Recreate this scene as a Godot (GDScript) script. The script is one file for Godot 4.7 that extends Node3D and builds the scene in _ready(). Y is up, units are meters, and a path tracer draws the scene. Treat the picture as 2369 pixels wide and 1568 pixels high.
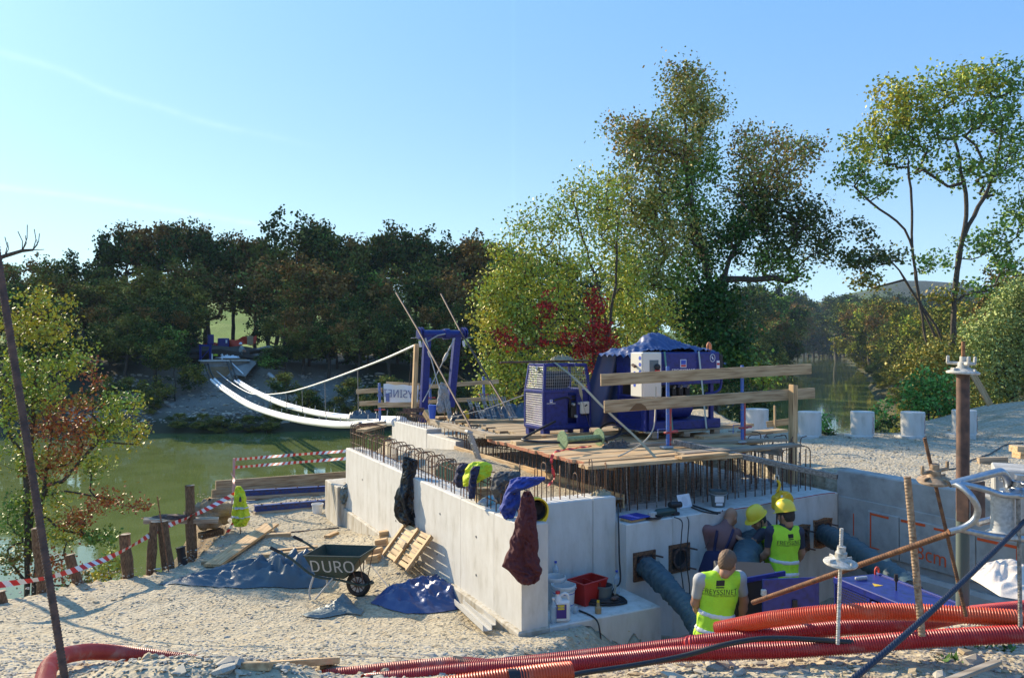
extends Node3D
const FPX := 1806.0
const CAM_Y := 3.75
const PITCH := 0.00886
const AX := 0.4712
var rng := RandomNumberGenerator.new()
var M := {}
var taken := {}
var nz := FastNoiseLite.new()
var nz2 := FastNoiseLite.new()
func V(x: float, y: float, f: float) -> Vector3:
	return Vector3(x, y,-f)
func ray(px: float, py: float) -> Vector3:
	var d := Vector3((px - 1184.5) / FPX, (784.0 - py) / FPX,-1.0).rotated(Vector3.RIGHT, PITCH)
	return d / -d.z
func P(px: float, py: float, f: float) -> Vector3:
	return Vector3(0, CAM_Y,0) + ray(px, py) * f
func G(px: float, py: float, y: float) -> Vector3:
	var d := ray(px, py)
	return Vector3(0, CAM_Y,0) + d * ((y - CAM_Y) / d.y)
func GH(px: float, py: float) -> Vector3:
	var d := ray(px, py)
	var f := 2.5
	while f < 60.0:
		var p := Vector3(0, CAM_Y,0) + d * f
		if p.y < ground_h(p.x,-p.z):
			break
		f += 0.04
	return Vector3(0, CAM_Y,0) + d * f
func ppm(f: float) -> float:
	return FPX / f
func rr(a: float, b: float) -> float:
	return rng.randf_range(a, b)
func numbered(called: String) -> String:
	if not taken.has(called):
		taken[called] = 0
		return called
	taken[called] += 1
	return "%s_%03d" % [called, taken[called]]
func thing(called: String, label: String, category: String, group := "", xf := Transform3D.IDENTITY) -> Node3D:
	var o := Node3D.new()
	o.name = numbered(called)
	o.transform = xf
	add_child(o)
	o.set_meta("label", label)
	o.set_meta("category", category)
	if group != "":
		o.set_meta("group", group)
	return o
func solo(called: String, label: String, category: String, group: String, mesh: Mesh, mat: Material, xf := Transform3D.IDENTITY) -> MeshInstance3D:
	var o := MeshInstance3D.new()
	o.name = numbered(called)
	o.mesh = mesh
	o.material_override = mat
	o.transform = xf
	add_child(o)
	o.set_meta("label", label)
	o.set_meta("category", category)
	if group != "":
		o.set_meta("group", group)
	return o
func structure(called: String, mesh: Mesh, mat: Material) -> MeshInstance3D:
	var o := MeshInstance3D.new()
	o.name = numbered(called)
	o.mesh = mesh
	o.material_override = mat
	o.set_meta("kind", "structure")
	add_child(o)
	return o
func part(parent: Node3D, called: String, mesh: Mesh, mat: Material, xf := Transform3D.IDENTITY) -> MeshInstance3D:
	var o := MeshInstance3D.new()
	var n := 0
	var full := called
	var used: Dictionary = parent.get_meta("_used", {})
	if used.has(called):
		n = used[called] + 1
		full = "%s_%03d" % [called, n]
	used[called] = n
	parent.set_meta("_used", used)
	o.name = full
	o.mesh = mesh
	o.material_override = mat
	o.transform = xf
	parent.add_child(o)
	return o
func copy_of(o: Node3D, called: String, label: String, group: String, xf: Transform3D) -> Node3D:
	var c: Node3D = o.duplicate()
	c.name = numbered(called)
	add_child(c)
	c.transform = xf
	c.set_meta("label", label)
	if group != "":
		c.set_meta("group", group)
	return c
class MB:
	var v := PackedVector3Array()
	var n := PackedVector3Array()
	var c := PackedColorArray()
	var i := PackedInt32Array()
	var colour := Color.WHITE
	var coloured := false
	func vert(p: Vector3, nn: Vector3) -> int:
		v.append(p)
		n.append(nn)
		if coloured:
			c.append(colour)
		return v.size() - 1
	func face(a: int, b: int, d: int) -> void:
		i.append(a)
		i.append(d)
		i.append(b)
	func tri(a: Vector3, b: Vector3, d: Vector3) -> void:
		var nn := (b - a).cross(d - a).normalized()
		var k := vert(a, nn)
		vert(b, nn)
		vert(d, nn)
		face(k, k + 1, k + 2)
	func quad(a: Vector3, b: Vector3, d: Vector3, e: Vector3) -> void:
		var nn := (d - a).cross(e - b).normalized()
		var k := vert(a, nn)
		vert(b, nn)
		vert(d, nn)
		vert(e, nn)
		face(k, k + 1, k + 2)
		face(k, k + 2, k + 3)
	func quad_out(a: Vector3, b: Vector3, d: Vector3, e: Vector3, o: Vector3) -> void:
		if (d - a).cross(e - b).dot((a + b + d + e) * 0.25 - o) < 0.0:
			quad(a, e, d, b)
		else:
			quad(a, b, d, e)
	func tri_out(a: Vector3, b: Vector3, d: Vector3, o: Vector3) -> void:
		if (b - a).cross(d - a).dot((a + b + d) / 3.0 - o) < 0.0:
			tri(a, d, b)
		else:
			tri(a, b, d)
	func box(xf: Transform3D, s: Vector3, ch := 0.0) -> MB:
		var h := s * 0.5
		ch = minf(ch, minf(h.x, minf(h.y, h.z)) * 0.6)
		var o := xf.origin
		var ax := [0,1,2]
		for a in ax:
			var b: int = (a + 1) % 3
			var d: int = (a + 2) % 3
			for sg in [-1.0,1.0]:
				var q := []
				for k in [[-1,-1],[1,-1],[1,1],[-1,1]]:
					var p := Vector3.ZERO
					p[a] = sg * h[a]
					p[b] = k[0] * (h[b] - ch)
					p[d] = k[1] * (h[d] - ch)
					q.append(xf * p)
				quad_out(q[0], q[1], q[2], q[3], o)
			if ch > 0.0:
				for s1 in [-1.0,1.0]:
					for s2 in [-1.0,1.0]:
						var p1 := Vector3.ZERO
						p1[a] = s1 * h[a]
						p1[b] = s2 * (h[b] - ch)
						p1[d] = -(h[d] - ch)
						var p2 := p1
						p2[d] = h[d] - ch
						var p3 := Vector3.ZERO
						p3[a] = s1 * (h[a] - ch)
						p3[b] = s2 * h[b]
						p3[d] = h[d] - ch
						var p4 := p3
						p4[d] = -(h[d] - ch)
						quad_out(xf * p1, xf * p2, xf * p3, xf * p4, o)
		if ch > 0.0:
			for sx in [-1.0,1.0]:
				for sy in [-1.0,1.0]:
					for sz in [-1.0,1.0]:
						var m := Vector3(sx, sy, sz)
						var r := h - Vector3(ch, ch, ch)
						tri_out(xf * (m * Vector3(h.x, r.y, r.z)), xf * (m * Vector3(r.x, h.y, r.z)), xf * (m * Vector3(r.x, r.y, h.z)), o)
		return self
	func beam(a: Vector3, b: Vector3, w: float, t: float, up := Vector3.UP, ch := 0.0) -> MB:
		var x := (b - a).normalized()
		var z := x.cross(up).normalized()
		var y := z.cross(x)
		return box(Transform3D(Basis(x, y, z), (a + b) * 0.5), Vector3(a.distance_to(b), t, w), ch)
	func prism(poly: Array, y0: float, y1: float) -> MB:
		var k := poly.size()
		var o := Vector2.ZERO
		for q in poly:
			o += q
		o /= k
		for j in k:
			var a: Vector2 = poly[j]
			var b: Vector2 = poly[(j + 1) % k]
			quad(Vector3(a.x, y0,-a.y), Vector3(b.x, y0,-b.y), Vector3(b.x, y1,-b.y), Vector3(a.x, y1,-a.y))
		var pk := PackedVector2Array(poly)
		var t := Geometry2D.triangulate_polygon(pk)
		for j in range(0, t.size(),3):
			var a3 := Vector3(pk[t[j]].x, y1,-pk[t[j]].y)
			var b3 := Vector3(pk[t[j + 1]].x, y1,-pk[t[j + 1]].y)
			var c3 := Vector3(pk[t[j + 2]].x, y1,-pk[t[j + 2]].y)
			if (b3 - a3).cross(c3 - a3).y < 0.0:
				tri(a3, c3, b3)
			else:
				tri(a3, b3, c3)
		return self
	func tube(pts: Array, radii: Array, sides := 8, cap := true) -> MB:
		var k := pts.size()
		if k < 2:
			return self
		var t0: Vector3 = (pts[1] - pts[0]).normalized()
		var side := t0.cross(Vector3.UP)
		if side.length() < 0.05:
			side = t0.cross(Vector3.RIGHT)
		side = side.normalized()
		var first := -1
		for j in k:
			var t: Vector3
			if j == 0:
				t = t0
			elif j == k - 1:
				t = (pts[j] - pts[j - 1]).normalized()
			else:
				t = ((pts[j + 1] - pts[j]).normalized() + (pts[j] - pts[j - 1]).normalized()).normalized()
			side = (side - t * side.dot(t)).normalized()
			var up := side.cross(t)
			var r: float = radii[j] if radii.size() > 1 else radii[0]
			var sl := 0.0
			if radii.size() > 1 and j > 0 and j < k - 1:
				sl = (radii[j - 1] - radii[j + 1]) / maxf(0.0001, pts[j - 1].distance_to(pts[j + 1]))
			for m in sides:
				var an := TAU * m / sides
				var d := side * cos(an) + up * sin(an)
				var id := vert(pts[j] + d * r, (d + t * sl).normalized())
				if first < 0:
					first = id
		for j in k - 1:
			for m in sides:
				var a := first + j * sides + m
				var b := first + j * sides + (m + 1) % sides
				face(a, a + sides, b)
				face(b, a + sides, b + sides)
		if cap:
			for e in [0, k - 1]:
				var t: Vector3 = (pts[0] - pts[1]).normalized() if e == 0 else (pts[k - 1] - pts[k - 2]).normalized()
				var cc := vert(pts[e], t)
				var ring := []
				for m in sides:
					ring.append(vert(v[first + e * sides + m], t))
				for m in sides:
					if e == 0:
						face(cc, ring[m], ring[(m + 1) % sides])
					else:
						face(cc, ring[(m + 1) % sides], ring[m])
		return self
	func lathe(xf: Transform3D, prof: Array, segs := 16, smooth := true) -> MB:
		var k := prof.size()
		for j in k - 1:
			var a: Vector2 = prof[j]
			var b: Vector2 = prof[j + 1]
			var e := (b - a)
			if e.length() < 0.00001:
				continue
			var nn := Vector2(e.y,-e.x).normalized()
			var base := v.size()
			for m in segs + 1:
				var an := TAU * m / segs
				var d := Vector3(cos(an),0, sin(an))
				var dn := d
				vert(xf * (d * a.x + Vector3(0, a.y,0)), (xf.basis * (dn * nn.x + Vector3(0, nn.y,0))).normalized())
				vert(xf * (d * b.x + Vector3(0, b.y,0)), (xf.basis * (dn * nn.x + Vector3(0, nn.y,0))).normalized())
			for m in segs:
				var q := base + m * 2
				if a.x > 0.00001:
					face(q, q + 1, q + 2)
				if b.x > 0.00001:
					face(q + 1, q + 3, q + 2)
		return self
	func grid(pts: Array, w: int, h: int, closed_u := false, two := false) -> MB:
		var base := v.size()
		for j in h:
			for k in w:
				var l: Vector3 = pts[j * w + ((k - 1 + w) % w if closed_u else maxi(k - 1,0))]
				var r: Vector3 = pts[j * w + ((k + 1) % w if closed_u else mini(k + 1, w - 1))]
				var d: Vector3 = pts[maxi(j - 1,0) * w + k]
				var u: Vector3 = pts[mini(j + 1, h - 1) * w + k]
				vert(pts[j * w + k], (r - l).cross(u - d).normalized())
		for j in h - 1:
			for k in (w if closed_u else w - 1):
				var a := base + j * w + k
				var b := base + j * w + (k + 1) % w
				face(a, b, a + w)
				face(b, b + w, a + w)
		return self
	func mesh() -> ArrayMesh:
		var m := ArrayMesh.new()
		var a := []
		a.resize(Mesh.ARRAY_MAX)
		a[Mesh.ARRAY_VERTEX] = v
		a[Mesh.ARRAY_NORMAL] = n
		if coloured:
			a[Mesh.ARRAY_COLOR] = c
		a[Mesh.ARRAY_INDEX] = i
		if v.size() > 0:
			m.add_surface_from_arrays(Mesh.PRIMITIVE_TRIANGLES, a)
		return m
func bez(pts: Array, n: int) -> Array:
	var out := []
	var k := pts.size()
	for s in k - 1:
		var p0: Vector3 = pts[maxi(s - 1,0)]
		var p1: Vector3 = pts[s]
		var p2: Vector3 = pts[s + 1]
		var p3: Vector3 = pts[mini(s + 2, k - 1)]
		for j in n:
			out.append(p1.cubic_interpolate(p2, p0, p3, float(j) / n))
	out.append(pts[k - 1])
	return out
func resample(pts: Array, step: float) -> Array:
	var out := [pts[0]]
	var left := step
	for s in pts.size() - 1:
		var a: Vector3 = pts[s]
		var b: Vector3 = pts[s + 1]
		var l := a.distance_to(b)
		var at := left
		while at <= l:
			out.append(a.lerp(b, at / l))
			at += step
		left = at - l
	return out
func plank_xf(a: Vector3, b: Vector3, up := Vector3.UP) -> Transform3D:
	var x := (b - a).normalized()
	var z := x.cross(up).normalized()
	return Transform3D(Basis(x, z.cross(x), z), (a + b) * 0.5)
var plank_n := 0
func wood(kind := "plank") -> Material:
	plank_n += 1
	return M["%s%d" % [kind, plank_n % 4]]
func bent_box(l: float, t: float, w: float, seed_: int) -> Mesh:
	var mb := MB.new()
	mb.box(Transform3D.IDENTITY, Vector3(l, t, w),0.003)
	var r := RandomNumberGenerator.new()
	r.seed = seed_
	var bow := r.randf_range(-0.006,0.008)
	var tw := r.randf_range(-0.02,0.02)
	var ea := r.randf_range(-0.012,0.012)
	for k in mb.v.size():
		var p := mb.v[k]
		var s := p.x / (l * 0.5)
		p.y += bow * (1.0 - s * s) + tw * s * p.z * 0.5
		p.x += ea * p.z / w * sign(s)
		mb.v[k] = p
	return mb.mesh()
func board(parent: Node3D, called: String, a: Vector3, b: Vector3, w: float, t: float, mat: Material, up := Vector3.UP) -> MeshInstance3D:
	return part(parent, called, bent_box(a.distance_to(b), t, w, plank_n * 7 + 3), mat, plank_xf(a, b, up))
func board_thing(called: String, label: String, category: String, group: String, a: Vector3, b: Vector3, w: float, t: float, mat: Material, up := Vector3.UP) -> MeshInstance3D:
	plank_n += 1
	return solo(called, label, category, group, bent_box(a.distance_to(b), t, w, plank_n * 7 + 3), mat, plank_xf(a, b, up))
func _ready() -> void:
	rng.seed = 7
	nz.seed = 11
	nz.frequency = 1.0
	nz.noise_type = FastNoiseLite.TYPE_SIMPLEX_SMOOTH
	nz.fractal_octaves = 3
	nz2.seed = 23
	nz2.frequency = 1.0
	nz2.noise_type = FastNoiseLite.TYPE_SIMPLEX_SMOOTH
	nz2.fractal_type = FastNoiseLite.FRACTAL_NONE
	var cam := Camera3D.new()
	cam.name = "camera"
	cam.position = Vector3(0, CAM_Y,0)
	cam.rotation = Vector3(PITCH,0,0)
	cam.fov = rad_to_deg(2.0 * atan(784.0 / FPX))
	cam.near = 0.1
	cam.far = 4000.0
	add_child(cam)
	cam.current = true
	var sun := DirectionalLight3D.new()
	sun.name = "sun"
	var az := deg_to_rad(SUN_AZ)
	var el := deg_to_rad(SUN_EL)
	var to_sun := Vector3(-sin(az) * cos(el), sin(el),-cos(az) * cos(el))
	sun.look_at_from_position(Vector3.ZERO,-to_sun, Vector3.UP)
	sun.light_energy = 1.6
	sun.light_color = Color(1.0,0.925,0.80)
	sun.light_angular_distance = 0.5
	sun.shadow_enabled = true
	add_child(sun)
	var we := WorldEnvironment.new()
	we.name = "environment"
	var env := Environment.new()
	env.background_mode = Environment.BG_SKY
	env.sky = make_sky(to_sun)
	env.tonemap_mode = Environment.TONE_MAPPER_LINEAR
	env.tonemap_exposure = EXPOSURE
	env.sdfgi_enabled = true
	env.ssao_enabled = true
	env.ssil_enabled = true
	env.fog_enabled = true
	env.fog_density = 0.0002
	env.fog_light_color = Color(0.74,0.84,0.96)
	we.environment = env
	add_child(we)
	make_materials()
	make_terrain()
	make_abutment()
	make_deck()
	make_machines()
	make_portal()
	make_pit()
	make_front()
	make_left()
	make_right()
	make_people()
	make_far_side()
	make_near_trees()
	make_forest()
	make_pebbles()
	clean_meta(self)
func clean_meta(n: Node) -> void:
	if n.has_meta("_used"):
		n.remove_meta("_used")
	for k in n.get_children():
		clean_meta(k)
const SUN_AZ := 48.0
const SUN_EL := 25.0
const EXPOSURE := 1.75
func make_sky(to_sun: Vector3) -> Sky:
	var w := 512
	var h := 256
	var im := Image.create_empty(w, h, false, Image.FORMAT_RGBF)
	var zen := Vector3(0.030,0.155,0.46)
	var low := Vector3(0.35,0.495,0.60)
	for y in h:
		var el := PI * (0.5 - (y + 0.5) / h)
		var w_el := exp(-maxf(el,0.0) / 0.157)
		var base := zen.lerp(low, w_el)
		for x in w:
			var az := TAU * (x + 0.5) / w
			var d := Vector3(sin(az) * cos(el), sin(el),-cos(az) * cos(el))
			var an := acos(clampf(d.dot(to_sun),-1,1))
			var glow := exp(-an / 0.9) * (0.55 + 0.9 * w_el) + 0.5 * exp(-an / 0.12)
			var col := (base + Vector3(0.42,0.56,0.34) * glow) * 1.10
			if el < 0.0:
				col = col * 0.5 + Vector3(0.10,0.10,0.08)
			im.set_pixel(x, y, Color(col.x, col.y, col.z))
	im.resize(2048,1024, Image.INTERPOLATE_CUBIC)
	contrail(im,[[-40,112],[130,158],[250,212],[370,248],[480,284],[640,318],[760,345]],4.2,0.055)
	contrail(im,[[-60,426],[100,444],[300,472],[500,503],[660,530],[820,556]],3.4,0.085)
	var pm := PanoramaSkyMaterial.new()
	pm.panorama = ImageTexture.create_from_image(im)
	pm.filter = true
	var s := Sky.new()
	s.sky_material = pm
	return s
func contrail(im: Image, pts: Array, half: float, gain: float) -> void:
	var w := im.get_width()
	var h := im.get_height()
	var ds := []
	for q in pts:
		ds.append(ray(q[0], q[1]).normalized())
	ds = bez(ds,6)
	var rad := half / FPX
	var az0 := 9.0
	var az1 := -9.0
	var e0 := 9.0
	var e1 := -9.0
	for d in ds:
		var a := atan2(d.x,-d.z)
		var e := asin(d.y / d.length())
		az0 = minf(az0, a)
		az1 = maxf(az1, a)
		e0 = minf(e0, e)
		e1 = maxf(e1, e)
	for y in range(int((0.5 - e1 / PI) * h) - 8, int((0.5 - e0 / PI) * h) + 8):
		for xx in range(int(az0 / TAU * w) - 2, int(az1 / TAU * w) + 2):
			var x := posmod(xx, w)
			var az := TAU * (x + 0.5) / w
			var el := PI * (0.5 - (y + 0.5) / h)
			var d := Vector3(sin(az) * cos(el), sin(el),-cos(az) * cos(el))
			var best := 9.0
			var at := 0.0
			for k in ds.size() - 1:
				var q := Geometry3D.get_closest_point_to_segment(d, ds[k], ds[k + 1])
				var l := q.distance_to(d)
				if l < best:
					best = l
					at = (k + q.distance_to(ds[k]) / maxf(0.0001, ds[k].distance_to(ds[k + 1]))) / (ds.size() - 1)
			if best > rad * 4.0:
				continue
			var g := exp(-pow(best / rad,2.0)) + 0.25 * exp(-pow(best / rad / 2.2,2.0))
			g *= gain * clampf((1.0 - at) * 3.0,0,1) * (0.7 + 0.5 * nz.get_noise_2d(at * 9.0, best * 300.0))
			var c := im.get_pixel(x, y)
			im.set_pixel(x, y, Color(c.r + g, c.g + g * 0.9, c.b + g * 0.8))
func noise_img(size: int, freq: float, oct: int, seed_: int, type := FastNoiseLite.TYPE_SIMPLEX_SMOOTH, gain := 0.5) -> Image:
	var f := FastNoiseLite.new()
	f.seed = seed_
	f.frequency = freq
	f.noise_type = type
	f.fractal_octaves = oct
	f.fractal_gain = gain
	if oct == 1:
		f.fractal_type = FastNoiseLite.FRACTAL_NONE
	return f.get_seamless_image(size, size)
func ramp_tex(im: Image, cols: Array, stops: Array) -> ImageTexture:
	var lut := PackedByteArray()
	for k in 256:
		var t := k / 255.0
		var j := 0
		while j < stops.size() - 2 and t > stops[j + 1]:
			j += 1
		var u := clampf((t - stops[j]) / maxf(0.0001, stops[j + 1] - stops[j]),0,1)
		var a: Color = cols[j]
		var b: Color = cols[j + 1]
		var c: Color = a.lerp(b, u).linear_to_srgb()
		lut.append(int(clampf(c.r,0,1) * 255))
		lut.append(int(clampf(c.g,0,1) * 255))
		lut.append(int(clampf(c.b,0,1) * 255))
	im.convert(Image.FORMAT_L8)
	var src := im.get_data()
	var out := PackedByteArray()
	out.resize(src.size() * 3)
	for k in src.size():
		var q := src[k] * 3
		out[k * 3] = lut[q]
		out[k * 3 + 1] = lut[q + 1]
		out[k * 3 + 2] = lut[q + 2]
	var r := Image.create_from_data(im.get_width(), im.get_height(), false, Image.FORMAT_RGB8, out)
	r.generate_mipmaps()
	return ImageTexture.create_from_image(r)
func normal_tex(im: Image, strength: float) -> ImageTexture:
	var k: Image = im.duplicate()
	k.convert(Image.FORMAT_L8)
	k.convert(Image.FORMAT_RGBA8)
	k.bump_map_to_normal_map(strength)
	return ImageTexture.create_from_image(k)
func mix_img(a: Image, b: Image, wb: float) -> Image:
	a.convert(Image.FORMAT_L8)
	b.convert(Image.FORMAT_L8)
	var x := a.get_data()
	var y := b.get_data()
	for k in x.size():
		x[k] = int(x[k] * (1.0 - wb) + y[k] * wb)
	return Image.create_from_data(a.get_width(), a.get_height(), false, Image.FORMAT_L8, x)
func lin(r: float, g: float, b: float) -> Color:
	return Color(r, g, b).linear_to_srgb()
func mat(col: Color, rough := 0.6, metal := 0.0) -> StandardMaterial3D:
	var m := StandardMaterial3D.new()
	m.albedo_color = col.linear_to_srgb()
	m.roughness = rough
	m.metallic = metal
	return m
func tri_mat(tex: Texture2D, scale: Vector3, rough: float, tint := Color.WHITE, world := false, normal: Texture2D = null, nscale := 1.0) -> StandardMaterial3D:
	var m := StandardMaterial3D.new()
	m.albedo_texture = tex
	m.albedo_color = tint.linear_to_srgb()
	m.uv1_triplanar = true
	m.uv1_world_triplanar = world
	m.uv1_scale = scale
	m.roughness = rough
	if normal:
		m.normal_enabled = true
		m.normal_texture = normal
		m.normal_scale = nscale
	return m
func make_materials() -> void:
	var g1 := noise_img(512,0.012,5,3)
	var wood_tex := ramp_tex(g1,[Color(0.30,0.19,0.095), Color(0.50,0.35,0.19), Color(0.60,0.45,0.27)],[0.15,0.5,0.85])
	var wood_grey := ramp_tex(g1,[Color(0.20,0.155,0.11), Color(0.36,0.29,0.21), Color(0.48,0.41,0.32)],[0.15,0.5,0.85])
	var wood_n := normal_tex(g1,3.0)
	for k in 4:
		var tint: Color = [Color(1,1,1), Color(0.88,0.86,0.82), Color(1.08,1.0,0.9), Color(0.80,0.80,0.80)][k]
		var m := tri_mat(wood_tex, Vector3(0.25,3.0,3.0),0.75, tint, false, wood_n,0.4)
		m.uv1_offset = Vector3(k * 0.37, k * 0.61, k * 0.23)
		M["plank%d" % k] = m
		var m2 := tri_mat(wood_grey, Vector3(0.25,3.0,3.0),0.85, tint, false, wood_n,0.5)
		m2.uv1_offset = Vector3(k * 0.31, k * 0.47, k * 0.83)
		M["grey_plank%d" % k] = m2
	M.red_end = tri_mat(ramp_tex(noise_img(256,0.03,3,9),[Color(0.30,0.10,0.05), Color(0.45,0.20,0.10), Color(0.42,0.07,0.04)],[0.2,0.5,0.8]), Vector3(2,2,2),0.7)
	var c1 := noise_img(512,0.012,6,5, FastNoiseLite.TYPE_SIMPLEX_SMOOTH,0.62)
	var c_n := normal_tex(noise_img(512,0.06,4,6),1.6)
	var conc := ramp_tex(c1,[Color(0.47,0.45,0.395), Color(0.575,0.555,0.505), Color(0.615,0.60,0.555), Color(0.655,0.64,0.60)],[0.12,0.40,0.62,0.9])
	var conc2 := ramp_tex(c1,[Color(0.24,0.235,0.22), Color(0.38,0.375,0.355), Color(0.46,0.455,0.44)],[0.15,0.5,0.88])
	M.concrete = tri_mat(conc, Vector3(0.9,0.25,0.9),0.82, Color.WHITE, false, c_n,0.25)
	M.concrete_old = tri_mat(conc2, Vector3(0.42,0.30,0.42),0.86, Color.WHITE, false, c_n,0.35)
	var st := noise_img(512,0.02,5,61)
	M.concrete_stained = tri_mat(ramp_tex(mix_img(st, noise_img(512,0.006,3,62),0.5),[Color(0.30,0.25,0.17), Color(0.47,0.43,0.35), Color(0.57,0.55,0.49)],[0.25,0.46,0.75]), Vector3(1.3,0.22,1.3),0.85, Color.WHITE, false, c_n,0.3)
	M.concrete_top = tri_mat(ramp_tex(noise_img(512,0.03,6,15),[Color(0.22,0.215,0.20), Color(0.40,0.39,0.36), Color(0.52,0.51,0.48)],[0.2,0.5,0.85]), Vector3(0.6,0.6,0.6),0.95, Color.WHITE, false, normal_tex(noise_img(512,0.05,5,16),6.0),1.0)
	M.joint = mat(Color(0.20,0.19,0.165),0.95)
	M.rust_stain = tri_mat(ramp_tex(noise_img(256,0.03,4,71),[Color(0.16,0.06,0.02), Color(0.30,0.14,0.06), Color(0.42,0.28,0.15)],[0.2,0.5,0.85]), Vector3(2.5,2.5,2.5),0.95)
	var gv := mix_img(noise_img(512,0.045,3,21, FastNoiseLite.TYPE_CELLULAR), noise_img(512,0.06,5,22),0.5)
	var gravel_tex := ramp_tex(gv,[Color(0.42,0.40,0.36), Color(0.86,0.85,0.82), Color(1.0,1.0,1.0)],[0.15,0.5,0.8])
	var gm := tri_mat(gravel_tex, Vector3(0.55,0.55,0.55),0.95, Color.WHITE, true, normal_tex(gv,9.0),1.3)
	gm.vertex_color_use_as_albedo = true
	M.ground = gm
	M.gravel_fill = tri_mat(ramp_tex(gv,[Color(0.20,0.17,0.12), Color(0.40,0.35,0.26), Color(0.52,0.47,0.37)],[0.15,0.5,0.85]), Vector3(0.8,0.8,0.8),0.95, Color.WHITE, true, normal_tex(gv,9.0),1.3)
	for k in 4:
		M["stone%d" % k] = tri_mat(ramp_tex(noise_img(128,0.03,4,30 + k),[Color(0.30,0.27,0.22), Color(0.46,0.43,0.36)],[0.2,0.8]), Vector3(3,3,3),0.9,[Color(1,1,1), Color(1.25,1.2,1.1), Color(0.75,0.76,0.78), Color(1.1,0.95,0.72)][k])
	var ru := noise_img(256,0.03,5,41)
	M.rust = tri_mat(ramp_tex(ru,[Color(0.06,0.035,0.025), Color(0.15,0.07,0.035), Color(0.25,0.12,0.05)],[0.2,0.5,0.85]), Vector3(3,3,3),0.85)
	M.rust_bright = tri_mat(ramp_tex(ru,[Color(0.10,0.045,0.025), Color(0.26,0.11,0.045), Color(0.36,0.19,0.09)],[0.2,0.5,0.85]), Vector3(3,3,3),0.85)
	M.rust_dark = tri_mat(ramp_tex(ru,[Color(0.05,0.03,0.025), Color(0.10,0.055,0.04), Color(0.17,0.09,0.06)],[0.2,0.5,0.85]), Vector3(2,2,2),0.7, Color.WHITE, false, normal_tex(ru,2.0),0.4)
	M.rebar = tri_mat(ramp_tex(ru,[Color(0.06,0.035,0.025), Color(0.14,0.075,0.045), Color(0.22,0.13,0.08)],[0.2,0.5,0.85]), Vector3(4,4,4),0.8)
	M.rebar_pale = tri_mat(ramp_tex(ru,[Color(0.10,0.09,0.08), Color(0.24,0.21,0.18), Color(0.38,0.35,0.31)],[0.2,0.5,0.85]), Vector3(4,4,4),0.75)
	M.tan_steel = tri_mat(ramp_tex(ru,[Color(0.16,0.10,0.06), Color(0.34,0.23,0.14), Color(0.46,0.34,0.22)],[0.2,0.5,0.85]), Vector3(4,4,4),0.7)
	M.galv = tri_mat(ramp_tex(noise_img(256,0.05,3,43),[Color(0.32,0.34,0.37), Color(0.46,0.48,0.51)],[0.2,0.8]), Vector3(4,4,4),0.36, Color.WHITE)
	M.galv.metallic = 0.95
	M.galv_dull = tri_mat(ramp_tex(noise_img(256,0.05,3,44),[Color(0.34,0.34,0.33), Color(0.52,0.52,0.50)],[0.2,0.8]), Vector3(4,4,4),0.55)
	M.white_steel = tri_mat(ramp_tex(noise_img(256,0.04,4,45),[Color(0.26,0.23,0.18), Color(0.46,0.44,0.39), Color(0.60,0.58,0.54)],[0.18,0.45,0.85]), Vector3(5,5,5),0.6)
	var pw := noise_img(256,0.035,5,51)
	M.blue = tri_mat(ramp_tex(pw,[Color(0.012,0.02,0.10), Color(0.014,0.022,0.165), Color(0.017,0.029,0.20)],[0.15,0.35,0.8]), Vector3(1.2,1.2,1.2),0.38)
	M.blue.metallic_specular = 0.45
	M.blue_worn = tri_mat(ramp_tex(pw,[Color(0.20,0.22,0.28), Color(0.03,0.10,0.38), Color(0.035,0.13,0.46)],[0.30,0.42,0.8]), Vector3(4,4,4),0.5)
	M.red_worn = tri_mat(ramp_tex(pw,[Color(0.22,0.14,0.13), Color(0.40,0.03,0.03), Color(0.46,0.04,0.035)],[0.30,0.42,0.8]), Vector3(4,4,4),0.5)
	M.blue_beam = tri_mat(ramp_tex(pw,[Color(0.10,0.05,0.04), Color(0.02,0.06,0.24), Color(0.03,0.08,0.30)],[0.26,0.36,0.8]), Vector3(2,2,2),0.5)
	M.green_drum = tri_mat(ramp_tex(pw,[Color(0.12,0.16,0.08), Color(0.20,0.30,0.15), Color(0.26,0.37,0.20)],[0.2,0.45,0.8]), Vector3(3,3,3),0.55)
	M.barrow = tri_mat(ramp_tex(pw,[Color(0.07,0.06,0.05), Color(0.022,0.045,0.03), Color(0.03,0.06,0.04)],[0.25,0.4,0.8]), Vector3(4,4,4),0.6)
	M.dark = mat(Color(0.015,0.015,0.018),0.6)
	M.black_plastic = mat(Color(0.012,0.012,0.013),0.28)
	M.rubber = mat(Color(0.018,0.017,0.016),0.75)
	M.cable_black = mat(Color(0.018,0.018,0.02),0.5)
	M.cream_paint = mat(Color(0.72,0.68,0.58),0.4)
	M.white_plastic = mat(Color(0.70,0.70,0.68),0.4)
	M.white = mat(Color(0.78,0.78,0.76),0.6)
	M.paper = mat(Color(0.72,0.74,0.76),0.8)
	M.red_plastic = mat(Color(0.42,0.02,0.015),0.42)
	M.grey_plastic = mat(Color(0.10,0.12,0.12),0.55)
	M.yellow = mat(Color(0.72,0.46,0.02),0.4)
	M.helmet = mat(Color(0.78,0.60,0.04),0.35)
	M.ink = mat(Color(0.02,0.02,0.02),0.7)
	M.print_white = mat(Color(0.75,0.76,0.78),0.6)
	M.print_blue = mat(Color(0.03,0.08,0.45),0.5)
	M.print_red = mat(Color(0.55,0.03,0.04),0.5)
	M.spray = mat(Color(0.75,0.10,0.02),0.8)
	M.strap_green = mat(Color(0.10,0.28,0.24),0.8)
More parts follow.
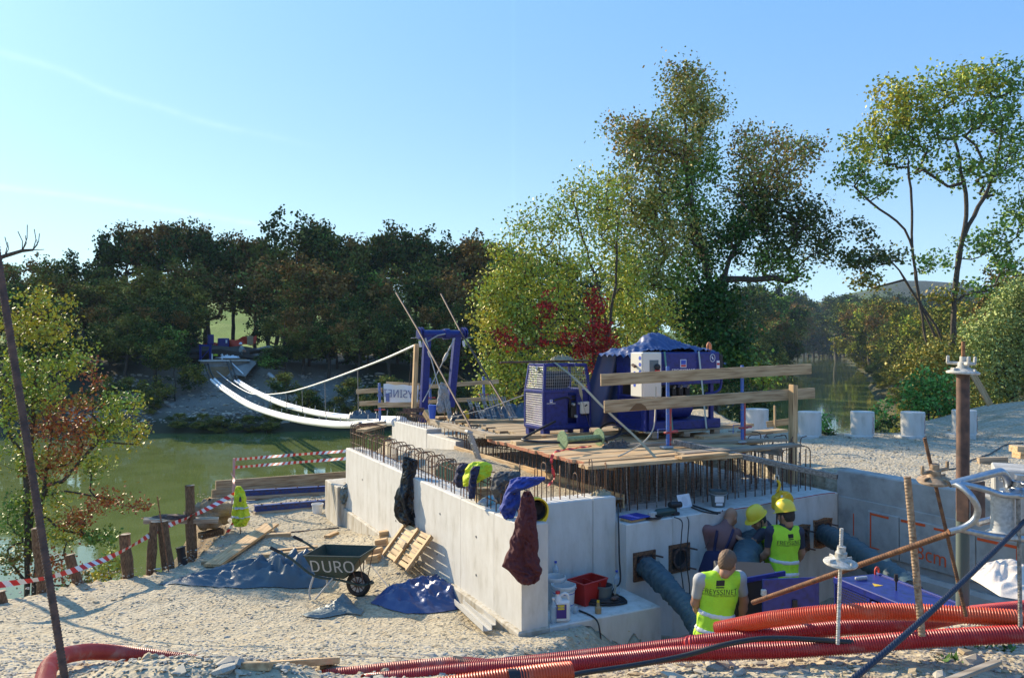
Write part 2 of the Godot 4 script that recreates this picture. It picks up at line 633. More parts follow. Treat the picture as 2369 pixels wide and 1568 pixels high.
	M.strap_pale = mat(Color(0.42,0.52,0.50),0.8)
	M.strap_khaki = mat(Color(0.32,0.28,0.18),0.85)
	var du := noise_img(512,0.012,5,81)
	M.duct_red = tri_mat(ramp_tex(du,[Color(0.38,0.015,0.02), Color(0.42,0.025,0.025), Color(0.40,0.14,0.12)],[0.2,0.68,0.9]), Vector3(1.3,1.3,1.3),0.42, Color.WHITE, true)
	M.duct_dusty = tri_mat(ramp_tex(du,[Color(0.42,0.03,0.02), Color(0.50,0.06,0.04), Color(0.46,0.22,0.17)],[0.2,0.6,0.85]), Vector3(1.3,1.3,1.3),0.5, Color.WHITE, true)
	M.duct_orange = tri_mat(ramp_tex(du,[Color(0.62,0.06,0.015), Color(0.68,0.085,0.02), Color(0.62,0.16,0.08)],[0.2,0.68,0.9]), Vector3(1.3,1.3,1.3),0.42, Color.WHITE, true)
	var cl := noise_img(256,0.08,4,91)
	var cn := normal_tex(cl,1.5)
	for q in [["tarp_blue", Color(0.035,0.07,0.20),0.42],["tarp_grey", Color(0.075,0.12,0.155),0.5],["tarp_pale", Color(0.15,0.19,0.19),0.55],["tarp_wrap", Color(0.045,0.085,0.105),0.5],
			["hivis", Color(0.46,0.80,0.03),0.75],["hivis_jacket", Color(0.62,0.72,0.03),0.8],["navy", Color(0.022,0.026,0.07),0.85],["blue_cloth", Color(0.03,0.055,0.28),0.8],["maroon", Color(0.085,0.018,0.022),0.85],
			["grey_cloth", Color(0.085,0.085,0.085),0.9],["pale_cloth", Color(0.36,0.35,0.34),0.9],["tshirt_grey", Color(0.42,0.43,0.44),0.9],["tshirt_mauve", Color(0.20,0.105,0.10),0.9],["overalls", Color(0.035,0.032,0.085),0.9],["sack", Color(0.66,0.58,0.50),0.85]]:
		M[q[0]] = tri_mat(ramp_tex(cl,[q[1] * 0.82, q[1] * 1.08],[0.2,0.8]), Vector3(4,4,4), q[2], Color.WHITE, false, cn,0.25)
	M.reflect = mat(Color(0.66,0.67,0.66),0.35)
	M.skin = mat(Color(0.42,0.22,0.14),0.55)
	M.person = mat(Color.WHITE,0.75)
	M.person.vertex_color_use_as_albedo = true
	for q in [["leaf", Color(0.45,0.5,0.2)],["leaf_far", Color(0.3,0.32,0.12)]]:
		var m := StandardMaterial3D.new()
		m.vertex_color_use_as_albedo = true
		m.roughness = 0.55
		m.metallic_specular = 0.35
		m.backlight = Color(0.85,0.85,0.7) if q[0] == "leaf" else Color(0.55,0.55,0.45)
		m.cull_mode = BaseMaterial3D.CULL_DISABLED
		if q[0] == "leaf_far":
			m.roughness = 0.9
			m.metallic_specular = 0.1
		M[q[0]] = m
	M.bark = tri_mat(ramp_tex(noise_img(256,0.04,5,95),[Color(0.03,0.024,0.018), Color(0.075,0.06,0.045), Color(0.13,0.11,0.085)],[0.2,0.5,0.85]), Vector3(3,1.2,3),0.95)
	M.log = tri_mat(ramp_tex(noise_img(256,0.04,5,96),[Color(0.06,0.035,0.018), Color(0.16,0.095,0.05), Color(0.27,0.18,0.10)],[0.2,0.5,0.85]), Vector3(5,1.2,5),0.95, Color.WHITE, false, normal_tex(noise_img(256,0.04,5,96),4.0),0.8)
	var wn := noise_img(512,0.014,4,99)
	var wm := tri_mat(ramp_tex(noise_img(256,0.01,3,98),[Color(0.125,0.16,0.048), Color(0.15,0.185,0.062)],[0.2,0.8]), Vector3(0.05,0.05,0.05),0.035, Color.WHITE, true)
	wm.normal_enabled = true
	wm.normal_texture = normal_tex(wn,2.2)
	wm.normal_scale = 0.045
	wm.uv1_scale = Vector3(0.16,0.16,0.16)
	M.water = wm
var NEAR_LAND := PackedVector2Array([Vector2(-400,-300), Vector2(-400,-40), Vector2(-60,-8), Vector2(-24,3), Vector2(-9.4,9.0), Vector2(-6.75,10.1), Vector2(-6.1,10.85), Vector2(-5.35,11.3), Vector2(-4.95,12.2), Vector2(-5.15,14.3), Vector2(-5.9,15.6), Vector2(-6.7,17.3), Vector2(-4.0,19.8), Vector2(-2.5,21.0), Vector2(2.0,25.5), Vector2(6.2,25.0), Vector2(6.6,18.8), Vector2(9.6,18.9), Vector2(11.3,22.0), Vector2(15.4,31.0), Vector2(20.4,42.0), Vector2(27.0,54.6), Vector2(44.0,95.0), Vector2(67.0,148.0), Vector2(147.0,346.0), Vector2(500,1200), Vector2(900,1200), Vector2(900,-300)])
var FAR_LAND := PackedVector2Array([Vector2(-900,-60), Vector2(-100,26), Vector2(-50,43), Vector2(-25,50.5), Vector2(-8,53), Vector2(7,58), Vector2(22,75), Vector2(36,109), Vector2(54,162), Vector2(84,247), Vector2(124,358), Vector2(470,1250), Vector2(470,1600), Vector2(-1500,1600), Vector2(-1500,-60)])
var PIT := PackedVector2Array([Vector2(1.66,8.95), Vector2(1.45,9.55), Vector2(4.85,11.65), Vector2(6.85,7.7), Vector2(5.4,5.9), Vector2(1.3,6.1)])
var FOOT := PackedVector2Array([Vector2(0.12,8.22), Vector2(1.66,9.0), Vector2(1.5,9.6), Vector2(4.95,11.75), Vector2(2.2,18.4), Vector2(-3.3,16.0)])
func sd_poly(p: Vector2, poly: PackedVector2Array) -> float:
	var best := 1.0e9
	var inside := false
	var k := poly.size()
	var j := k - 1
	for q in k:
		var a := poly[q]
		var b := poly[j]
		var e := b - a
		var w := p - a
		var t := clampf(w.dot(e) / e.dot(e),0.0,1.0)
		best = minf(best, (w - e * t).length_squared())
		if (a.y > p.y) != (b.y > p.y) and p.x < (b.x - a.x) * (p.y - a.y) / (b.y - a.y) + a.x:
			inside = not inside
		j = q
	return sqrt(best) if inside else -sqrt(best)
func table(t: Array, f: float) -> float:
	if f <= t[0][0]:
		return t[0][1]
	for k in t.size() - 1:
		if f < t[k + 1][0]:
			return lerpf(t[k][1], t[k + 1][1], (f - t[k][0]) / (t[k + 1][0] - t[k][0]))
	return t[t.size() - 1][1]
const LEFT_T := [[0.0,2.2],[2.0,2.5],[2.8,2.48],[4.0,2.12],[5.0,1.77],[6.0,1.42],[7.0,1.06],[8.0,0.76],[9.0,0.57],[10.5,0.47],[14.0,0.45],[30.0,0.40]]
const RIGHT_T := [[0.0,2.2],[2.0,2.42],[3.2,2.42],[3.8,2.36],[4.4,2.05],[5.2,1.7],[6.5,1.5],[8.0,1.70],[8.6,1.74],[40.0,1.74]]
func loc(x: float, f: float) -> Vector2:
	var dx := x - 0.1
	var df := f - 8.2
	return Vector2(dx * cos(AX) + df * sin(AX),-dx * sin(AX) + df * cos(AX))
func near_h(x: float, f: float) -> float:
	var st := loc(x, f)
	var wx := smoothstep(0.2,2.0, x)
	var ws := smoothstep(1.0,3.4, st.x)
	var w := lerpf(wx, ws, smoothstep(7.0,9.0, f))
	var h := lerpf(table(LEFT_T, f), table(RIGHT_T, f), w)
	h += 0.62 * smoothstep(9.6,14.0, x) * smoothstep(15.0,21.0, f) + 0.10 * smoothstep(10,12, x)
	h += 0.36 * exp(-pow((st.y - 3.9) / 1.7,2.0)) * exp(-pow(st.x / 0.75,2.0)) * (1.0 if f > 8.0 else 0.0)
	h += 0.16 * exp(-pow((x + 1.15) / 0.55,2.0) - pow((f - 2.75) / 0.32,2.0))
	h += 0.06 * exp(-pow((x - 2.35) / 0.5,2.0) - pow((f - 3.9) / 0.3,2.0))
	if f < 24.0 and absf(x) < 16.0:
		h += 0.035 * nz.get_noise_2d(x * 0.5, f * 0.5) + 0.022 * nz.get_noise_2d(x * 2.1 + 40.0, f * 2.1)
	if f > 5.0 and f < 20.0:
		var p := Vector2(x, f)
		var pd := -sd_poly(p, PIT)
		if pd < 3.0:
			var fl := 0.0 + 0.06 * nz.get_noise_2d(x * 1.3, f * 1.3) + 0.28 * exp(-pow((x - 1.75) / 0.5,2.0) - pow((f - 9.2) / 0.7,2.0))
			var k := 1.55
			if f > 8.2 and x > 1.5:
				k = 14.0
			elif x < 1.3:
				k = 0.9
			h = minf(h, fl + maxf(0.0, pd - (0.16 if k > 9.0 else 0.0)) * k)
		if sd_poly(p, FOOT) > 0.0:
			h = minf(h,0.25)
	return h
var grade := ""
func ground_h(x: float, f: float) -> float:
	var p := Vector2(x, f)
	grade = "near"
	var h := -6.0
	var sn := sd_poly(p, NEAR_LAND)
	if sn > -6.0:
		var b := near_h(x, f) if f < 40.0 else -1.45 + 5.0 * smoothstep(0.0,40.0, sn)
		if x > 6.0 and f > 18.0 and f < 60.0:
			b = lerpf(b,-1.4 + 2.2 * smoothstep(0.5,12.0, sn), smoothstep(19.5,25.0, f))
		b = lerpf(b, b + 0.5 * nz.get_noise_2d(x * 0.2, f * 0.2), smoothstep(14,30, f))
		if sn < 0.0:
			grade = "bank"
			var wob := 0.18 * nz.get_noise_2d(x * 1.2, f * 1.2)
			b += sn * 1.9 + wob * minf(1.0,-sn * 3.0)
		elif sn < 0.5:
			b -= 0.05 * (1.0 - sn / 0.5)
		h = b
	if f > 30.0 or x < -20.0:
		var sf := sd_poly(p, FAR_LAND)
		if sf > -10.0:
			var b2 := minf(-2.2 + 0.40 * sf,2.0 + 0.03 * sf) + 0.35 * nz.get_noise_2d(x * 0.11, f * 0.11) * clampf(sf * 0.2,0,1)
			b2 += 10.0 * smoothstep(34.0,100.0, sf) + 9.0 * smoothstep(150.0,500.0, sf)
			if b2 > h:
				h = b2
				grade = "far_bank" if sf < 22.0 else "far"
	if f > 380.0:
		var u := x / f
		var hill := smoothstep(380.0,820.0, f) * (64.0 * exp(-pow((u - 0.55) / 0.26,2.0)) + 7.0 * exp(-pow((u - 0.50) / 0.06,2.0))) * (1.0 + 0.10 * nz.get_noise_2d(x * 0.006, f * 0.006))
		if hill > 3.0 and hill + 2.0 > h:
			h = maxf(h, hill + 2.0)
			grade = "hill"
	return h
func make_terrain() -> void:
	var xs := []
	var x := -900.0
	for q in [[-300.0,60.0],[-80.0,20.0],[-12.0,2.0],[-9.0,0.5],[11.0,0.085],[16.0,0.5],[70.0,2.0],[200.0,8.0],[900.0,30.0]]:
		while x < q[0] - 0.001:
			xs.append(x)
			x += q[1]
	xs.append(900.0)
	var fs := []
	var f := -300.0
	for q in [[-20.0,40.0],[1.6,2.0],[20.0,0.085],[24.0,0.4],[112.0,1.6],[220.0,8.0],[1400.0,40.0]]:
		while f < q[0] - 0.001:
			fs.append(f)
			f += q[1]
	fs.append(1400.0)
	var nx := xs.size()
	var nf := fs.size()
	var v := PackedVector3Array()
	var n := PackedVector3Array()
	var c := PackedColorArray()
	var id := PackedInt32Array()
	v.resize(nx * nf)
	n.resize(nx * nf)
	c.resize(nx * nf)
	for j in nf:
		for k in nx:
			var px: float = xs[k]
			var pf: float = fs[j]
			var h := ground_h(px, pf)
			v[j * nx + k] = Vector3(px, h,-pf)
			c[j * nx + k] = ground_colour(px, pf, h)
	for j in nf:
		for k in nx:
			var a := v[j * nx + maxi(k - 1,0)]
			var b := v[j * nx + mini(k + 1, nx - 1)]
			var d := v[maxi(j - 1,0) * nx + k]
			var e := v[mini(j + 1, nf - 1) * nx + k]
			n[j * nx + k] = (b - a).cross(e - d).normalized()
	id.resize((nx - 1) * (nf - 1) * 6)
	var w := 0
	for j in nf - 1:
		for k in nx - 1:
			var a := j * nx + k
			id[w] = a
			id[w + 1] = a + nx
			id[w + 2] = a + 1
			id[w + 3] = a + 1
			id[w + 4] = a + nx
			id[w + 5] = a + nx + 1
			w += 6
	var m := ArrayMesh.new()
	var arr := []
	arr.resize(Mesh.ARRAY_MAX)
	arr[Mesh.ARRAY_VERTEX] = v
	arr[Mesh.ARRAY_NORMAL] = n
	arr[Mesh.ARRAY_COLOR] = c
	arr[Mesh.ARRAY_INDEX] = id
	m.add_surface_from_arrays(Mesh.PRIMITIVE_TRIANGLES, arr)
	structure("ground", m, M.ground)
	var wb := MB.new()
	wb.quad(Vector3(-900,-2,60), Vector3(900,-2,60), Vector3(900,-2,-1390), Vector3(-900,-2,-1390))
	structure("river", wb.mesh(), M.water)
func ground_colour(x: float, f: float, h: float) -> Color:
	var a := nz.get_noise_2d(x * 0.7 + 9.0, f * 0.7)
	var b := nz.get_noise_2d(x * 3.1, f * 3.1 + 50.0)
	var col := Color(0.465,0.42,0.335)
	if grade == "near":
		var st := loc(x, f)
		col = col.lerp(Color(0.56,0.515,0.43), clampf(0.5 + a,0,1) * 0.5)
		col = col.lerp(Color(0.42,0.345,0.24), clampf(b * 1.6 - 0.15,0,0.75))
		if st.x > 2.5 and f > 8.0:
			col = Color(0.52,0.485,0.42).lerp(Color(0.48,0.40,0.28), clampf(b * 1.4 + a * 0.6,0,0.7))
		if f > 19.5 and (f > 30.0 or x > 6.0 or x < -9.0) and not (h > 1.6 and f < 24.0):
			col = Color(0.05,0.06,0.02).lerp(Color(0.09,0.08,0.035), clampf(0.5 + a,0,1))
		if f > 15.0 and x > 9.8 and h > 1.95:
			col = col.lerp(Color(0.40,0.31,0.19), clampf(b + 0.3,0,0.6))
		if x < -9.0:
			col = Color(0.10,0.10,0.04)
	elif grade == "bank":
		col = Color(0.19,0.12,0.062).lerp(Color(0.30,0.23,0.14), clampf(0.4 + b,0,1))
		if f > 19.0 and x > 5.0:
			col = Color(0.045,0.055,0.02)
		if h < -0.7 or f > 30.0:
			col = col.lerp(Color(0.06,0.06,0.025),0.6)
	elif grade == "far_bank":
		col = Color(0.05,0.045,0.028).lerp(Color(0.065,0.068,0.03), clampf(0.5 + a,0,1))
		if x > -30.0 and x < -11.0:
			var k := smoothstep(-30.0,-27.0, x) * (1.0 - smoothstep(-14.0,-11.0, x)) * smoothstep(-1.3,-0.6, h)
			col = col.lerp(Color(0.33,0.33,0.32).lerp(Color(0.20,0.16,0.11), clampf(0.35 + b,0,1)), k)
	elif grade == "hill":
		col = Color(0.03,0.045,0.025)
		if nz.get_noise_2d(x * 0.010, f * 0.004) > 0.12 and h < 62.0 and x / f < 0.46:
			col = Color(0.11,0.19,0.05)
	else:
		var far := sd_poly(Vector2(x, f), FAR_LAND)
		col = Color(0.05,0.05,0.022)
		if far > 36.0:
			col = Color(0.17,0.33,0.035).lerp(Color(0.20,0.30,0.05), clampf(0.5 + a,0,1))
	return Color(col.r * 1.04, col.g * 1.0, col.b * 0.90)
func stone_mesh(seed_: int) -> Mesh:
	var r := RandomNumberGenerator.new()
	r.seed = seed_
	var mb := MB.new()
	var rows := [[0.0,-0.8,1],[0.85,-0.35,5],[0.95,0.2,5],[0.0,0.75,1]]
	var pts := []
	for q in rows:
		var ring := []
		for k in q[2]:
			var an: float = TAU * (k + r.randf_range(-0.25,0.25)) / q[2]
			var s := r.randf_range(0.7,1.15)
			ring.append(Vector3(cos(an) * q[0] * s, q[1] * r.randf_range(0.6,0.9) * 0.75, sin(an) * q[0] * s * 0.8))
		pts.append(ring)
	for k in 5:
		var k2 := (k + 1) % 5
		mb.tri_out(pts[0][0], pts[1][k], pts[1][k2], Vector3.ZERO)
		mb.quad_out(pts[1][k], pts[1][k2], pts[2][k2], pts[2][k], Vector3.ZERO)
		mb.tri_out(pts[3][0], pts[2][k], pts[2][k2], Vector3.ZERO)
	return mb.mesh()
func scatter(called: String, label: String, mesh: Mesh, m: Material, list: Array) -> void:
	var mm := MultiMesh.new()
	mm.transform_format = MultiMesh.TRANSFORM_3D
	mm.mesh = mesh
	mm.instance_count = list.size()
	for k in list.size():
		mm.set_instance_transform(k, list[k])
	var o := MultiMeshInstance3D.new()
	o.name = numbered(called)
	o.multimesh = mm
	o.material_override = m
	o.set_meta("kind", "stuff")
	o.set_meta("label", label)
	o.set_meta("category", "gravel")
	add_child(o)
func make_pebbles() -> void:
	rng.seed = 404
	var lists := [[],[],[],[]]
	var tries := 0
	while tries < 46000:
		tries += 1
		var f := 2.3 + 16.5 * pow(rng.randf(),1.7)
		var x := rr(-0.75,0.75) * f
		if x > 10.8:
			continue
		if f > 5.2 and f < 7.0 and x > 1.0 and x < 5.5:
			continue
		var p := Vector2(x, f)
		if f > 7.5 and sd_poly(p, FOOT) > -0.05:
			continue
		if sd_poly(p, NEAR_LAND) < -0.35:
			continue
		var h := near_h(x, f)
		var s := rr(0.005,0.014) * (0.7 + 0.07 * f)
		if rng.randf() < 0.05:
			s *= rr(1.6,2.8)
		if f < 4.5 and x > 0.6 and rng.randf() < 0.35:
			s *= 1.7
		var b := Basis.from_euler(Vector3(rr(-0.5,0.5), rr(0, TAU), rr(-0.5,0.5))).scaled(Vector3(s * rr(0.8,1.5), s * rr(0.6,1.0), s))
		lists[rng.randi() % 4].append(Transform3D(b, V(x, h + s * 0.12, f)))
	for k in 4:
		scatter("gravel",["loose beige crushed gravel strewn over the site", "pale loose gravel stones strewn over the site", "dark grey loose gravel stones strewn over the site", "ochre loose gravel stones strewn over the site"][k], stone_mesh(60 + k), M["stone%d" % k], lists[k])
	var far := [[],[]]
	for q in 2600:
		var x := rr(-30,-10)
		var f := rr(50,64)
		var h := ground_h(x, f)
		if grade != "far_bank" or h < -1.5 or h > 1.6:
			continue
		var s := rr(0.05,0.22) * (2.0 if rng.randf() < 0.07 else 1.0)
		var b := Basis.from_euler(Vector3(rr(-0.6,0.6), rr(0, TAU), rr(-0.6,0.6))).scaled(Vector3(s * rr(0.8,1.4), s * rr(0.6,1.0), s))
		far[q % 2].append(Transform3D(b, V(x, h, f)))
	scatter("rubble", "grey broken rock rubble tipped down the opposite bank", stone_mesh(70), M.stone2, far[0])
	scatter("rubble", "pale broken rock rubble tipped down the opposite bank", stone_mesh(71), M.stone1, far[1])
func A(s: float, t: float, y: float) -> Vector3:
	return V(0.1 + s * cos(AX) - t * sin(AX), y,8.2 + s * sin(AX) + t * cos(AX))
func A2(s: float, t: float) -> Vector2:
	return Vector2(0.1 + s * cos(AX) - t * sin(AX),8.2 + s * sin(AX) + t * cos(AX))
func t_at(px: float, s: float) -> float:
	var u := ray(px,800).x
	return (0.1 + s * cos(AX) - u * (8.2 + s * sin(AX))) / (sin(AX) + u * cos(AX))
func s_at(px: float, t: float) -> float:
	var u := ray(px,800).x
	return (u * (8.2 + t * cos(AX)) - 0.1 + t * sin(AX)) / (cos(AX) - u * sin(AX))
func AB() -> Basis:
	return Basis(Vector3(cos(AX),0,-sin(AX)), Vector3.UP, Vector3(sin(AX),0, cos(AX)))
func AX3(s: float, t: float, y: float) -> Transform3D:
	return Transform3D(AB(), A(s, t, y))
func rim_block(poly: Array, y0: float, y1: float, ch := 0.012) -> Mesh:
	var mb := MB.new()
	var p := []
	var c := Vector2.ZERO
	for q in poly:
		p.append(A2(q[0], q[1]))
		c += p[-1]
	c /= p.size()
	mb.prism(p, y0, y1 - ch)
	if ch <= 0.0:
		return mb.mesh()
	var q2 := []
	var k := p.size()
	for j in k:
		var e1: Vector2 = (p[j] - p[(j - 1 + k) % k]).normalized()
		var e2: Vector2 = (p[(j + 1) % k] - p[j]).normalized()
		var inw: Vector2 = (Vector2(-e1.y, e1.x) + Vector2(-e2.y, e2.x)).normalized()
		q2.append(p[j] + inw * ch * 1.2)
	for j in k:
		var a: Vector2 = p[j]
		var b: Vector2 = p[(j + 1) % k]
		var d: Vector2 = q2[(j + 1) % k]
		var e: Vector2 = q2[j]
		mb.quad(Vector3(a.x, y1 - ch,-a.y), Vector3(b.x, y1 - ch,-b.y), Vector3(d.x, y1,-d.y), Vector3(e.x, y1,-e.y))
	mb.prism(q2, y1 - 0.0005, y1)
	return mb.mesh()
func u_bar(h: float, w: float, r: float, dx := 0.0) -> Mesh:
	var pts := [Vector3(-w / 2,-0.03,0), Vector3(-w / 2, h - 0.05, dx * 0.4), Vector3(-w / 2 + 0.015, h - 0.015, dx * 0.5), Vector3(-w / 2 + 0.05, h, dx * 0.5), Vector3(w / 2 - 0.05, h, dx), Vector3(w / 2 - 0.015, h - 0.015, dx), Vector3(w / 2, h - 0.05, dx), Vector3(w / 2,-0.03, dx)]
	return MB.new().tube(pts,[r],6).mesh()
func l_bar(h: float, w: float, r: float, tilt := 0.0) -> Mesh:
	var pts := [Vector3(0,-0.03,0), Vector3(tilt * 0.5, h - 0.06, tilt), Vector3(tilt * 0.5 + 0.02 * sign(w), h - 0.02, tilt), Vector3(tilt * 0.5 + 0.06 * sign(w), h, tilt), Vector3(w, h + 0.005, tilt)]
	return MB.new().tube(pts,[r],6).mesh()
func i_bar(h: float, r: float, tilt := 0.0, tz := 0.0) -> Mesh:
	return MB.new().tube([Vector3(0,-0.03,0), Vector3(tilt, h, tz)],[r],6).mesh()
var abut: Node3D
func make_abutment() -> void:
	rng.seed = 31
	abut = thing("bridge_abutment", "pale concrete bridge abutment bristling with rusty starter bars", "abutment")
	part(abut, "footing", rim_block([[-0.05,-0.02],[0.33,-0.02],[0.33,0.2],[0.33,7.4],[-0.05,7.4]],-0.6,0.765,0.02), M.concrete_stained)
	part(abut, "footing", rim_block([[-0.16,6.97],[0.6,6.97],[0.6,7.9],[-0.16,7.9]],-0.6,1.16,0.015), M.concrete_stained)
	part(abut, "plinth", rim_block([[0.332,-0.02],[1.80,-0.02],[1.80,0.86],[0.332,0.86]],-0.6,0.76,0.012), M.concrete)
	var cuts := [0.0,0.67,1.62,3.15,4.95,6.98]
	for k in cuts.size() - 1:
		var a: float = cuts[k]
		var b: float = cuts[k + 1] - 0.006
		var w := 0.32
		part(abut, "panel", rim_block([[0.0, a],[w, a],[w, b],[0.0, b]],0.762,1.87,0.014), M.concrete)
	part(abut, "panel", rim_block([[0.012,0.02],[0.31,0.02],[0.31,6.96],[0.012,6.96]],0.80,1.85,0.0), M.joint)
	part(abut, "panel", rim_block([[0.332,0.86],[1.44,0.86],[1.44,1.2],[0.332,1.2]],0.1,1.87,0.014), M.concrete)
	part(abut, "panel", rim_block([[1.446,0.855],[1.78,0.86],[1.78,1.2],[1.446,1.2]],-0.2,1.872,0.014), M.concrete)
	part(abut, "joint_strip", rim_block([[1.43,0.872],[1.46,0.872],[1.46,1.1],[1.43,1.1]],0.1,1.84,0.0), M.joint)
	for q in [[1.79,2.55],[2.556,3.55],[3.556,4.65],[4.656,5.85]]:
		var ta: float = 0.64 + (q[0] - 1.7) * 0.075
		var tb: float = 0.64 + (q[1] - 1.7) * 0.075
		part(abut, "panel", rim_block([[q[0], ta],[q[1], tb],[q[1],1.6],[q[0],1.6]],-0.5,1.56,0.014), M.concrete)
	part(abut, "slab", rim_block([[2.2,1.602],[5.85,1.602],[5.85,11.0],[2.2,11.0]],-0.5,1.555,0.0), M.concrete_top)
	part(abut, "wall", rim_block([[2.202,7.0],[2.55,7.0],[2.55,8.6],[2.202,8.6]],1.0,1.86,0.014), M.concrete)
	part(abut, "wall", rim_block([[2.198,8.606],[2.55,8.606],[2.55,10.95],[2.198,10.95]],1.0,1.95,0.014), M.concrete)
	var g := []
	var nw := 24
	var nh := 60
	for j in nh:
		for k in nw:
			var t := lerpf(1.205,7.6, j / float(nh - 1))
			var s := lerpf(0.33,2.16, k / float(nw - 1))
			var p := A(s, t,0)
			var up := 1.70 + 0.03 * nz.get_noise_2d(s * 3.0, t * 3.0) + 0.13 * exp(-pow((s - 1.5) / 0.5,2) - pow((t - 5.8) / 1.4,2)) - 0.55 * smoothstep(6.9,7.6, t) + 0.05 * smoothstep(3.0,0.5, t)
			g.append(Vector3(p.x, up, p.z))
	part(abut, "gravel_fill", MB.new().grid(g, nw, nh).mesh(), M.gravel_fill)
	plank_n += 1
	board(abut, "edge_board", A(2.18,1.25,1.70), A(2.18,4.1,1.70),0.03,0.18, wood())
	plank_n += 1
	board(abut, "edge_board", A(2.18,4.11,1.69), A(2.18,7.0,1.69),0.03,0.18, wood())
	for q in [[0.35,1.45],[1.15,1.5],[1.15,1.05],[2.3,1.55],[2.4,1.0],[4.0,1.5],[4.1,1.1],[5.9,1.45]]:
		part(abut, "tie_hole", MB.new().lathe(Transform3D(AB() * Basis(Vector3.FORWARD, PI / 2.0 * -1.0), A(-0.003, q[0], q[1])),[Vector2(0.016,-0.002), Vector2(0.012,0.003), Vector2(0.0,-0.004)],10).mesh(), M.joint)
	var hair := [u_bar(0.36,0.20,0.0072), u_bar(0.34,0.20,0.0072,0.02), u_bar(0.38,0.21,0.0072,-0.02)]
	var t := 0.50
	var n := 0
	while t < 6.95:
		var m := part(abut, "rebar", hair[n % 3], M.rebar if n % 4 != 1 else M.rust_bright, Transform3D(AB().rotated(Vector3.UP, rr(-0.25,0.25)).rotated(AB().x, rr(-0.05,0.05)), A(0.165 + rr(-0.012,0.012), t,1.865)))
		if t > 6.2:
			m.scale = Vector3(1,1.25,1)
		t += 0.135 + rr(-0.02,0.02)
		n += 1
	for q in [[0.075,2.15],[0.26,2.16],[0.075,1.98]]:
		part(abut, "rebar", MB.new().tube([A(q[0],0.3, q[1] - 0.01), A(q[0] + 0.01,3.5, q[1] + 0.01), A(q[0],6.95, q[1])],[0.0065],6).mesh(), M.rebar)
	for k in 5:
		part(abut, "rebar", u_bar(0.52,0.42,0.007,0.04), M.rebar, Transform3D(AB(), A(0.30,6.35 + k * 0.13,1.80)))
	for k in 13:
		var s := 0.42 + k * 0.112
		part(abut, "rebar",[u_bar(0.40,0.14,0.0068), u_bar(0.46,0.16,0.0068), u_bar(0.30,0.14,0.0068)][k % 3], M.rust_bright if k % 3 == 0 else M.rebar, Transform3D(AB().rotated(Vector3.UP, rr(0.7,1.5)), A(s,1.06,1.865)))
	var lb := [l_bar(0.66,0.16,0.008), l_bar(0.62,0.13,0.008,0.015), i_bar(0.6,0.008,0.012)]
	t = 1.3
	n = 0
	while t < 6.9:
		part(abut, "rebar", lb[n % 3], M.rebar if n % 3 else M.rust, Transform3D(AB(), A(2.30 + rr(-0.01,0.01), t,1.55)))
		t += 0.155 + rr(-0.025,0.025)
		n += 1
	var ib := [i_bar(0.60,0.0095,0.01,0.012), i_bar(0.64,0.0085,-0.012), l_bar(0.66,0.14,0.0085), i_bar(0.58,0.011,0.0,-0.015)]
	for row in 4:
		var s := 1.95 + row * 0.05
		while s < 5.75:
			if not (row == 0 and s < 2.0):
				part(abut, "rebar", ib[(n + row) % 4],[M.rebar, M.rebar_pale, M.rust][n % 3], Transform3D(AB().rotated(Vector3.UP, rr(0, TAU)), A(s,1.28 + row * 0.42 + rr(-0.03,0.03),1.55)))
			s += 0.125 + rr(-0.035,0.035) + (0.03 if row > 1 else 0.0)
			n += 1
	for k in 12:
		part(abut, "rebar", l_bar(0.74 + rr(-0.05,0.05),-0.16 if k % 2 else 0.2,0.008), M.rust_dark, Transform3D(AB().rotated(Vector3.UP, rr(-0.4,0.4)), A(5.62 + 0.05 * (k % 4),1.45 + k * 0.14,1.55)))
	for k in 16:
		part(abut, "rebar", i_bar(0.88 + rr(-0.1,0.08),0.0075, rr(-0.02,0.02), rr(-0.02,0.02)), M.rust_bright, Transform3D(AB(), A(2.42 + 0.11 * (k % 3),6.95 + k * 0.078,1.56)))
	var hoop := u_bar(0.22,0.26,0.0075,0.04)
	for k in 15:
		part(abut, "rebar", hoop, M.rebar, Transform3D(AB().rotated(Vector3.UP, rr(-0.2,0.2)), A(2.38,8.75 + k * 0.145,1.94)))
	for k in 9:
		part(abut, "rebar", u_bar(0.33,0.26,0.0075,0.03), M.rebar, Transform3D(AB(), A(2.72,5.6 + k * 0.16,1.555)))
	var rw := thing("retaining_wall", "grey precast retaining wall with orange spray marks beside the pit", "wall")
	part(rw, "wall", rim_block([[5.86,-4.6],[6.14,-4.6],[6.14,0.97],[5.86,0.97]],-0.5,1.90,0.02), M.concrete_old)
	part(rw, "ledge", rim_block([[5.838,-4.6],[5.862,-4.6],[5.862,0.93],[5.838,0.93]],-0.5,1.52,0.01), M.concrete_old)
	var zs := [-3.6,-2.35,-1.18,-0.11,0.40]
	for k in 4:
		part(rw, "panel", rim_block([[5.80, zs[k] + 0.008],[5.836, zs[k] + 0.008],[5.836, zs[k + 1] - 0.008],[5.80, zs[k + 1] - 0.008]],0.80,1.40,0.01), M.concrete_old)
	part(rw, "footing", rim_block([[5.70,-4.5],[5.836,-4.5],[5.836,-0.2],[5.70,-0.2]],-0.5,0.70,0.05), M.concrete_old)
	var fx := 5.797
	var sp := func(a: Vector3, b: Vector3, w: float) -> void:
		part(rw, "spray_mark", MB.new().beam(a, b,0.002, w, Vector3.UP if absf(a.y - b.y) < 0.1 else AB().z).mesh(), M.spray)
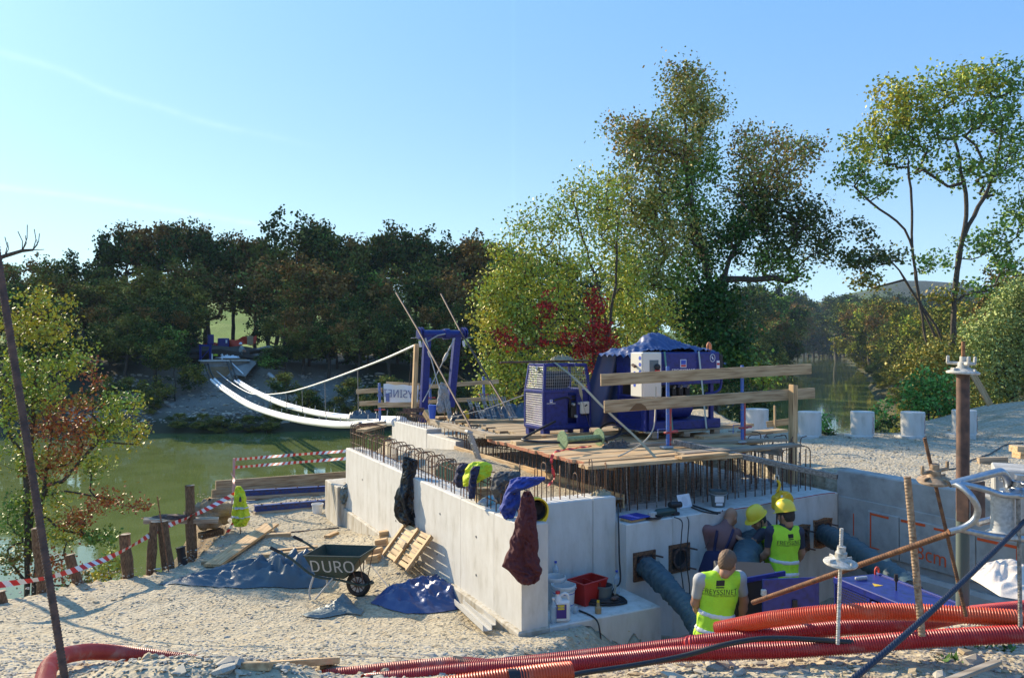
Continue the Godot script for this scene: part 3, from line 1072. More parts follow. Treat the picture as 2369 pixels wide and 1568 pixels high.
	for q in [[0.34,1.36,0.05,1.355,0.03],[-0.14,1.36,-0.5,1.365,0.035],[-0.62,1.35,-0.98,1.35,0.03],[-1.2,1.345,-1.70,1.345,0.035],[0.34,1.38,0.345,0.88,0.022],[-1.69,1.36,-1.69,1.02,0.035],[0.34,0.885,0.2,0.885,0.015]]:
		sp.call(A(fx, q[0], q[1]), A(fx, q[2], q[3]), q[4])
	sp.call(A(5.834,0.66,1.30), A(5.834,0.66,0.98),0.015)
	var figure := text_mesh("18cm",0.17,0.003, "Droid Sans")
	part(rw, "spray_figure", figure, M.spray, Transform3D(Basis(Vector3(sin(AX),-0.06, cos(AX)), Vector3.UP, Vector3(-cos(AX),0, sin(AX))), A(fx,-0.52,0.98)))
func text_mesh(s: String, height: float, depth: float, font := "Droid Sans") -> Mesh:
	var tm := TextMesh.new()
	var f := SystemFont.new()
	f.font_names = PackedStringArray([font])
	tm.font = f
	tm.text = s
	tm.font_size = 64
	tm.pixel_size = height / 46.0
	tm.depth = depth
	tm.curve_step = 2.0
	return tm
const DK := 2.25
func make_deck() -> void:
	rng.seed = 41
	var g := "planks of the timber working deck"
	var t := 1.42
	var k := 0
	while t < 4.2:
		var w := 0.205
		var s0 := 1.58 + rr(-0.03,0.05)
		var s1 := 5.05 + rr(-0.5,0.35)
		var y := DK - 0.025 + (k % 2) * 0.004
		var o := thing("deck_plank", "sawn plank with a red-painted end in the timber working deck", "plank", g)
		plank_n += 1
		board(o, "board", A(s0, t, y), A(s1, t + rr(-0.02,0.02), y), w - 0.012,0.05, wood())
		part(o, "painted_end", MB.new().box(Transform3D(AB(), A(s0 - 0.001, t, y)), Vector3(0.008,0.046, w - 0.018)).mesh(), M.red_end)
		t += w
		k += 1
	t = 4.35
	while t < 8.4:
		var y := DK - 0.03 + (k % 2) * 0.004
		board_thing("deck_plank", "weathered plank in the timber working deck behind the caged pump", "plank", g, A(2.28 + rr(-0.05,0.25), t, y), A(5.9 + rr(-0.4,0.2), t, y),0.21,0.045, wood())
		t += 0.222
		k += 1
	for q in [[2.15,0],[3.1,1],[4.1,2],[5.2,3]]:
		board_thing("bearer", "dark timber bearer laid under the deck planks", "beam", "bearers under the deck", A(q[0],1.45, DK - 0.11), A(q[0] + 0.05,8.3, DK - 0.11),0.09,0.11, M["grey_plank%d" % q[1]])
	var loose := [
		["long pale scaffold board along the front edge of the deck", Vector3(1.50,1.17,2.215), Vector3(4.02,1.12,2.215),0.24,0.045, "plank"],
		["grey weathered board sticking out in front of the deck", Vector3(3.15,1.30,2.262), Vector3(5.35,1.28,2.262),0.22,0.04, "grey_plank"],
		["short thick off-cut under the front board", Vector3(2.9,1.02,2.262), Vector3(3.75,1.05,2.262),0.14,0.035, "plank"],
		["grey board leaning towards the blue power pack", Vector3(2.75,2.35,2.275), Vector3(5.6,1.75,2.275),0.16,0.045, "grey_plank"],
		["thick plank beside the caged pump's foot", Vector3(1.6,3.32,2.278), Vector3(3.3,3.18,2.278),0.23,0.05, "plank"],
		["light plank lying crooked at the deck's corner", Vector3(1.50,4.10,2.29), Vector3(2.75,3.62,2.29),0.18,0.05, "plank"],
		["narrow batten under the caged pump", Vector3(2.3,3.72,2.285), Vector3(4.2,3.72,2.285),0.10,0.06, "plank"],
		["pale plank on top of the deck's far corner", Vector3(2.15,6.9,2.275), Vector3(3.5,6.3,2.275),0.22,0.05, "plank"],
		["plank lying across the end of the deck by the timber post", Vector3(4.6,2.6,2.275), Vector3(6.6,2.75,2.275),0.22,0.05, "plank"],
		["topmost plank by the end of the deck", Vector3(4.7,3.2,2.33), Vector3(6.4,3.35,2.33),0.22,0.05, "plank"],
		["short board lying on the wing wall's far loops", Vector3(0.02,6.05,2.275), Vector3(0.62,6.75,2.275),0.19,0.045, "plank"],
		["narrow board behind the wing wall's far loops", Vector3(0.2,7.1,2.25), Vector3(1.0,7.9,2.22),0.16,0.04, "grey_plank"],
		["thin batten lying on the gravel fill", Vector3(0.75,4.6,1.79), Vector3(1.35,5.1,1.81),0.06,0.03, "grey_plank"]]
	for q in loose:
		plank_n += 1
		board_thing("loose_board", q[0], "board", "loose boards round the deck", A(q[1].x, q[1].y, q[1].z), A(q[2].x, q[2].y, q[2].z), q[3], q[4], wood(q[5]))
	var s1 := s_at(1535,2.0)
	var s2 := s_at(1712,1.95)
	var names := ["worn blue and red guard rail post by the white cabinet", "worn blue and red guard rail post by the end of the deck"]
	for j in 2:
		var s: float = [s1, s2][j]
		var o := thing("rail_post", names[j], "guard rail post", "guard rail posts", AX3(s,1.9, DK))
		part(o, "blue_tube", MB.new().box(Transform3D(Basis.IDENTITY, Vector3(0,0.62,0)), Vector3(0.05,1.16,0.035),0.006).mesh(), M.blue_worn)
		part(o, "red_tube", MB.new().box(Transform3D(Basis.IDENTITY, Vector3(0.046,0.42,0)), Vector3(0.036,0.64,0.03),0.005).mesh(), M.red_worn)
		part(o, "red_foot", MB.new().box(Transform3D(Basis.IDENTITY, Vector3(0.03,-0.06,0)), Vector3(0.05,0.36,0.034),0.005).mesh(), M.red_worn)
		part(o, "clamp", MB.new().box(Transform3D(Basis(Vector3.BACK,0.05), Vector3(0.06,0.235,0.0)), Vector3(0.24,0.03,0.06),0.008).mesh(), M.red_worn)
		part(o, "base_plate", MB.new().box(Transform3D(Basis.IDENTITY, Vector3(-0.04,0.022,0.02)), Vector3(0.18,0.03,0.12),0.008).mesh(), M.galv_dull)
		for y in [1.12,0.72,0.28]:
			part(o, "bracket", MB.new().tube([Vector3(0, y,-0.03), Vector3(-0.15, y,-0.035), Vector3(-0.155, y - 0.13,-0.035)],[0.006],6).mesh(), M.blue_worn)
	var bt := 1.86
	plank_n += 1
	var rails := [["upper guard rail board in front of the blue power pack",1390.0,879.0,1876.0,853.0,0.165,0],["lower guard rail board with a brown stain near its end",1398.0,941.0,1884.0,909.0,0.17,1]]
	for q in rails:
		var sa := s_at(q[1], bt)
		var sb := s_at(q[3], bt)
		var a := A(sa, bt,0)
		var b := A(sb, bt,0)
		a = P(q[1], q[2],-a.z)
		b = P(q[3], q[4],-b.z)
		var o := thing("rail_board", q[0], "guard rail board", "guard rail boards")
		board(o, "board", a, b,0.04, q[5], M["plank%d" % (3 if q[6] else 1)])
		if q[6]:
			var sp := plank_xf(a, b)
			sp.origin = a.lerp(b,0.14) + sp.basis.z * 0.0212 - sp.basis.y * 0.03
			part(o, "stain", MB.new().prism([Vector2(-0.17,-0.05), Vector2(0.15,-0.05), Vector2(0.12,0.0), Vector2(0.05,0.045), Vector2(-0.04,0.05), Vector2(-0.1,0.01)],-0.001,0.001).mesh(), mat(Color(0.16,0.085,0.035),0.8), Transform3D(sp.basis * Basis(Vector3.RIGHT, PI / 2), sp.origin))
	var tp := A(s_at(1833,1.80),1.80,0)
	board_thing("timber_post", "square sawn timber post standing at the end of the guard rail", "post", "", Vector3(tp.x,1.5, tp.z), Vector3(tp.x + 0.02, P(1833,890,-tp.z).y, tp.z),0.10,0.10, M.plank2, AB().z)
	board_thing("timber_stake", "thin timber stake behind the square post", "stake", "", P(1793,1000,15.2), P(1793,938,15.2),0.035,0.035, M.plank1, AB().z)
	board_thing("low_rail", "low horizontal board between the stake and the concrete cylinder", "board", "", P(1774,982,15.3), P(1832,974,15.1),0.03,0.12, M.plank1)
	var pts := bez([P(1283,838,12.9), P(1335,880,12.4), P(1398,944,11.6), P(1470,1010,10.9), P(1517,1058,10.45)],6)
	solo("lashing_strap", "khaki lashing strap running from the caged pump down over the deck", "strap", "", strap_mesh(pts,0.05), M.strap_khaki)
	var ta := P(1560,1022,11.55)
	var tb := P(1938,1103,10.25)
	var ha := MB.new()
	ha.beam(ta, tb,0.075,0.075, Vector3.UP,0.006)
	var tube := thing("square_steel_tube", "grey square steel tube cantilevered out over the pit", "steel tube")
	part(tube, "profile", ha.mesh(), M.rebar_pale)
	var d := (tb - ta).normalized()
	part(tube, "hollow_end", MB.new().beam(tb, tb + d * 0.002,0.06,0.06).mesh(), M.dark)
	make_hoist(ta.lerp(tb,0.655))
	var dr := thing("winding_drum", "pale green winding drum on two flanged discs lying on the deck", "drum")
	var c0 := P(1302,1008,11.35)
	var c1 := P(1386,1000,11.7)
	c0.y = DK + 0.135
	c1.y = DK + 0.135
	var ax := (c1 - c0).normalized()
	var q := Quaternion(Vector3.UP, ax)
	part(dr, "axle", MB.new().tube([c0, c1],[0.042],14).mesh(), M.green_drum)
	for e in [c0, c1]:
		part(dr, "flange", MB.new().lathe(Transform3D(Basis(q), e),[Vector2(0,-0.008), Vector2(0.13,-0.008), Vector2(0.134,0), Vector2(0.13,0.008), Vector2(0,0.008)],24).mesh(), M.green_drum)
	solo("red_ribbon", "crumpled red plastic ribbon hanging over the deck edge", "ribbon", "", strap_mesh(bez([P(1368,1032,11.1), P(1340,1035,10.9), P(1310,1040,10.6), P(1284,1046,10.45), P(1276,1062,10.4), P(1279,1085,10.38), P(1281,1108,10.36), P(1268,1124,10.3)],5),0.045,0.6), mat(Color(0.62,0.03,0.03),0.5))
	var rag := crumple(A(s_at(1430,2.3),2.3, DK + 0.003),0.24,0.13,0.10,5, AB())
	solo("rag", "grey crumpled rag on the deck by the guard rail", "rag", "", rag, M.grey_cloth)
	solo("hose", "black hydraulic hose curling from the caged pump over the planks", "hose", "", MB.new().tube(bez([P(1284,975,12.6), P(1250,992,12.2), P(1214,1012,11.7), P(1212,1018,11.45), P(1250,1022,11.4), P(1330,1024,11.45), P(1400,1018,11.7), P(1440,1004,12.2), P(1466,1000,12.4)],8),[0.02],8).mesh(), M.cable_black)
	solo("hose", "thin cream hose hanging down beside the white cabinet onto the planks", "hose", "", MB.new().tube(bez([P(1518,895,12.0), P(1517,940,11.9), P(1512,990,11.6), P(1490,1022,11.1), P(1455,1044,10.7), P(1430,1056,10.5)],8),[0.011],7).mesh(), mat(Color(0.45,0.40,0.30),0.6))
	solo("hose", "dark coil of hose lying between the two machines", "hose", "", MB.new().tube(bez([P(1385,1000,12.6), P(1395,985,12.8), P(1420,978,13.2), P(1440,990,12.9), P(1425,1008,12.2), P(1398,1016,11.9), P(1410,1024,11.6)],8),[0.018],8).mesh(), M.cable_black)
func strap_mesh(pts: Array, w: float, wob := 0.0) -> Mesh:
	var a := []
	var k := pts.size()
	var top := []
	var bot := []
	for j in k:
		var t: Vector3 = (pts[mini(j + 1, k - 1)] - pts[maxi(j - 1,0)]).normalized()
		var s := t.cross(Vector3.UP)
		if s.length() < 0.2:
			s = Vector3.RIGHT
		s = s.normalized()
		if wob > 0.0:
			s = s.rotated(t, wob * sin(j * 1.3))
		var n := s.cross(t)
		for e in [-0.5,0.5]:
			top.append(pts[j] + s * w * e + n * 0.0015)
			bot.append(pts[j] - s * w * e - n * 0.0015)
	var mb := MB.new()
	mb.grid(top,2, k)
	mb.grid(bot,2, k)
	return mb.mesh()
func crumple(c: Vector3, lx: float, lz: float, h: float, seed_: int, b := Basis.IDENTITY) -> Mesh:
	var pts := []
	var rings := 14
	var seg := 34
	for j in rings:
		var r := 1.0 - j / float(rings - 1)
		for k in seg:
			var an := -TAU * k / seg
			var e := 1.0 + 0.28 * nz2.get_noise_2d(cos(an) * 1.6 + seed_ * 9.0, sin(an) * 1.6)
			var x := cos(an) * r * lx * e
			var z := sin(an) * r * lz * e
			var y := h * (1.0 - pow(r,4.0)) * (0.7 + 0.6 * nz2.get_noise_2d(x * 9.0 / lx * 0.4 + seed_, z * 9.0 / lz * 0.4)) + 0.5 * h * (0.3 - absf(nz2.get_noise_2d(x / lx * 3.0, z / lz * 3.0 + seed_))) * (1.0 if r < 0.97 else 0.0)
			pts.append(c + b * Vector3(x, maxf(y,0.0), z))
	return MB.new().grid(pts, seg, rings, true).mesh()
func make_hoist(at: Vector3) -> void:
	var o := thing("chain_hoist", "yellow chain hoist hanging on a shackle from the square tube", "hoist")
	var b := at + Vector3(0,-0.04,0)
	var m := PP(b)
	var f := -b.z
	var sh := MB.new()
	sh.tube([b + Vector3(0,0.05,0), P(m.x + 1, m.y + 18, f)],[0.012],8)
	part(o, "rod", sh.mesh(), M.white_steel)
	var c := P(m.x + 1, m.y + 26, f)
	var ring := []
	for k in 13:
		var an := TAU * k / 12.0
		ring.append(c + Vector3(cos(an) * 0.026, sin(an) * 0.04,0))
	part(o, "shackle", MB.new().tube(ring,[0.011],8, false).mesh(), M.white_steel)
	part(o, "hook", MB.new().tube(bez([c + Vector3(0,-0.03,0), c + Vector3(0.03,-0.07,0.01), c + Vector3(0.025,-0.13,0.01), c + Vector3(0.0,-0.19,0.0)],5),[0.02],8).mesh(), M.yellow)
	var bc := c + Vector3(0.06,-0.30,0)
	var body := MB.new()
	body.lathe(Transform3D(Basis(Vector3.RIGHT, PI / 2.0).rotated(Vector3.UP,0.5), bc + Vector3(0.03,0,0)),[Vector2(0,-0.09), Vector2(0.10,-0.09), Vector2(0.125,-0.06), Vector2(0.125,0.05), Vector2(0.10,0.085), Vector2(0,0.085)],14)
	part(o, "gear_case", body.mesh(), M.yellow)
	part(o, "chain_guide", MB.new().box(Transform3D(Basis(Vector3.UP,0.5), bc + Vector3(-0.07,-0.03,0.02)), Vector3(0.13,0.20,0.13),0.03).mesh(), M.yellow)
	part(o, "cover_plate", MB.new().box(Transform3D(Basis(Vector3.UP,0.5), bc + Vector3(0.02,0.09,0.07)), Vector3(0.11,0.08,0.03),0.012).mesh(), M.yellow)
	part(o, "label_plate", MB.new().box(Transform3D(Basis(Vector3.UP,0.5), bc + Vector3(-0.03,0.07,0.11)), Vector3(0.045,0.03,0.004),0.001).mesh(), M.white)
	part(o, "chain", MB.new().tube([bc + Vector3(-0.06,-0.1,0.0), bc + Vector3(-0.06,-0.85,-0.05)],[0.012],6).mesh(), M.rust_dark)
func PP(p: Vector3) -> Vector2:
	var q := (p - Vector3(0, CAM_Y,0)).rotated(Vector3.RIGHT,-PITCH)
	return Vector2(1184.5 + q.x / -q.z * FPX,784.0 - q.y / -q.z * FPX)
func make_machines() -> void:
	rng.seed = 51
	var t0 := 3.86
	var s0 := s_at(1258, t0)
	var s1 := s_at(1364, t0)
	var w := s1 - s0
	var dp := t_at(1216, s0) - t0
	dp = clampf(dp,0.5,0.95)
	var o := thing("caged_pump", "dark blue hydraulic pump unit in a steel cage with mesh sides", "machine", "", AX3(s0, t0, DK + 0.01))
	var H := 1.17
	var ib := 0.06
	var fr := 0.045
	var bl: Material = M.blue
	for sx in [0.0,1.0]:
		for sz in [0.0,1.0]:
			var lean := Vector3((0.5 - sx) * 0.10,0, (sz - 0.5) * 0.10)
			var b := Vector3(sx * w,0.12,-sz * dp)
			var m := b + Vector3(0,0.62,0)
			part(o, "corner_post", MB.new().beam(b, m, fr, fr, Vector3.BACK,0.006).beam(m, m + lean + Vector3(0, H - 0.74,0), fr, fr, Vector3.BACK,0.006).mesh(), bl)
			part(o, "foot", MB.new().box(Transform3D(Basis.IDENTITY, Vector3(clampf(sx * w,0.06, w - 0.06),0.055, clampf(-sz * dp,-dp + 0.06,-0.06))), Vector3(0.12,0.13,0.12),0.006).mesh(), bl)
	for y in [0.15,0.74, H]:
		var i := 0.05 if y > 1.0 else 0.0
		for sz in [0.0,1.0]:
			part(o, "rail", MB.new().beam(Vector3(i, y,-sz * dp - i * (1 - 2 * sz)), Vector3(w - i, y,-sz * dp - i * (1 - 2 * sz)), fr,0.05, Vector3.UP,0.006).mesh(), bl)
		for sx in [0.0,1.0]:
			part(o, "rail", MB.new().beam(Vector3(sx * w + i * (1 - 2 * sx), y,-i), Vector3(sx * w + i * (1 - 2 * sx), y,-dp + i), fr,0.05, Vector3.UP,0.006).mesh(), bl)
	part(o, "base_tray", MB.new().box(Transform3D(Basis.IDENTITY, Vector3(w / 2,0.15,-dp / 2)), Vector3(w + 0.02,0.10, dp + 0.02),0.01).mesh(), bl)
	part(o, "side_panel", MB.new().box(Transform3D(Basis.IDENTITY, Vector3(0.24,0.46,0.004)), Vector3(0.42,0.54,0.02),0.008).mesh(), bl)
	part(o, "side_panel", MB.new().box(Transform3D(Basis.IDENTITY, Vector3(w - 0.15,0.46,0.004)), Vector3(0.22,0.54,0.02),0.008).mesh(), bl)
	part(o, "rear_panel", MB.new().box(Transform3D(Basis.IDENTITY, Vector3(w / 2,0.46,-dp)), Vector3(w - 0.05,0.54,0.02),0.004).mesh(), bl)
	part(o, "tank", MB.new().box(Transform3D(Basis.IDENTITY, Vector3(w * 0.5,0.34,-dp * 0.55)), Vector3(w - 0.16,0.32, dp - 0.25),0.02).mesh(), bl)
	part(o, "pump_body", MB.new().tube([Vector3(0.12,0.92,-dp * 0.5), Vector3(0.6,0.92,-dp * 0.5)],[0.15],18).mesh(), M.dark)
	part(o, "motor", MB.new().tube([Vector3(0.12,0.62,-dp * 0.3), Vector3(0.72,0.62,-dp * 0.3)],[0.14],16).mesh(), M.blue)
	part(o, "valve_block", MB.new().box(Transform3D(Basis.IDENTITY, Vector3(0.62,0.42,-0.07)), Vector3(0.18,0.26,0.14),0.015).mesh(), M.dark)
	part(o, "valve_block", MB.new().box(Transform3D(Basis.IDENTITY, Vector3(0.60,0.62,-0.10)), Vector3(0.10,0.10,0.10),0.015).mesh(), M.rubber)
	for q in [[0.55,0.52],[0.66,0.53],[0.6,0.32]]:
		part(o, "fitting", MB.new().tube([Vector3(q[0], q[1],-0.02), Vector3(q[0], q[1],0.05)],[0.022],10).mesh(), M.galv_dull)
	part(o, "pipe", MB.new().tube(bez([Vector3(0.18,0.60,0.03), Vector3(0.36,0.64,0.05), Vector3(0.46,0.62,0.05), Vector3(0.48,0.52,0.03), Vector3(0.5,0.46,-0.02)],5),[0.014],8).mesh(), M.cable_black)
	part(o, "switch_box", MB.new().box(Transform3D(Basis.IDENTITY, Vector3(w - 0.13,0.46,0.05)), Vector3(0.15,0.2,0.07),0.01).mesh(), M.cream_paint)
	part(o, "switch_knob", MB.new().box(Transform3D(Basis(Vector3.BACK,0.5), Vector3(w - 0.13,0.5,0.095)), Vector3(0.05,0.018,0.02),0.004).mesh(), M.dark)
	for k in 4:
		part(o, "cable_gland", MB.new().tube([Vector3(w - 0.185 + k * 0.036,0.36,0.05), Vector3(w - 0.185 + k * 0.036,0.325,0.05)],[0.011],8).mesh(), M.dark)
	part(o, "emblem", MB.new().box(Transform3D(Basis.IDENTITY, Vector3(0.13,0.585,0.018)), Vector3(0.05,0.05,0.003),0.001).mesh(), M.print_white)
	part(o, "emblem_print", MB.new().box(Transform3D(Basis.IDENTITY, Vector3(0.13,0.592,0.0205)), Vector3(0.036,0.022,0.002)).mesh(), M.print_blue)
	part(o, "lettering", text_mesh("FREYSSIMAT",0.022,0.002), M.print_white, Transform3D(Basis.IDENTITY, Vector3(0.13,0.545,0.017)))
	for k in 26:
		var y := 0.20 + k * 0.0375
		var i := maxf(0.0, (y - 0.74) / 0.43) * 0.05
		part(o, "mesh_wire", MB.new().tube([Vector3(i - 0.012, y,-0.03 - i), Vector3(i - 0.012, y,-dp + 0.03 + i)],[0.0035],4, false).mesh(), M.galv)
	for k in 14:
		var z := -0.05 - (dp - 0.10) * k / 13.0
		part(o, "mesh_wire", MB.new().tube([Vector3(-0.006,0.18, z), Vector3(-0.006,0.74, z), Vector3(0.044, H - 0.03, lerpf(z,-dp / 2,0.11))],[0.0022],4, false).mesh(), M.galv)
	for k in 22:
		var x := 0.06 + (w - 0.12) * k / 21.0
		part(o, "mesh_wire", MB.new().tube([Vector3(x,0.76,0.0), Vector3(lerpf(x, w / 2,0.08), H - 0.03,-0.05)],[0.0024],4, false).mesh(), M.galv_dull)
	for k in 7:
		var y := 0.80 + k * 0.05
		var i := (y - 0.74) / 0.43 * 0.05
		part(o, "mesh_wire", MB.new().tube([Vector3(i, y,-i), Vector3(w - i, y,-i)],[0.002],4, false).mesh(), M.galv_dull)
	part(o, "lifting_eye", MB.new().tube(bez([Vector3(0.02, H - 0.02,-dp * 0.35), Vector3(0.0, H - 0.10,-dp * 0.35 - 0.03), Vector3(0.02, H - 0.02,-dp * 0.35 - 0.06)],6),[0.01],6).mesh(), M.galv)
	solo("steel_bar", "thin dark steel bar lying across the top of the caged pump", "bar", "", MB.new().tube([A(s0 - 0.55, t0 + 0.5, DK + H + 0.055), A(s1 + 0.22, t0 + 0.35, DK + H + 0.075)],[0.016],8).mesh(), M.rust_dark)
	solo("rope_bundle", "knotted pale rope bundle on top of the caged pump", "rope", "", crumple(A(s0 + 0.52, t0 + 0.3, DK + H + 0.09),0.2,0.1,0.08,12, AB()), M.strap_khaki)
	solo("lashing_strap", "dark khaki strap hanging down the front of the caged pump", "strap", "", strap_mesh(bez([A(s0 + 0.55, t0 - 0.06, DK + H + 0.04), A(s0 + 0.60, t0 - 0.10, DK + 0.95), A(s0 + 0.68, t0 - 0.14, DK + 0.5), A(s0 + 0.80, t0 - 0.2, DK + 0.06)],5),0.05), M.strap_khaki)
	var t1 := 2.75
	var u0 := s_at(1503, t1)
	var u1 := s_at(1668, t1)
	var W := u1 - u0
	var D := 0.95
	o = thing("power_pack", "large dark blue hydraulic power pack on a pallet under a tarpaulin", "machine", "", AX3(u0, t1, DK + 0.01))
	for k in 3:
		part(o, "pallet_block", MB.new().box(Transform3D(Basis.IDENTITY, Vector3(0.12 + k * (W - 0.2) / 2.0,0.06,-0.06)), Vector3(0.12,0.09,0.12),0.004).mesh(), M.grey_plank1)
		part(o, "pallet_block", MB.new().box(Transform3D(Basis.IDENTITY, Vector3(0.12 + k * (W - 0.2) / 2.0,0.06,-D + 0.06)), Vector3(0.12,0.09,0.12),0.004).mesh(), M.grey_plank1)
	for k in 5:
		part(o, "pallet_board", bent_box(W + 0.1,0.022,0.11,40 + k), M["grey_plank%d" % (k % 4)], Transform3D(Basis.IDENTITY, Vector3(W / 2,0.118,-0.05 - k * (D - 0.1) / 4.0)))
	part(o, "base_frame", MB.new().box(Transform3D(Basis.IDENTITY, Vector3(W / 2,0.21,-D / 2)), Vector3(W,0.15, D),0.012).mesh(), M.blue)
	part(o, "upper_tank", MB.new().box(Transform3D(Basis.IDENTITY, Vector3(W * 0.5,1.16,-D / 2)), Vector3(W * 0.98,0.46, D),0.018).mesh(), M.blue)
	part(o, "tank_lip", MB.new().box(Transform3D(Basis.IDENTITY, Vector3(W * 0.5,0.90,0.012)), Vector3(W * 0.96,0.07,0.03),0.01).mesh(), M.blue)
	for x in [0.06, W - 0.18]:
		part(o, "column", MB.new().box(Transform3D(Basis.IDENTITY, Vector3(x,0.6,-0.04)), Vector3(0.07,0.66,0.07),0.008).mesh(), M.blue)
		part(o, "column", MB.new().box(Transform3D(Basis.IDENTITY, Vector3(x,0.6,-D + 0.06)), Vector3(0.07,0.66,0.07),0.008).mesh(), M.blue)
	part(o, "motor", MB.new().tube([Vector3(0.30,0.48,-0.30), Vector3(0.36,0.48,-0.30), Vector3(0.361,0.48,-0.30), Vector3(0.95,0.48,-0.30), Vector3(1.02,0.48,-0.30)],[0.12,0.18,0.19,0.19,0.13],20).mesh(), M.blue)
	for k in 5:
		part(o, "valve", MB.new().box(Transform3D(Basis.IDENTITY, Vector3(0.28 + k * 0.14,0.74,-0.14)), Vector3(0.09,0.13,0.12),0.012).mesh(), M.dark)
		part(o, "fitting", MB.new().tube([Vector3(0.28 + k * 0.14,0.80,-0.1), Vector3(0.28 + k * 0.14,0.84,-0.06)],[0.018],8).mesh(), M.galv_dull)
	part(o, "rear_panel", MB.new().box(Transform3D(Basis.IDENTITY, Vector3(W / 2,0.6,-D + 0.02)), Vector3(W - 0.1,0.66,0.02),0.004).mesh(), M.dark)
	part(o, "pipe", MB.new().tube(bez([Vector3(W - 0.10,1.02,0.0), Vector3(W + 0.0,0.98,0.0), Vector3(W - 0.01,0.80,0.0), Vector3(W - 0.12,0.72,0.0), Vector3(W - 0.3,0.70,-0.05)],5),[0.022],10).mesh(), M.blue)
	part(o, "pipe", MB.new().tube(bez([Vector3(0.2,0.58,0.0), Vector3(0.5,0.60,0.02), Vector3(0.9,0.66,0.0)],5),[0.016],8).mesh(), M.cable_black)
	part(o, "dark_panel", MB.new().box(Transform3D(Basis.IDENTITY, Vector3(W + 0.03,1.14,-0.10)), Vector3(0.08,0.42,0.16),0.01).mesh(), M.dark)
	part(o, "label_plate", MB.new().box(Transform3D(Basis.IDENTITY, Vector3(W - 0.06,1.15,0.003)), Vector3(0.065,0.19,0.004),0.001).mesh(), M.print_white)
	part(o, "label_print", MB.new().box(Transform3D(Basis.IDENTITY, Vector3(W - 0.06,1.19,0.006)), Vector3(0.055,0.035,0.002)).mesh(), M.print_red)
	part(o, "lifting_ring", MB.new().tube(bez([Vector3(W - 0.17,1.39,-0.1), Vector3(W - 0.20,1.48,-0.1), Vector3(W - 0.17,1.54,-0.1), Vector3(W - 0.13,1.50,-0.1), Vector3(W - 0.13,1.39,-0.1)],5),[0.018],8).mesh(), mat(Color(0.62,0.22,0.10),0.5))
	part(o, "side_box", MB.new().box(Transform3D(Basis.IDENTITY, Vector3(-0.02,0.40,-0.40)), Vector3(0.06,0.54,0.72),0.01).mesh(), M.blue)
	for k in 17:
		part(o, "louvre", MB.new().box(Transform3D(Basis(Vector3.BACK,0.6), Vector3(-0.056,0.19 + k * 0.0265,-0.42)), Vector3(0.02,0.004,0.52)).mesh(), M.blue)
	part(o, "side_lip", MB.new().box(Transform3D(Basis.IDENTITY, Vector3(-0.05,0.68,-0.40)), Vector3(0.14,0.02,0.74),0.006).mesh(), M.blue)
	part(o, "side_door", MB.new().box(Transform3D(Basis.IDENTITY, Vector3(0.06,0.42,0.004)), Vector3(0.15,0.52,0.02),0.006).mesh(), M.blue)
	part(o, "emblem", MB.new().box(Transform3D(Basis.IDENTITY, Vector3(W * 0.46,1.205,0.002)), Vector3(0.125,0.13,0.004),0.002).mesh(), M.print_white)
	part(o, "emblem_print", MB.new().box(Transform3D(Basis.IDENTITY, Vector3(W * 0.46,1.225,0.006)), Vector3(0.10,0.07,0.002)).mesh(), M.print_blue)
	part(o, "emblem_band", MB.new().box(Transform3D(Basis.IDENTITY, Vector3(W * 0.46,1.168,0.006)), Vector3(0.10,0.032,0.002)).mesh(), M.print_red)
	part(o, "lettering", text_mesh("FREYSSIMAT",0.062,0.002), M.print_white, Transform3D(Basis.IDENTITY, Vector3(W * 0.46,1.085,0.003)))
	for x in [0.17, W - 0.18]:
		var ring := []
		for k in 17:
			ring.append(Vector3(x + cos(TAU * k / 16.0) * 0.052,1.29 + sin(TAU * k / 16.0) * 0.062,0.004))
		part(o, "warning_ring", MB.new().tube(ring,[0.006],4, false).mesh(), M.print_white)
		part(o, "warning_sign", MB.new().box(Transform3D(Basis(Vector3.BACK,0.6), Vector3(x,1.29,0.003)), Vector3(0.02,0.06,0.002)).mesh(), M.print_white)
	for q in [[0.27, M.strap_green, "green"],[W * 0.66, M.strap_pale, "pale green"]]:
		var x: float = q[0]
		var yb := 0.13
		part(o, "strap", MB.new().beam(Vector3(x,1.40,0.034), Vector3(x + 0.16, yb,0.034),0.003,0.032, Vector3.RIGHT).mesh(), q[1])
	var cab := thing("switch_cabinet", "cream white electrical switch cabinet with blue warning stickers", "cabinet", "", Transform3D(AB(), A(u0 - 0.08, t1 - 0.13, DK + 0.69)))
	var cw := 0.36
	part(cab, "case", MB.new().box(Transform3D(Basis.IDENTITY, Vector3(0,0.36,-0.10)), Vector3(cw,0.70,0.30),0.012).mesh(), M.cream_paint)
	part(cab, "door", MB.new().box(Transform3D(Basis.IDENTITY, Vector3(-cw / 2 - 0.012,0.36,-0.10)), Vector3(0.02,0.68,0.29),0.006).mesh(), M.cream_paint)
	part(cab, "glazed_panel", MB.new().box(Transform3D(Basis.IDENTITY, Vector3(0.03,0.46,0.052)), Vector3(0.17,0.26,0.01),0.003).mesh(), mat(Color(0.10,0.14,0.16),0.2))
	part(cab, "switch_knob", MB.new().lathe(Transform3D(Basis(Vector3.RIGHT, PI / 2), Vector3(0.08,0.48,0.055)),[Vector2(0.05,0), Vector2(0.05,0.03), Vector2(0.03,0.05), Vector2(0,0.05)],12).mesh(), M.dark)
	part(cab, "switch_plate", MB.new().box(Transform3D(Basis.IDENTITY, Vector3(0.09,0.385,0.06)), Vector3(0.10,0.11,0.02),0.006).mesh(), M.print_red)
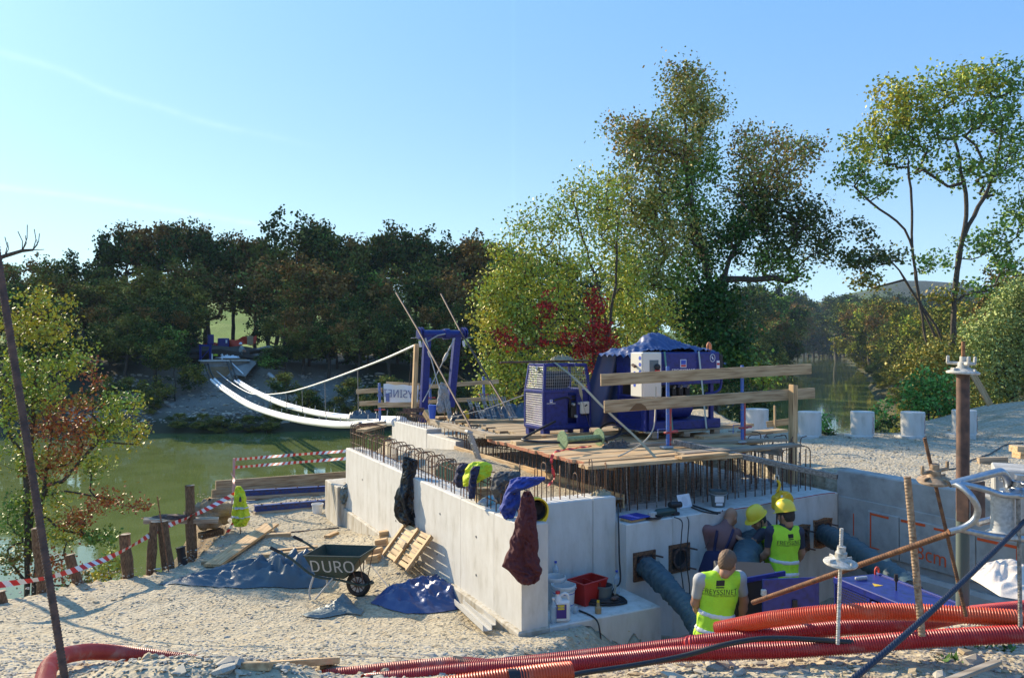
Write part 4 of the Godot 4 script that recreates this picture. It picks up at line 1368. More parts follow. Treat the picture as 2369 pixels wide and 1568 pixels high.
	for q in [[0.62,0.02],[0.52,0.02],[0.40,0.02],[0.38,-0.12],[0.20,-0.12]]:
		part(cab, "sticker", MB.new().lathe(Transform3D(Basis(Vector3.BACK, PI / 2), Vector3(-cw / 2 - 0.0225, q[0],-0.0 - 0.02 + (q[1] if q[1] < 0 else 0.02))),[Vector2(0.032,0), Vector2(0.032,0.002), Vector2(0,0.002)],14).mesh(), M.print_blue)
	part(cab, "door_knob", MB.new().box(Transform3D(Basis(Vector3.RIGHT,0.4), Vector3(-cw / 2 - 0.05,0.50,-0.12)), Vector3(0.05,0.04,0.10),0.012).mesh(), M.rust_dark)
	part(cab, "bracket", MB.new().beam(Vector3(-0.1,0.0,-0.1), Vector3(-0.15,-0.16,-0.1),0.02,0.02).beam(Vector3(0.1,0.0,-0.1), Vector3(0.08,-0.16,-0.1),0.02,0.02).mesh(), M.galv_dull)
	for k in 3:
		part(cab, "cable", MB.new().tube(bez([Vector3(-0.05 + k * 0.05,0.02,-0.02), Vector3(-0.04 + k * 0.06,-0.09,0.0), Vector3(0.06 + k * 0.05,-0.12,-0.02), Vector3(0.14,-0.05,-0.06)],5),[0.008],6).mesh(), M.cable_black)
	var tp := []
	var nu := 80
	var nv := 60
	for j in nv:
		for k in nu:
			var u := k / float(nu - 1)
			var v := j / float(nv - 1)
			var x := lerpf(-0.28, W + 0.14, u)
			var y := 1.40
			var z := 0.0
			var cr := 0.06 * (0.5 - absf(nz2.get_noise_2d(u * 5.0 + v * 3.0, v * 6.0))) + 0.05 * (0.4 - absf(nz2.get_noise_2d(u * 12.0 + 5.0, v * 11.0))) + 0.012 * nz2.get_noise_2d(u * 40.0, v * 34.0)
			if v < 0.45:
				z = lerpf(-0.02,-D - 0.02, v / 0.45)
				y = 1.41 + cr + 0.27 * exp(-pow((u - 0.36) / 0.16,2.0) - pow((v - 0.2) / 0.13,2.0)) + 0.13 * exp(-pow((u - 0.60) / 0.17,2.0) - pow((v - 0.24) / 0.2,2.0))
				y -= 0.22 * smoothstep(0.88,1.0, u) + 0.02 * smoothstep(0.12,0.0, v)
				y -= 0.10 * smoothstep(0.1,0.0, u)
			else:
				var q := (v - 0.45) / 0.55
				z = -D - 0.05 - 0.22 * q + 0.08 * nz2.get_noise_2d(u * 6.0,3.0)
				y = 1.38 - 1.28 * q + cr * 0.4
				x = lerpf(-0.28 - 0.32 * q, W + 0.14 + 0.3 * q, u)
			tp.append(Vector3(x, y, z))
	var tarp := solo("tarpaulin", "crumpled slate blue tarpaulin thrown over the power pack", "tarpaulin", "", MB.new().grid(tp, nu, nv).mesh(), M.tarp_blue, AX3(u0, t1, DK + 0.01))
	tarp.set_meta("label", "crumpled slate blue tarpaulin thrown over the power pack")
func make_portal() -> void:
	rng.seed = 61
	var f0 := 18.9
	var o := thing("portal_frame", "bright blue steel portal frame guying the bridge cables", "portal frame")
	var lb := P(978,975, f0)
	var lt := P(988,770, f0)
	var rb := P(1042,958, f0 + 0.45)
	var rt := P(1058,770, f0 + 0.45)
	for q in [[lb, lt],[rb, rt]]:
		var a: Vector3 = q[0]
		a.y = 1.9 if q[0] == lb else 2.24
		var col := MB.new()
		col.beam(a, q[1],0.17,0.17, AB().z,0.012)
		part(o, "leg", col.mesh(), M.blue)
	var dx := (rt - lt).normalized()
	part(o, "cross_beam", MB.new().tube([lt - dx * 0.10 + Vector3(0,-0.03,0), rt + dx * 0.10 + Vector3(0,-0.03,0)],[0.10],16).mesh(), M.blue)
	var mid := lt.lerp(rt,0.62)
	part(o, "collar", MB.new().tube([mid + Vector3(0,-0.03,0) - dx * 0.07, mid + Vector3(0,-0.03,0) + dx * 0.07],[0.135],16).mesh(), M.blue)
	for e in [lt - dx * 0.18, rt + dx * 0.18]:
		part(o, "head_plate", MB.new().lathe(Transform3D(Basis(Quaternion(Vector3.UP, dx)), e + Vector3(0,-0.01,0)),[Vector2(0,-0.05), Vector2(0.15,-0.05), Vector2(0.15,-0.02), Vector2(0.09,-0.02), Vector2(0.09,0.02), Vector2(0.15,0.02), Vector2(0.15,0.05), Vector2(0,0.05)],12).mesh(), M.blue)
		part(o, "white_tag", MB.new().box(Transform3D(Basis(Vector3.BACK,0.2), e + Vector3(0,-0.27,0.05)), Vector3(0.06,0.15,0.02),0.004).mesh(), M.white)
		part(o, "pin", MB.new().tube([e - dx * 0.25 + Vector3(0,-0.12,0), e + dx * 0.25 + Vector3(0,-0.12,0)],[0.012],6).mesh(), M.galv_dull)
	var g1 := "steel guy bar over the blue portal frame, anchored beside the timber deck"
	solo("guy_bar", "long steel guy bar over the portal frame, ending by the white steel shoe", "guy bar", "guy bars", MB.new().tube([P(916,677,20.5), P(968,765,18.7), P(1095,1000,14.6)],[0.022],8).mesh(), M.rust_dark)
	solo("guy_bar", "long steel guy bar over the portal frame, ending among the cable clamps", "guy bar", "guy bars", MB.new().tube([P(1020,680,21.2), P(1066,768,19.3), P(1195,985,15.6)],[0.022],8).mesh(), M.rust_dark)
	for q in [[Vector2(984,782), Vector2(1018,905),18.6, "wire brace with turnbuckle falling from the shaded corner of the portal frame"],[Vector2(1052,782), Vector2(978,930),18.9, "wire brace with turnbuckle falling from the sunlit corner of the portal frame"]]:
		var a := P(q[0].x, q[0].y, q[2])
		var b := P(q[1].x, q[1].y, q[2] - 0.2)
		var w := thing("brace_wire", q[3], "brace wire", "brace wires of the portal frame")
		part(w, "wire", MB.new().tube([a, b],[0.012],6).mesh(), M.galv_dull)
		part(w, "turnbuckle", MB.new().tube([a.lerp(b,0.22), a.lerp(b,0.25), a.lerp(b,0.34), a.lerp(b,0.37)],[0.015,0.04,0.04,0.015],8).mesh(), M.white_steel)
		part(w, "shackle", MB.new().tube([a.lerp(b,0.0), a.lerp(b,0.20)],[0.02],6).mesh(), M.galv_dull)
	solo("cross_rope", "pale rope stretched under the portal's cross beam", "rope", "", MB.new().tube([P(989,790,18.8), P(1012,776,18.9), P(1030,772,19.0)],[0.018],6).mesh(), M.pale_cloth)
	var shoe := thing("steel_shoe", "white painted steel shoe at the foot of a guy bar", "steel shoe", "", Transform3D(AB(), A(s_at(1100,5.3),5.3,1.56)))
	for e in [-0.05,0.05]:
		part(shoe, "side_plate", MB.new().beam(Vector3(-0.12,0.66, e), Vector3(0.10,0.10, e),0.012,0.07, Vector3.RIGHT,0.003).mesh(), M.white_steel)
	for u in [0.08,0.36,0.64,0.9]:
		part(shoe, "cross_plate", MB.new().box(Transform3D(Basis(Vector3.BACK,-0.38), Vector3(-0.12,0.66,0).lerp(Vector3(0.10,0.10,0), u)), Vector3(0.075,0.014,0.11),0.002).mesh(), M.galv_dull)
	part(shoe, "foot", MB.new().box(Transform3D(Basis.IDENTITY, Vector3(0.13,0.05,0.02)), Vector3(0.22,0.10,0.16),0.01).mesh(), M.white_steel)
	part(shoe, "foot_rib", MB.new().box(Transform3D(Basis.IDENTITY, Vector3(0.13,0.14,0.02)), Vector3(0.03,0.10,0.15),0.004).mesh(), M.white_steel)
	part(shoe, "head", MB.new().box(Transform3D(Basis(Vector3.BACK,-0.38), Vector3(-0.13,0.68,0.0)), Vector3(0.11,0.05,0.13),0.008).mesh(), M.galv_dull)
	var ban := thing("mesh_banner", "white banner with mirrored lettering hung on the railing beside the cables", "banner")
	var b0 := P(887,888,19.6)
	var b1 := P(968,892,19.3)
	var b2 := P(889,935,19.6)
	var b3 := P(966,938,19.3)
	var bp := []
	for j in 10:
		for k in 16:
			var u := k / 15.0
			var v := j / 9.0
			bp.append(b2.lerp(b3, u).lerp(b0.lerp(b1, u), v) + Vector3(0,0.012 * sin(u * 14.0) * v,0.03 * sin(u * 9.0 + v * 3.0)))
	part(ban, "cloth", MB.new().grid(bp,16,10).mesh(), M.white)
	var bn := Basis((b1 - b0).normalized(), Vector3.UP, (b1 - b0).normalized().cross(Vector3.UP))
	part(ban, "lettering", text_mesh("FREYSINETA",0.19,0.004), mat(Color(0.16,0.18,0.30),0.7), Transform3D(Basis(-bn.x, bn.y, bn.z), b2.lerp(b1,0.56) + bn.z * 0.05))
	part(ban, "emblem", MB.new().box(Transform3D(bn, b2.lerp(b1,0.12) + bn.z * 0.045 + Vector3(0,0.12,0)), Vector3(0.10,0.20,0.004)).mesh(), mat(Color(0.12,0.16,0.36),0.7))
	part(ban, "emblem_band", MB.new().box(Transform3D(bn, b2.lerp(b1,0.12) + bn.z * 0.045 + Vector3(0,-0.02,0)), Vector3(0.10,0.05,0.004)).mesh(), mat(Color(0.45,0.14,0.14),0.7))
	var rg := "railing boards round the cable end"
	for q in [["short rail board above the white banner",893,887,970,891,19.75,0.10],["upper rail board beside the white banner",824,906,884,902,19.9,0.12],["lower rail board beside the white banner",831,934,884,931,19.9,0.12],["rail board along the foot of the white banner",874,937,987,935,19.2,0.12],
			["long rail board behind the portal frame",966,896,1154,882,20.6,0.11],["lower rail board behind the portal frame",966,930,1155,921,20.6,0.10],["rusty steel flat across the portal's foot",932,949,981,948,18.2,0.10]]:
		board_thing("rail_board", q[0], "rail board", rg, P(q[1], q[2], q[5]), P(q[3], q[4], q[5]),0.04, q[6], M.rust_dark if q[0].begins_with("rusty") else M.plank0)
	for q in [["blue railing post at the end of the white banner",879,886,981,19.8],["blue railing post seen through the portal frame",996,874,945,20.7],["blue railing post in front of the yellow tree",1120,871,935,20.7]]:
		var a := P(q[1], q[3], q[4])
		var b := P(q[1] - 2, q[2], q[4])
		var po := thing("railing_post", q[0], "railing post", "thin blue railing posts")
		part(po, "blue_tube", MB.new().beam(a, b,0.06,0.05, AB().z,0.006).mesh(), M.blue_worn)
		part(po, "red_clamp", MB.new().beam(a.lerp(b,0.35) - AB().x * 0.14, a.lerp(b,0.35) + AB().x * 0.14,0.05,0.03, Vector3.UP,0.004).mesh(), M.red_worn)
		part(po, "bracket", MB.new().tube([a.lerp(b,0.9), a.lerp(b,0.9) + AB().x * 0.16, a.lerp(b,0.75) + AB().x * 0.16],[0.008],5).mesh(), M.blue_worn)
	board_thing("timber_post", "tall pale timber post strapped to the portal's shaded leg", "post", "", P(956,965,18.6), P(963,796,18.6),0.10,0.10, M.plank2, AB().z)
	var pj := thing("pale_jacket", "pale grey work jacket slung over the guy bar", "jacket")
	part(pj, "body", garment([[884,1019,1025],[892,1016,1031],[902,1014,1036],[920,1012,1039],[938,1010,1042],[949,1011,1040],[956,1014,1026]],16.4,0.07,5,3), M.pale_cloth)
	part(pj, "sleeve", garment([[928,1028,1041],[944,1031,1043],[958,1034,1045],[970,1036,1045]],16.32,0.05,3,8), M.pale_cloth)
	board_thing("timber_block", "short timber block beside the rusty bar bundle", "block", "", P(985,952,17.2), P(1002,978,17.0),0.14,0.14, M.plank2)
	solo("blue_bucket", "blue plastic bucket hung upside down on the rusty bar bundle", "bucket", "", MB.new().lathe(Transform3D(Basis.IDENTITY, P(1000,968,16.3)),[Vector2(0.06,0), Vector2(0.09,0.28), Vector2(0.0,0.28)],14).mesh(), mat(Color(0.03,0.10,0.48),0.45))
	var cg := "clamps and bundles heaped on the deck"
	var heap := [[1080,960,15.9,0.40,0.16, "dark crumpled sheeting heaped on the deck behind the guy bars"],[1150,950,16.4,0.45,0.22, "teal crumpled sheeting heaped beside the caged pump"],[1190,930,16.6,0.35,0.25, "pale teal crumpled sheeting heaped behind the caged pump"]]
	for q in heap:
		var p := P(q[0], q[1], q[2])
		p.y = DK
		solo("crumpled_sheeting", q[5], "sheeting", cg, crumple(p, q[3], q[3] * 0.6, q[4], int(q[0]), AB()), M.tarp_grey if q[0] != 1080 else M.cable_black)
	for k in 7:
		var b := P(1098 + k * 16 + rr(-4,4),972 + rr(-6,6),15.5 + rr(-0.2,0.4))
		b.y = DK
		var t := b + Vector3(rr(-0.25,-0.12), rr(0.32,0.55),-0.25)
		var cl := thing("tie_clamp", "galvanised cable clamp leaning in a heap on the deck", "clamp", cg)
		part(cl, "bar", MB.new().beam(b, t,0.03,0.014, Vector3.BACK).beam(b + Vector3(0.05,0,0.02), t + Vector3(0.05,0,0.02),0.03,0.014, Vector3.BACK).mesh(), M.rebar_pale)
		part(cl, "bolt", MB.new().tube([b.lerp(t,0.2), b.lerp(t,0.2) + Vector3(0.07,0,0.04)],[0.012],6).mesh(), M.galv_dull)
		part(cl, "bolt", MB.new().tube([b.lerp(t,0.8), b.lerp(t,0.8) + Vector3(0.07,0,0.04)],[0.012],6).mesh(), M.galv_dull)
	var yb := P(1078,968,15.7)
	yb.y = DK
	var drill := thing("yellow_tool", "small yellow power tool standing on the deck planks", "power tool", "", Transform3D(AB(), yb))
	part(drill, "case", MB.new().box(Transform3D(Basis(Vector3.BACK,0.2), Vector3(0,0.10,0)), Vector3(0.12,0.18,0.10),0.02).mesh(), M.yellow)
	part(drill, "handle", MB.new().tube(bez([Vector3(0.05,0.16,0), Vector3(0.13,0.2,0), Vector3(0.2,0.08,0)],4),[0.02],8).mesh(), M.dark)
	solo("thin_rope", "thin pale rope running low from the deck to the caged pump", "rope", "", MB.new().tube([P(1040,966,15.5), P(1120,948,15.0), P(1216,912,14.4)],[0.009],6).mesh(), M.pale_cloth)
	make_cables()
func cable_pts(list: Array, off: float) -> Array:
	var out := []
	for q in list:
		var u := ray(q[0],800).x
		var x0 := -2.9 + off * cos(AX)
		var f0 := 19.0 + off * sin(AX)
		var k := (x0 - u * f0) / (sin(AX) + u * cos(AX))
		var f := f0 + k * cos(AX)
		var p := P(q[0], q[1], f)
		out.append(p)
	return out
func make_cables() -> void:
	var near_pair := [[912,976],[850,981],[786,984],[737,980],[689,973],[637,961],[586,944],[556,929],[527,910],[505,894],[487,878]]
	var far_pair := [[912,972],[878,971],[818,968],[758,962],[715,954],[672,943],[637,931],[603,916],[570,899],[541,880]]
	var lab := ["white sheathed bridge cable, outermost of the near pair", "white sheathed bridge cable, innermost of the near pair", "white sheathed bridge cable, innermost of the far pair", "white sheathed bridge cable, outermost of the far pair"]
	var offs := [0.0,0.22,1.45,1.67]
	for k in 4:
		var src: Array = near_pair if k < 2 else far_pair
		var pts := cable_pts(src, offs[k] if k < 2 else offs[k])
		if k == 1 or k == 3:
			var base := cable_pts(src, offs[k - 1])
			pts = []
			for p in base:
				pts.append(p + Vector3(cos(AX),0,-sin(AX)) * 0.24 + Vector3(0,0.03,0))
		var b := thing("bridge_cable", lab[k], "cable", "sheathed cables of the unfinished footbridge")
		part(b, "sheath", MB.new().tube(resample(bez(pts,6),0.5),[0.085],10).mesh(), M.white)
		var e: Vector3 = pts[-1]
		var far_end := P([470,478,524,532][k],[836,835,834,833][k],60.0)
		part(b, "strand", MB.new().tube([e, e.lerp(far_end,0.5) - Vector3(0,0.12,0), far_end],[0.06],6).mesh(), M.cable_black)
		for j in 7:
			var c: Vector3 = pts[1 + j]
			part(b, "clip", MB.new().tube([c + Vector3(0,0.05,0), c + Vector3(0.02,0.26,0)],[0.012],5).mesh(), M.galv_dull)
	var hl := [[961,798],[894,828],[827,854],[751,882],[698,899],[661,908],[625,912],[600,912],[579,910],[556,899],[534,885],[512,868],[493,851],[481,831]]
	var hp := cable_pts(hl,0.9)
	var hc := thing("hauling_rope", "thin pale hauling rope strung across the river above the cables", "rope")
	part(hc, "rope", MB.new().tube(resample(bez(hp,6),0.6),[0.028],6).mesh(), M.white)
	var low := cable_pts(near_pair,0.9)
	for q in [[827,854,970],[751,882,960],[698,899,955],[661,908,950],[625,912,945]]:
		var a: Vector3 = cable_pts([[q[0], q[1]]],0.9)[0]
		var z: Vector3 = cable_pts([[q[0] + 2, q[2]]],0.9)[0]
		part(hc, "hanger", MB.new().tube([a, z],[0.016],5).mesh(), M.rebar_pale)
	solo("thin_line", "thin dark line hanging down from the hauling rope by the portal", "line", "", MB.new().tube(bez([P(951,815,19.5), P(950,850,19.5), P(947,880,19.5), P(946,895,19.5)],4),[0.01],5).mesh(), M.cable_black)
	solo("dark_sheeting", "dark sheeting bunched on the cables near the abutment", "sheeting", "", crumple(P(840,968,21.5),0.45,0.2,0.22,3), M.tarp_grey)
func garment(levels: Array, f: float, thick: float, folds: int, seed_: int, lean := 0.0, rough_ := 1.0) -> Mesh:
	var seg := 76
	var rows := []
	for j in levels.size() - 1:
		for m in 6:
			var u := m / 6.0
			rows.append([lerpf(levels[j][0], levels[j + 1][0], u), lerpf(levels[j][1], levels[j + 1][1], u), lerpf(levels[j][2], levels[j + 1][2], u)])
	rows.append(levels[-1])
	var pts := []
	var n := rows.size()
	var y0: float = rows[0][0]
	for j in n:
		var q: Array = rows[j]
		var v := j / float(n - 1)
		var a := P(q[1], q[0], f + lean * v)
		var b := P(q[2], q[0], f + lean * v)
		var c := (a + b) * 0.5
		var hw := a.distance_to(b) * 0.5
		var th := minf(thick, hw * 0.8) * (0.35 + 0.65 * minf(1.0, v * 3.0))
		for k in seg:
			var an := TAU * k / seg
			var fan := cos(an) * hw
			var ph := fan / 0.045 * (folds / 5.0) + seed_ + 2.2 * nz2.get_noise_2d(seed_ * 3.0 + fan * 6.0, v * 3.0) + (2.0 if sin(an) < 0.0 else 0.0)
			var fold := pow(0.5 + 0.5 * sin(ph),0.7) - 0.5
			var wy := c.y
			var cr := 0.5 - absf(nz2.get_noise_3d(fan * 13.0 + wy * 5.0, wy * 14.0 - fan * 4.0, seed_ * 2.0 + (3.0 if sin(an) < 0.0 else 0.0))) * 1.9
			var fine := nz2.get_noise_3d(fan * 34.0, wy * 30.0, seed_ + 7.0)
			var push := (0.75 * fold * th * minf(1.0,0.25 + v * 1.2) + 0.028 * cr + 0.007 * fine) * rough_
			var hem := 0.0
			if j >= n - 3:
				hem = 0.10 * hw * nz2.get_noise_2d(fan * 14.0, seed_ * 5.0)
			var edge := 1.0 + 0.10 * nz2.get_noise_2d(wy * 9.0 + seed_, sign(cos(an)) * 5.0)
			pts.append(c + Vector3(cos(an) * hw * edge, hem, sin(an) * th * 0.75 + sign(sin(an)) * push * absf(sin(an))))
	var mb := MB.new()
	var all := []
	var tc := Vector3.ZERO
	var bc := Vector3.ZERO
	for k in seg:
		tc += pts[k]
		bc += pts[(n - 1) * seg + k]
	tc /= seg
	bc /= seg
	for k in seg:
		all.append(tc)
	all.append_array(pts)
	for k in seg:
		all.append(bc + Vector3(0,0.03,0))
	mb.grid(all, seg, n + 2, true)
	return mb.mesh()
func threadbar(a: Vector3, b: Vector3, r: float, pitch: float, sides := 10) -> Mesh:
	var l := a.distance_to(b)
	var n := int(l / pitch * 5.0)
	var t := (b - a).normalized()
	var s := t.cross(Vector3.BACK)
	if s.length() < 0.1:
		s = t.cross(Vector3.RIGHT)
	s = s.normalized()
	var u := s.cross(t)
	var pts := []
	for j in n + 1:
		var c := a + t * l * j / n
		for k in sides:
			var an := -TAU * k / sides
			var ph := an + TAU * (l * j / n) / pitch
			var rib := pow(maxf(0.0, cos(ph)),3.0) * 0.24 * absf(cos(an + 0.6))
			var side := 1.0 + 0.03 * cos(an * 2.0)
			pts.append(c + (s * cos(an) + u * sin(an)) * r * side * (0.92 + rib))
	var mb := MB.new()
	var rev := pts
	mb.grid(rev, sides, n + 1, true)
	for k in sides:
		var p0: Vector3 = rev[k]
		var p1: Vector3 = rev[(k + 1) % sides]
		mb.tri_out(a, p0, p1, a + t)
		p0 = rev[n * sides + k]
		p1 = rev[n * sides + (k + 1) % sides]
		mb.tri_out(b, p0, p1, b - t)
	return mb.mesh()
func duct_mesh(path: Array, r: float, pitch := 0.0105) -> Mesh:
	var c := bez(path,10)
	var pts := resample(c, pitch / 4.0)
	var rad := []
	for k in pts.size():
		rad.append([r, r, r - 0.0042, r - 0.0042][k % 4])
	return MB.new().tube(pts, rad,18, false).mesh()
func duct(label: String, group: String, px: Array, m: Material, r := 0.0375) -> void:
	var path := []
	for q in px:
		path.append(P(q[0], q[1], q[2]))
	var o := thing("corrugated_duct", label, "duct", group)
	part(o, "pipe", duct_mesh(path, r), m)
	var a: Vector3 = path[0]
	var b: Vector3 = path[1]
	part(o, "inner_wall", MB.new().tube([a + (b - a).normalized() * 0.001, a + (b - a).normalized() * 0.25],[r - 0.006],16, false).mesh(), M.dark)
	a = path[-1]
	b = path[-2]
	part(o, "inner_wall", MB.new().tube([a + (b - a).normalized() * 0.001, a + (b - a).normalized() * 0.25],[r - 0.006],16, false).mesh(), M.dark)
func plate_nut(parent: Node3D, at: Vector3, up: Vector3, r: float, m: Material, wings := 0) -> void:
	var b := Basis(Quaternion(Vector3.UP, up.normalized()))
	part(parent, "plate", MB.new().lathe(Transform3D(b, at),[Vector2(0,-0.002), Vector2(r * 0.96,-0.002), Vector2(r,0.003), Vector2(r * 0.97,0.008), Vector2(r * 0.45,0.022), Vector2(r * 0.40,0.028), Vector2(0,0.028)],28).mesh(), m)
	for k in 4:
		part(parent, "plate_rib", MB.new().box(Transform3D(b * Basis(Vector3.UP, k * PI / 2 + 0.4), at + b * Vector3(0,0.016,0) + b * Basis(Vector3.UP, k * PI / 2 + 0.4) * Vector3(r * 0.55,0,0)), Vector3(r * 0.7,0.014,0.008),0.003).mesh(), m)
	part(parent, "nut", MB.new().lathe(Transform3D(b, at),[Vector2(0.026,0.026), Vector2(0.026,0.048), Vector2(0.019,0.052), Vector2(0.019,0.074), Vector2(0.0,0.074)],6).mesh(), m)
	for k in wings:
		var w := b * Basis(Vector3.UP, k * TAU / wings + 0.3)
		part(parent, "wing", MB.new().box(Transform3D(w, at + b * Vector3(0,0.044,0) + w * Vector3(0.042,0,0)), Vector3(0.05,0.014,0.014),0.004).box(Transform3D(w, at + b * Vector3(0,0.058,0) + w * Vector3(0.063,0,0)), Vector3(0.012,0.036,0.014),0.004).mesh(), m)
func ground_sheet(outline: Array, bumps: Array, seed_: int, amp: float, level := -99.0, freq := 3.2) -> Mesh:
	var ring := []
	var c := Vector3.ZERO
	for q in outline:
		var p := GH(q[0], q[1]) if level < -50.0 else G(q[0], q[1], level)
		ring.append(p)
		c += p
	c /= ring.size()
	var n := 150
	var edge := []
	var k := ring.size()
	var per := 0.0
	for j in k:
		per += ring[j].distance_to(ring[(j + 1) % k])
	var step := per / n
	var closed := ring.duplicate()
	closed.append(ring[0])
	edge = resample(closed, step)
	while edge.size() > n:
		edge.pop_back()
	n = edge.size()
	var rows := 44
	var pts := []
	var bumps_at := []
	for b in bumps:
		bumps_at.append(GH(b[0], b[1]) if level < -50.0 else G(b[0], b[1], level))
	var lr := RandomNumberGenerator.new()
	lr.seed = seed_ * 13 + 1
	var lines := []
	for k2 in 26:
		var at: Vector3 = c.lerp(edge[lr.randi() % n], lr.randf_range(0.1,0.9))
		var an := lr.randf_range(-0.7,0.7)
		lines.append([at.x, at.z, cos(an), sin(an), lr.randf_range(0.05,0.16), lr.randf_range(0.25,0.75), amp * lr.randf_range(0.5,1.5)])
	for j in rows:
		var r := 1.0 - j / float(rows - 1) * 0.999
		for m in n:
			var e: Vector3 = edge[m]
			var p := c.lerp(e, r)
			var gh := ground_h(p.x,-p.z) if level < -50.0 else level
			var env := 1.0 - pow(r,7.0)
			var q2 := nz2.get_noise_3d(p.x * freq * 2.3 + 9.0, p.z * freq * 2.3, seed_ * 3.0)
			var h := 0.0
			for fl in lines:
				var d := Vector2(p.x - fl[0], p.z - fl[1])
				var along: float = d.x * fl[2] + d.y * fl[3]
				var off: float = absf(d.x * -fl[3] + d.y * fl[2] + 0.05 * sin(along * 7.0 + fl[0] * 9.0))
				if off < fl[4] and absf(along) < fl[5]:
					var rise: float = 1.0 - off / fl[4]
					h = maxf(h, fl[6] * rise * (0.6 + 0.4 * rise) * (1.0 - pow(absf(along) / fl[5],2.0)))
			h += amp * 0.22 * (0.5 - absf(nz2.get_noise_3d(p.x * freq * 3.0, p.z * freq * 3.0, seed_))) + amp * 0.05 * nz2.get_noise_3d(p.x * 40.0, p.z * 40.0, seed_)
			h = maxf(h,0.0) * env
			for bi in bumps.size():
				var b: Array = bumps[bi]
				var bp: Vector3 = bumps_at[bi]
				h += b[3] * exp(-Vector2(p.x - bp.x, p.z - bp.z).length_squared() / (b[2] * b[2])) * (1.0 - pow(r,12.0)) * (1.0 + 0.5 * q2)
			pts.append(Vector3(p.x, gh + 0.012 + h, p.z))
	var area := 0.0
	for j in k:
		var a: Vector3 = ring[j]
		var b: Vector3 = ring[(j + 1) % k]
		area += a.x * b.z - b.x * a.z
	if area < 0.0:
		pass
	else:
		var rev := []
		for j in rows:
			for m in n:
				rev.append(pts[j * n + (n - 1 - m)])
		pts = rev
	var mb := MB.new()
	mb.grid(pts, n, rows, true)
	return mb.mesh()
func tape(label: String, a: Array, w := 0.07, sag := 0.0) -> void:
	var pts := []
	for q in a:
		pts.append(P(q[0], q[1], q[2]))
	pts = resample(bez(pts,8),0.075)
	var mb := MB.new()
	mb.coloured = true
	for j in pts.size() - 1:
		var red := (j / 1) % 2 == 0
		mb.colour = Color(0.62,0.025,0.025) if red else Color(0.78,0.77,0.75)
		var t: Vector3 = (pts[j + 1] - pts[j]).normalized()
		var up := Vector3.UP.rotated(t,0.7 * sin(j * 0.31))
		up = (up - t * up.dot(t)).normalized()
		var sk := t * w * 0.35
		var p0: Vector3 = pts[j] - up * w / 2 - sk
		var p1: Vector3 = pts[j + 1] - up * w / 2 - sk
		var p2: Vector3 = pts[j + 1] + up * w / 2 + sk
		var p3: Vector3 = pts[j] + up * w / 2 + sk
		mb.quad(p0, p1, p2, p3)
		var n := (p1 - p0).cross(p3 - p0).normalized() * 0.001
		mb.quad(p3 - n, p2 - n, p1 - n, p0 - n)
	var m := mat(Color.WHITE,0.45)
	m.vertex_color_use_as_albedo = true
	solo("barrier_tape", label, "barrier tape", "red and white barrier tapes", mb.mesh(), m)
func bucket(called: String, label: String, at: Vector3, rb: float, rt: float, h: float, m: Material, handle := true) -> Node3D:
	var o := thing(called, label, "bucket", "", Transform3D(Basis.IDENTITY, at))
	part(o, "body", MB.new().lathe(Transform3D.IDENTITY,[Vector2(0,0), Vector2(rb,0), Vector2(rt, h), Vector2(rt + 0.008, h), Vector2(rt + 0.008, h - 0.025), Vector2(rt + 0.001, h - 0.025)],24).mesh(), m)
	part(o, "inner_wall", MB.new().lathe(Transform3D.IDENTITY,[Vector2(rt - 0.004, h), Vector2(rb - 0.004,0.02), Vector2(0,0.02)],24).mesh(), m)
	if handle:
		var pts := []
		for k in 11:
			var an := PI * k / 10.0
			pts.append(Vector3(cos(an) * (rt + 0.012), h - 0.03 - sin(an) * 0.02, sin(an) * (rt + 0.014)))
		part(o, "handle", MB.new().tube(pts,[0.004],5).mesh(), M.galv_dull)
	return o
func bottle(called: String, label: String, at: Vector3, prof: Array, m: Material, cap_m: Material, cap_y: float, tilt := Basis.IDENTITY) -> Node3D:
	var o := thing(called, label, "bottle", "", Transform3D(tilt, at))
	part(o, "body", MB.new().lathe(Transform3D.IDENTITY, prof,16).mesh(), m)
	part(o, "cap", MB.new().lathe(Transform3D.IDENTITY,[Vector2(0, cap_y), Vector2(0.016, cap_y), Vector2(0.016, cap_y + 0.022), Vector2(0, cap_y + 0.022)],12).mesh(), cap_m)
	return o
func pit_t(s: float) -> float:
	return 0.64 + (s - 1.7) * 0.075
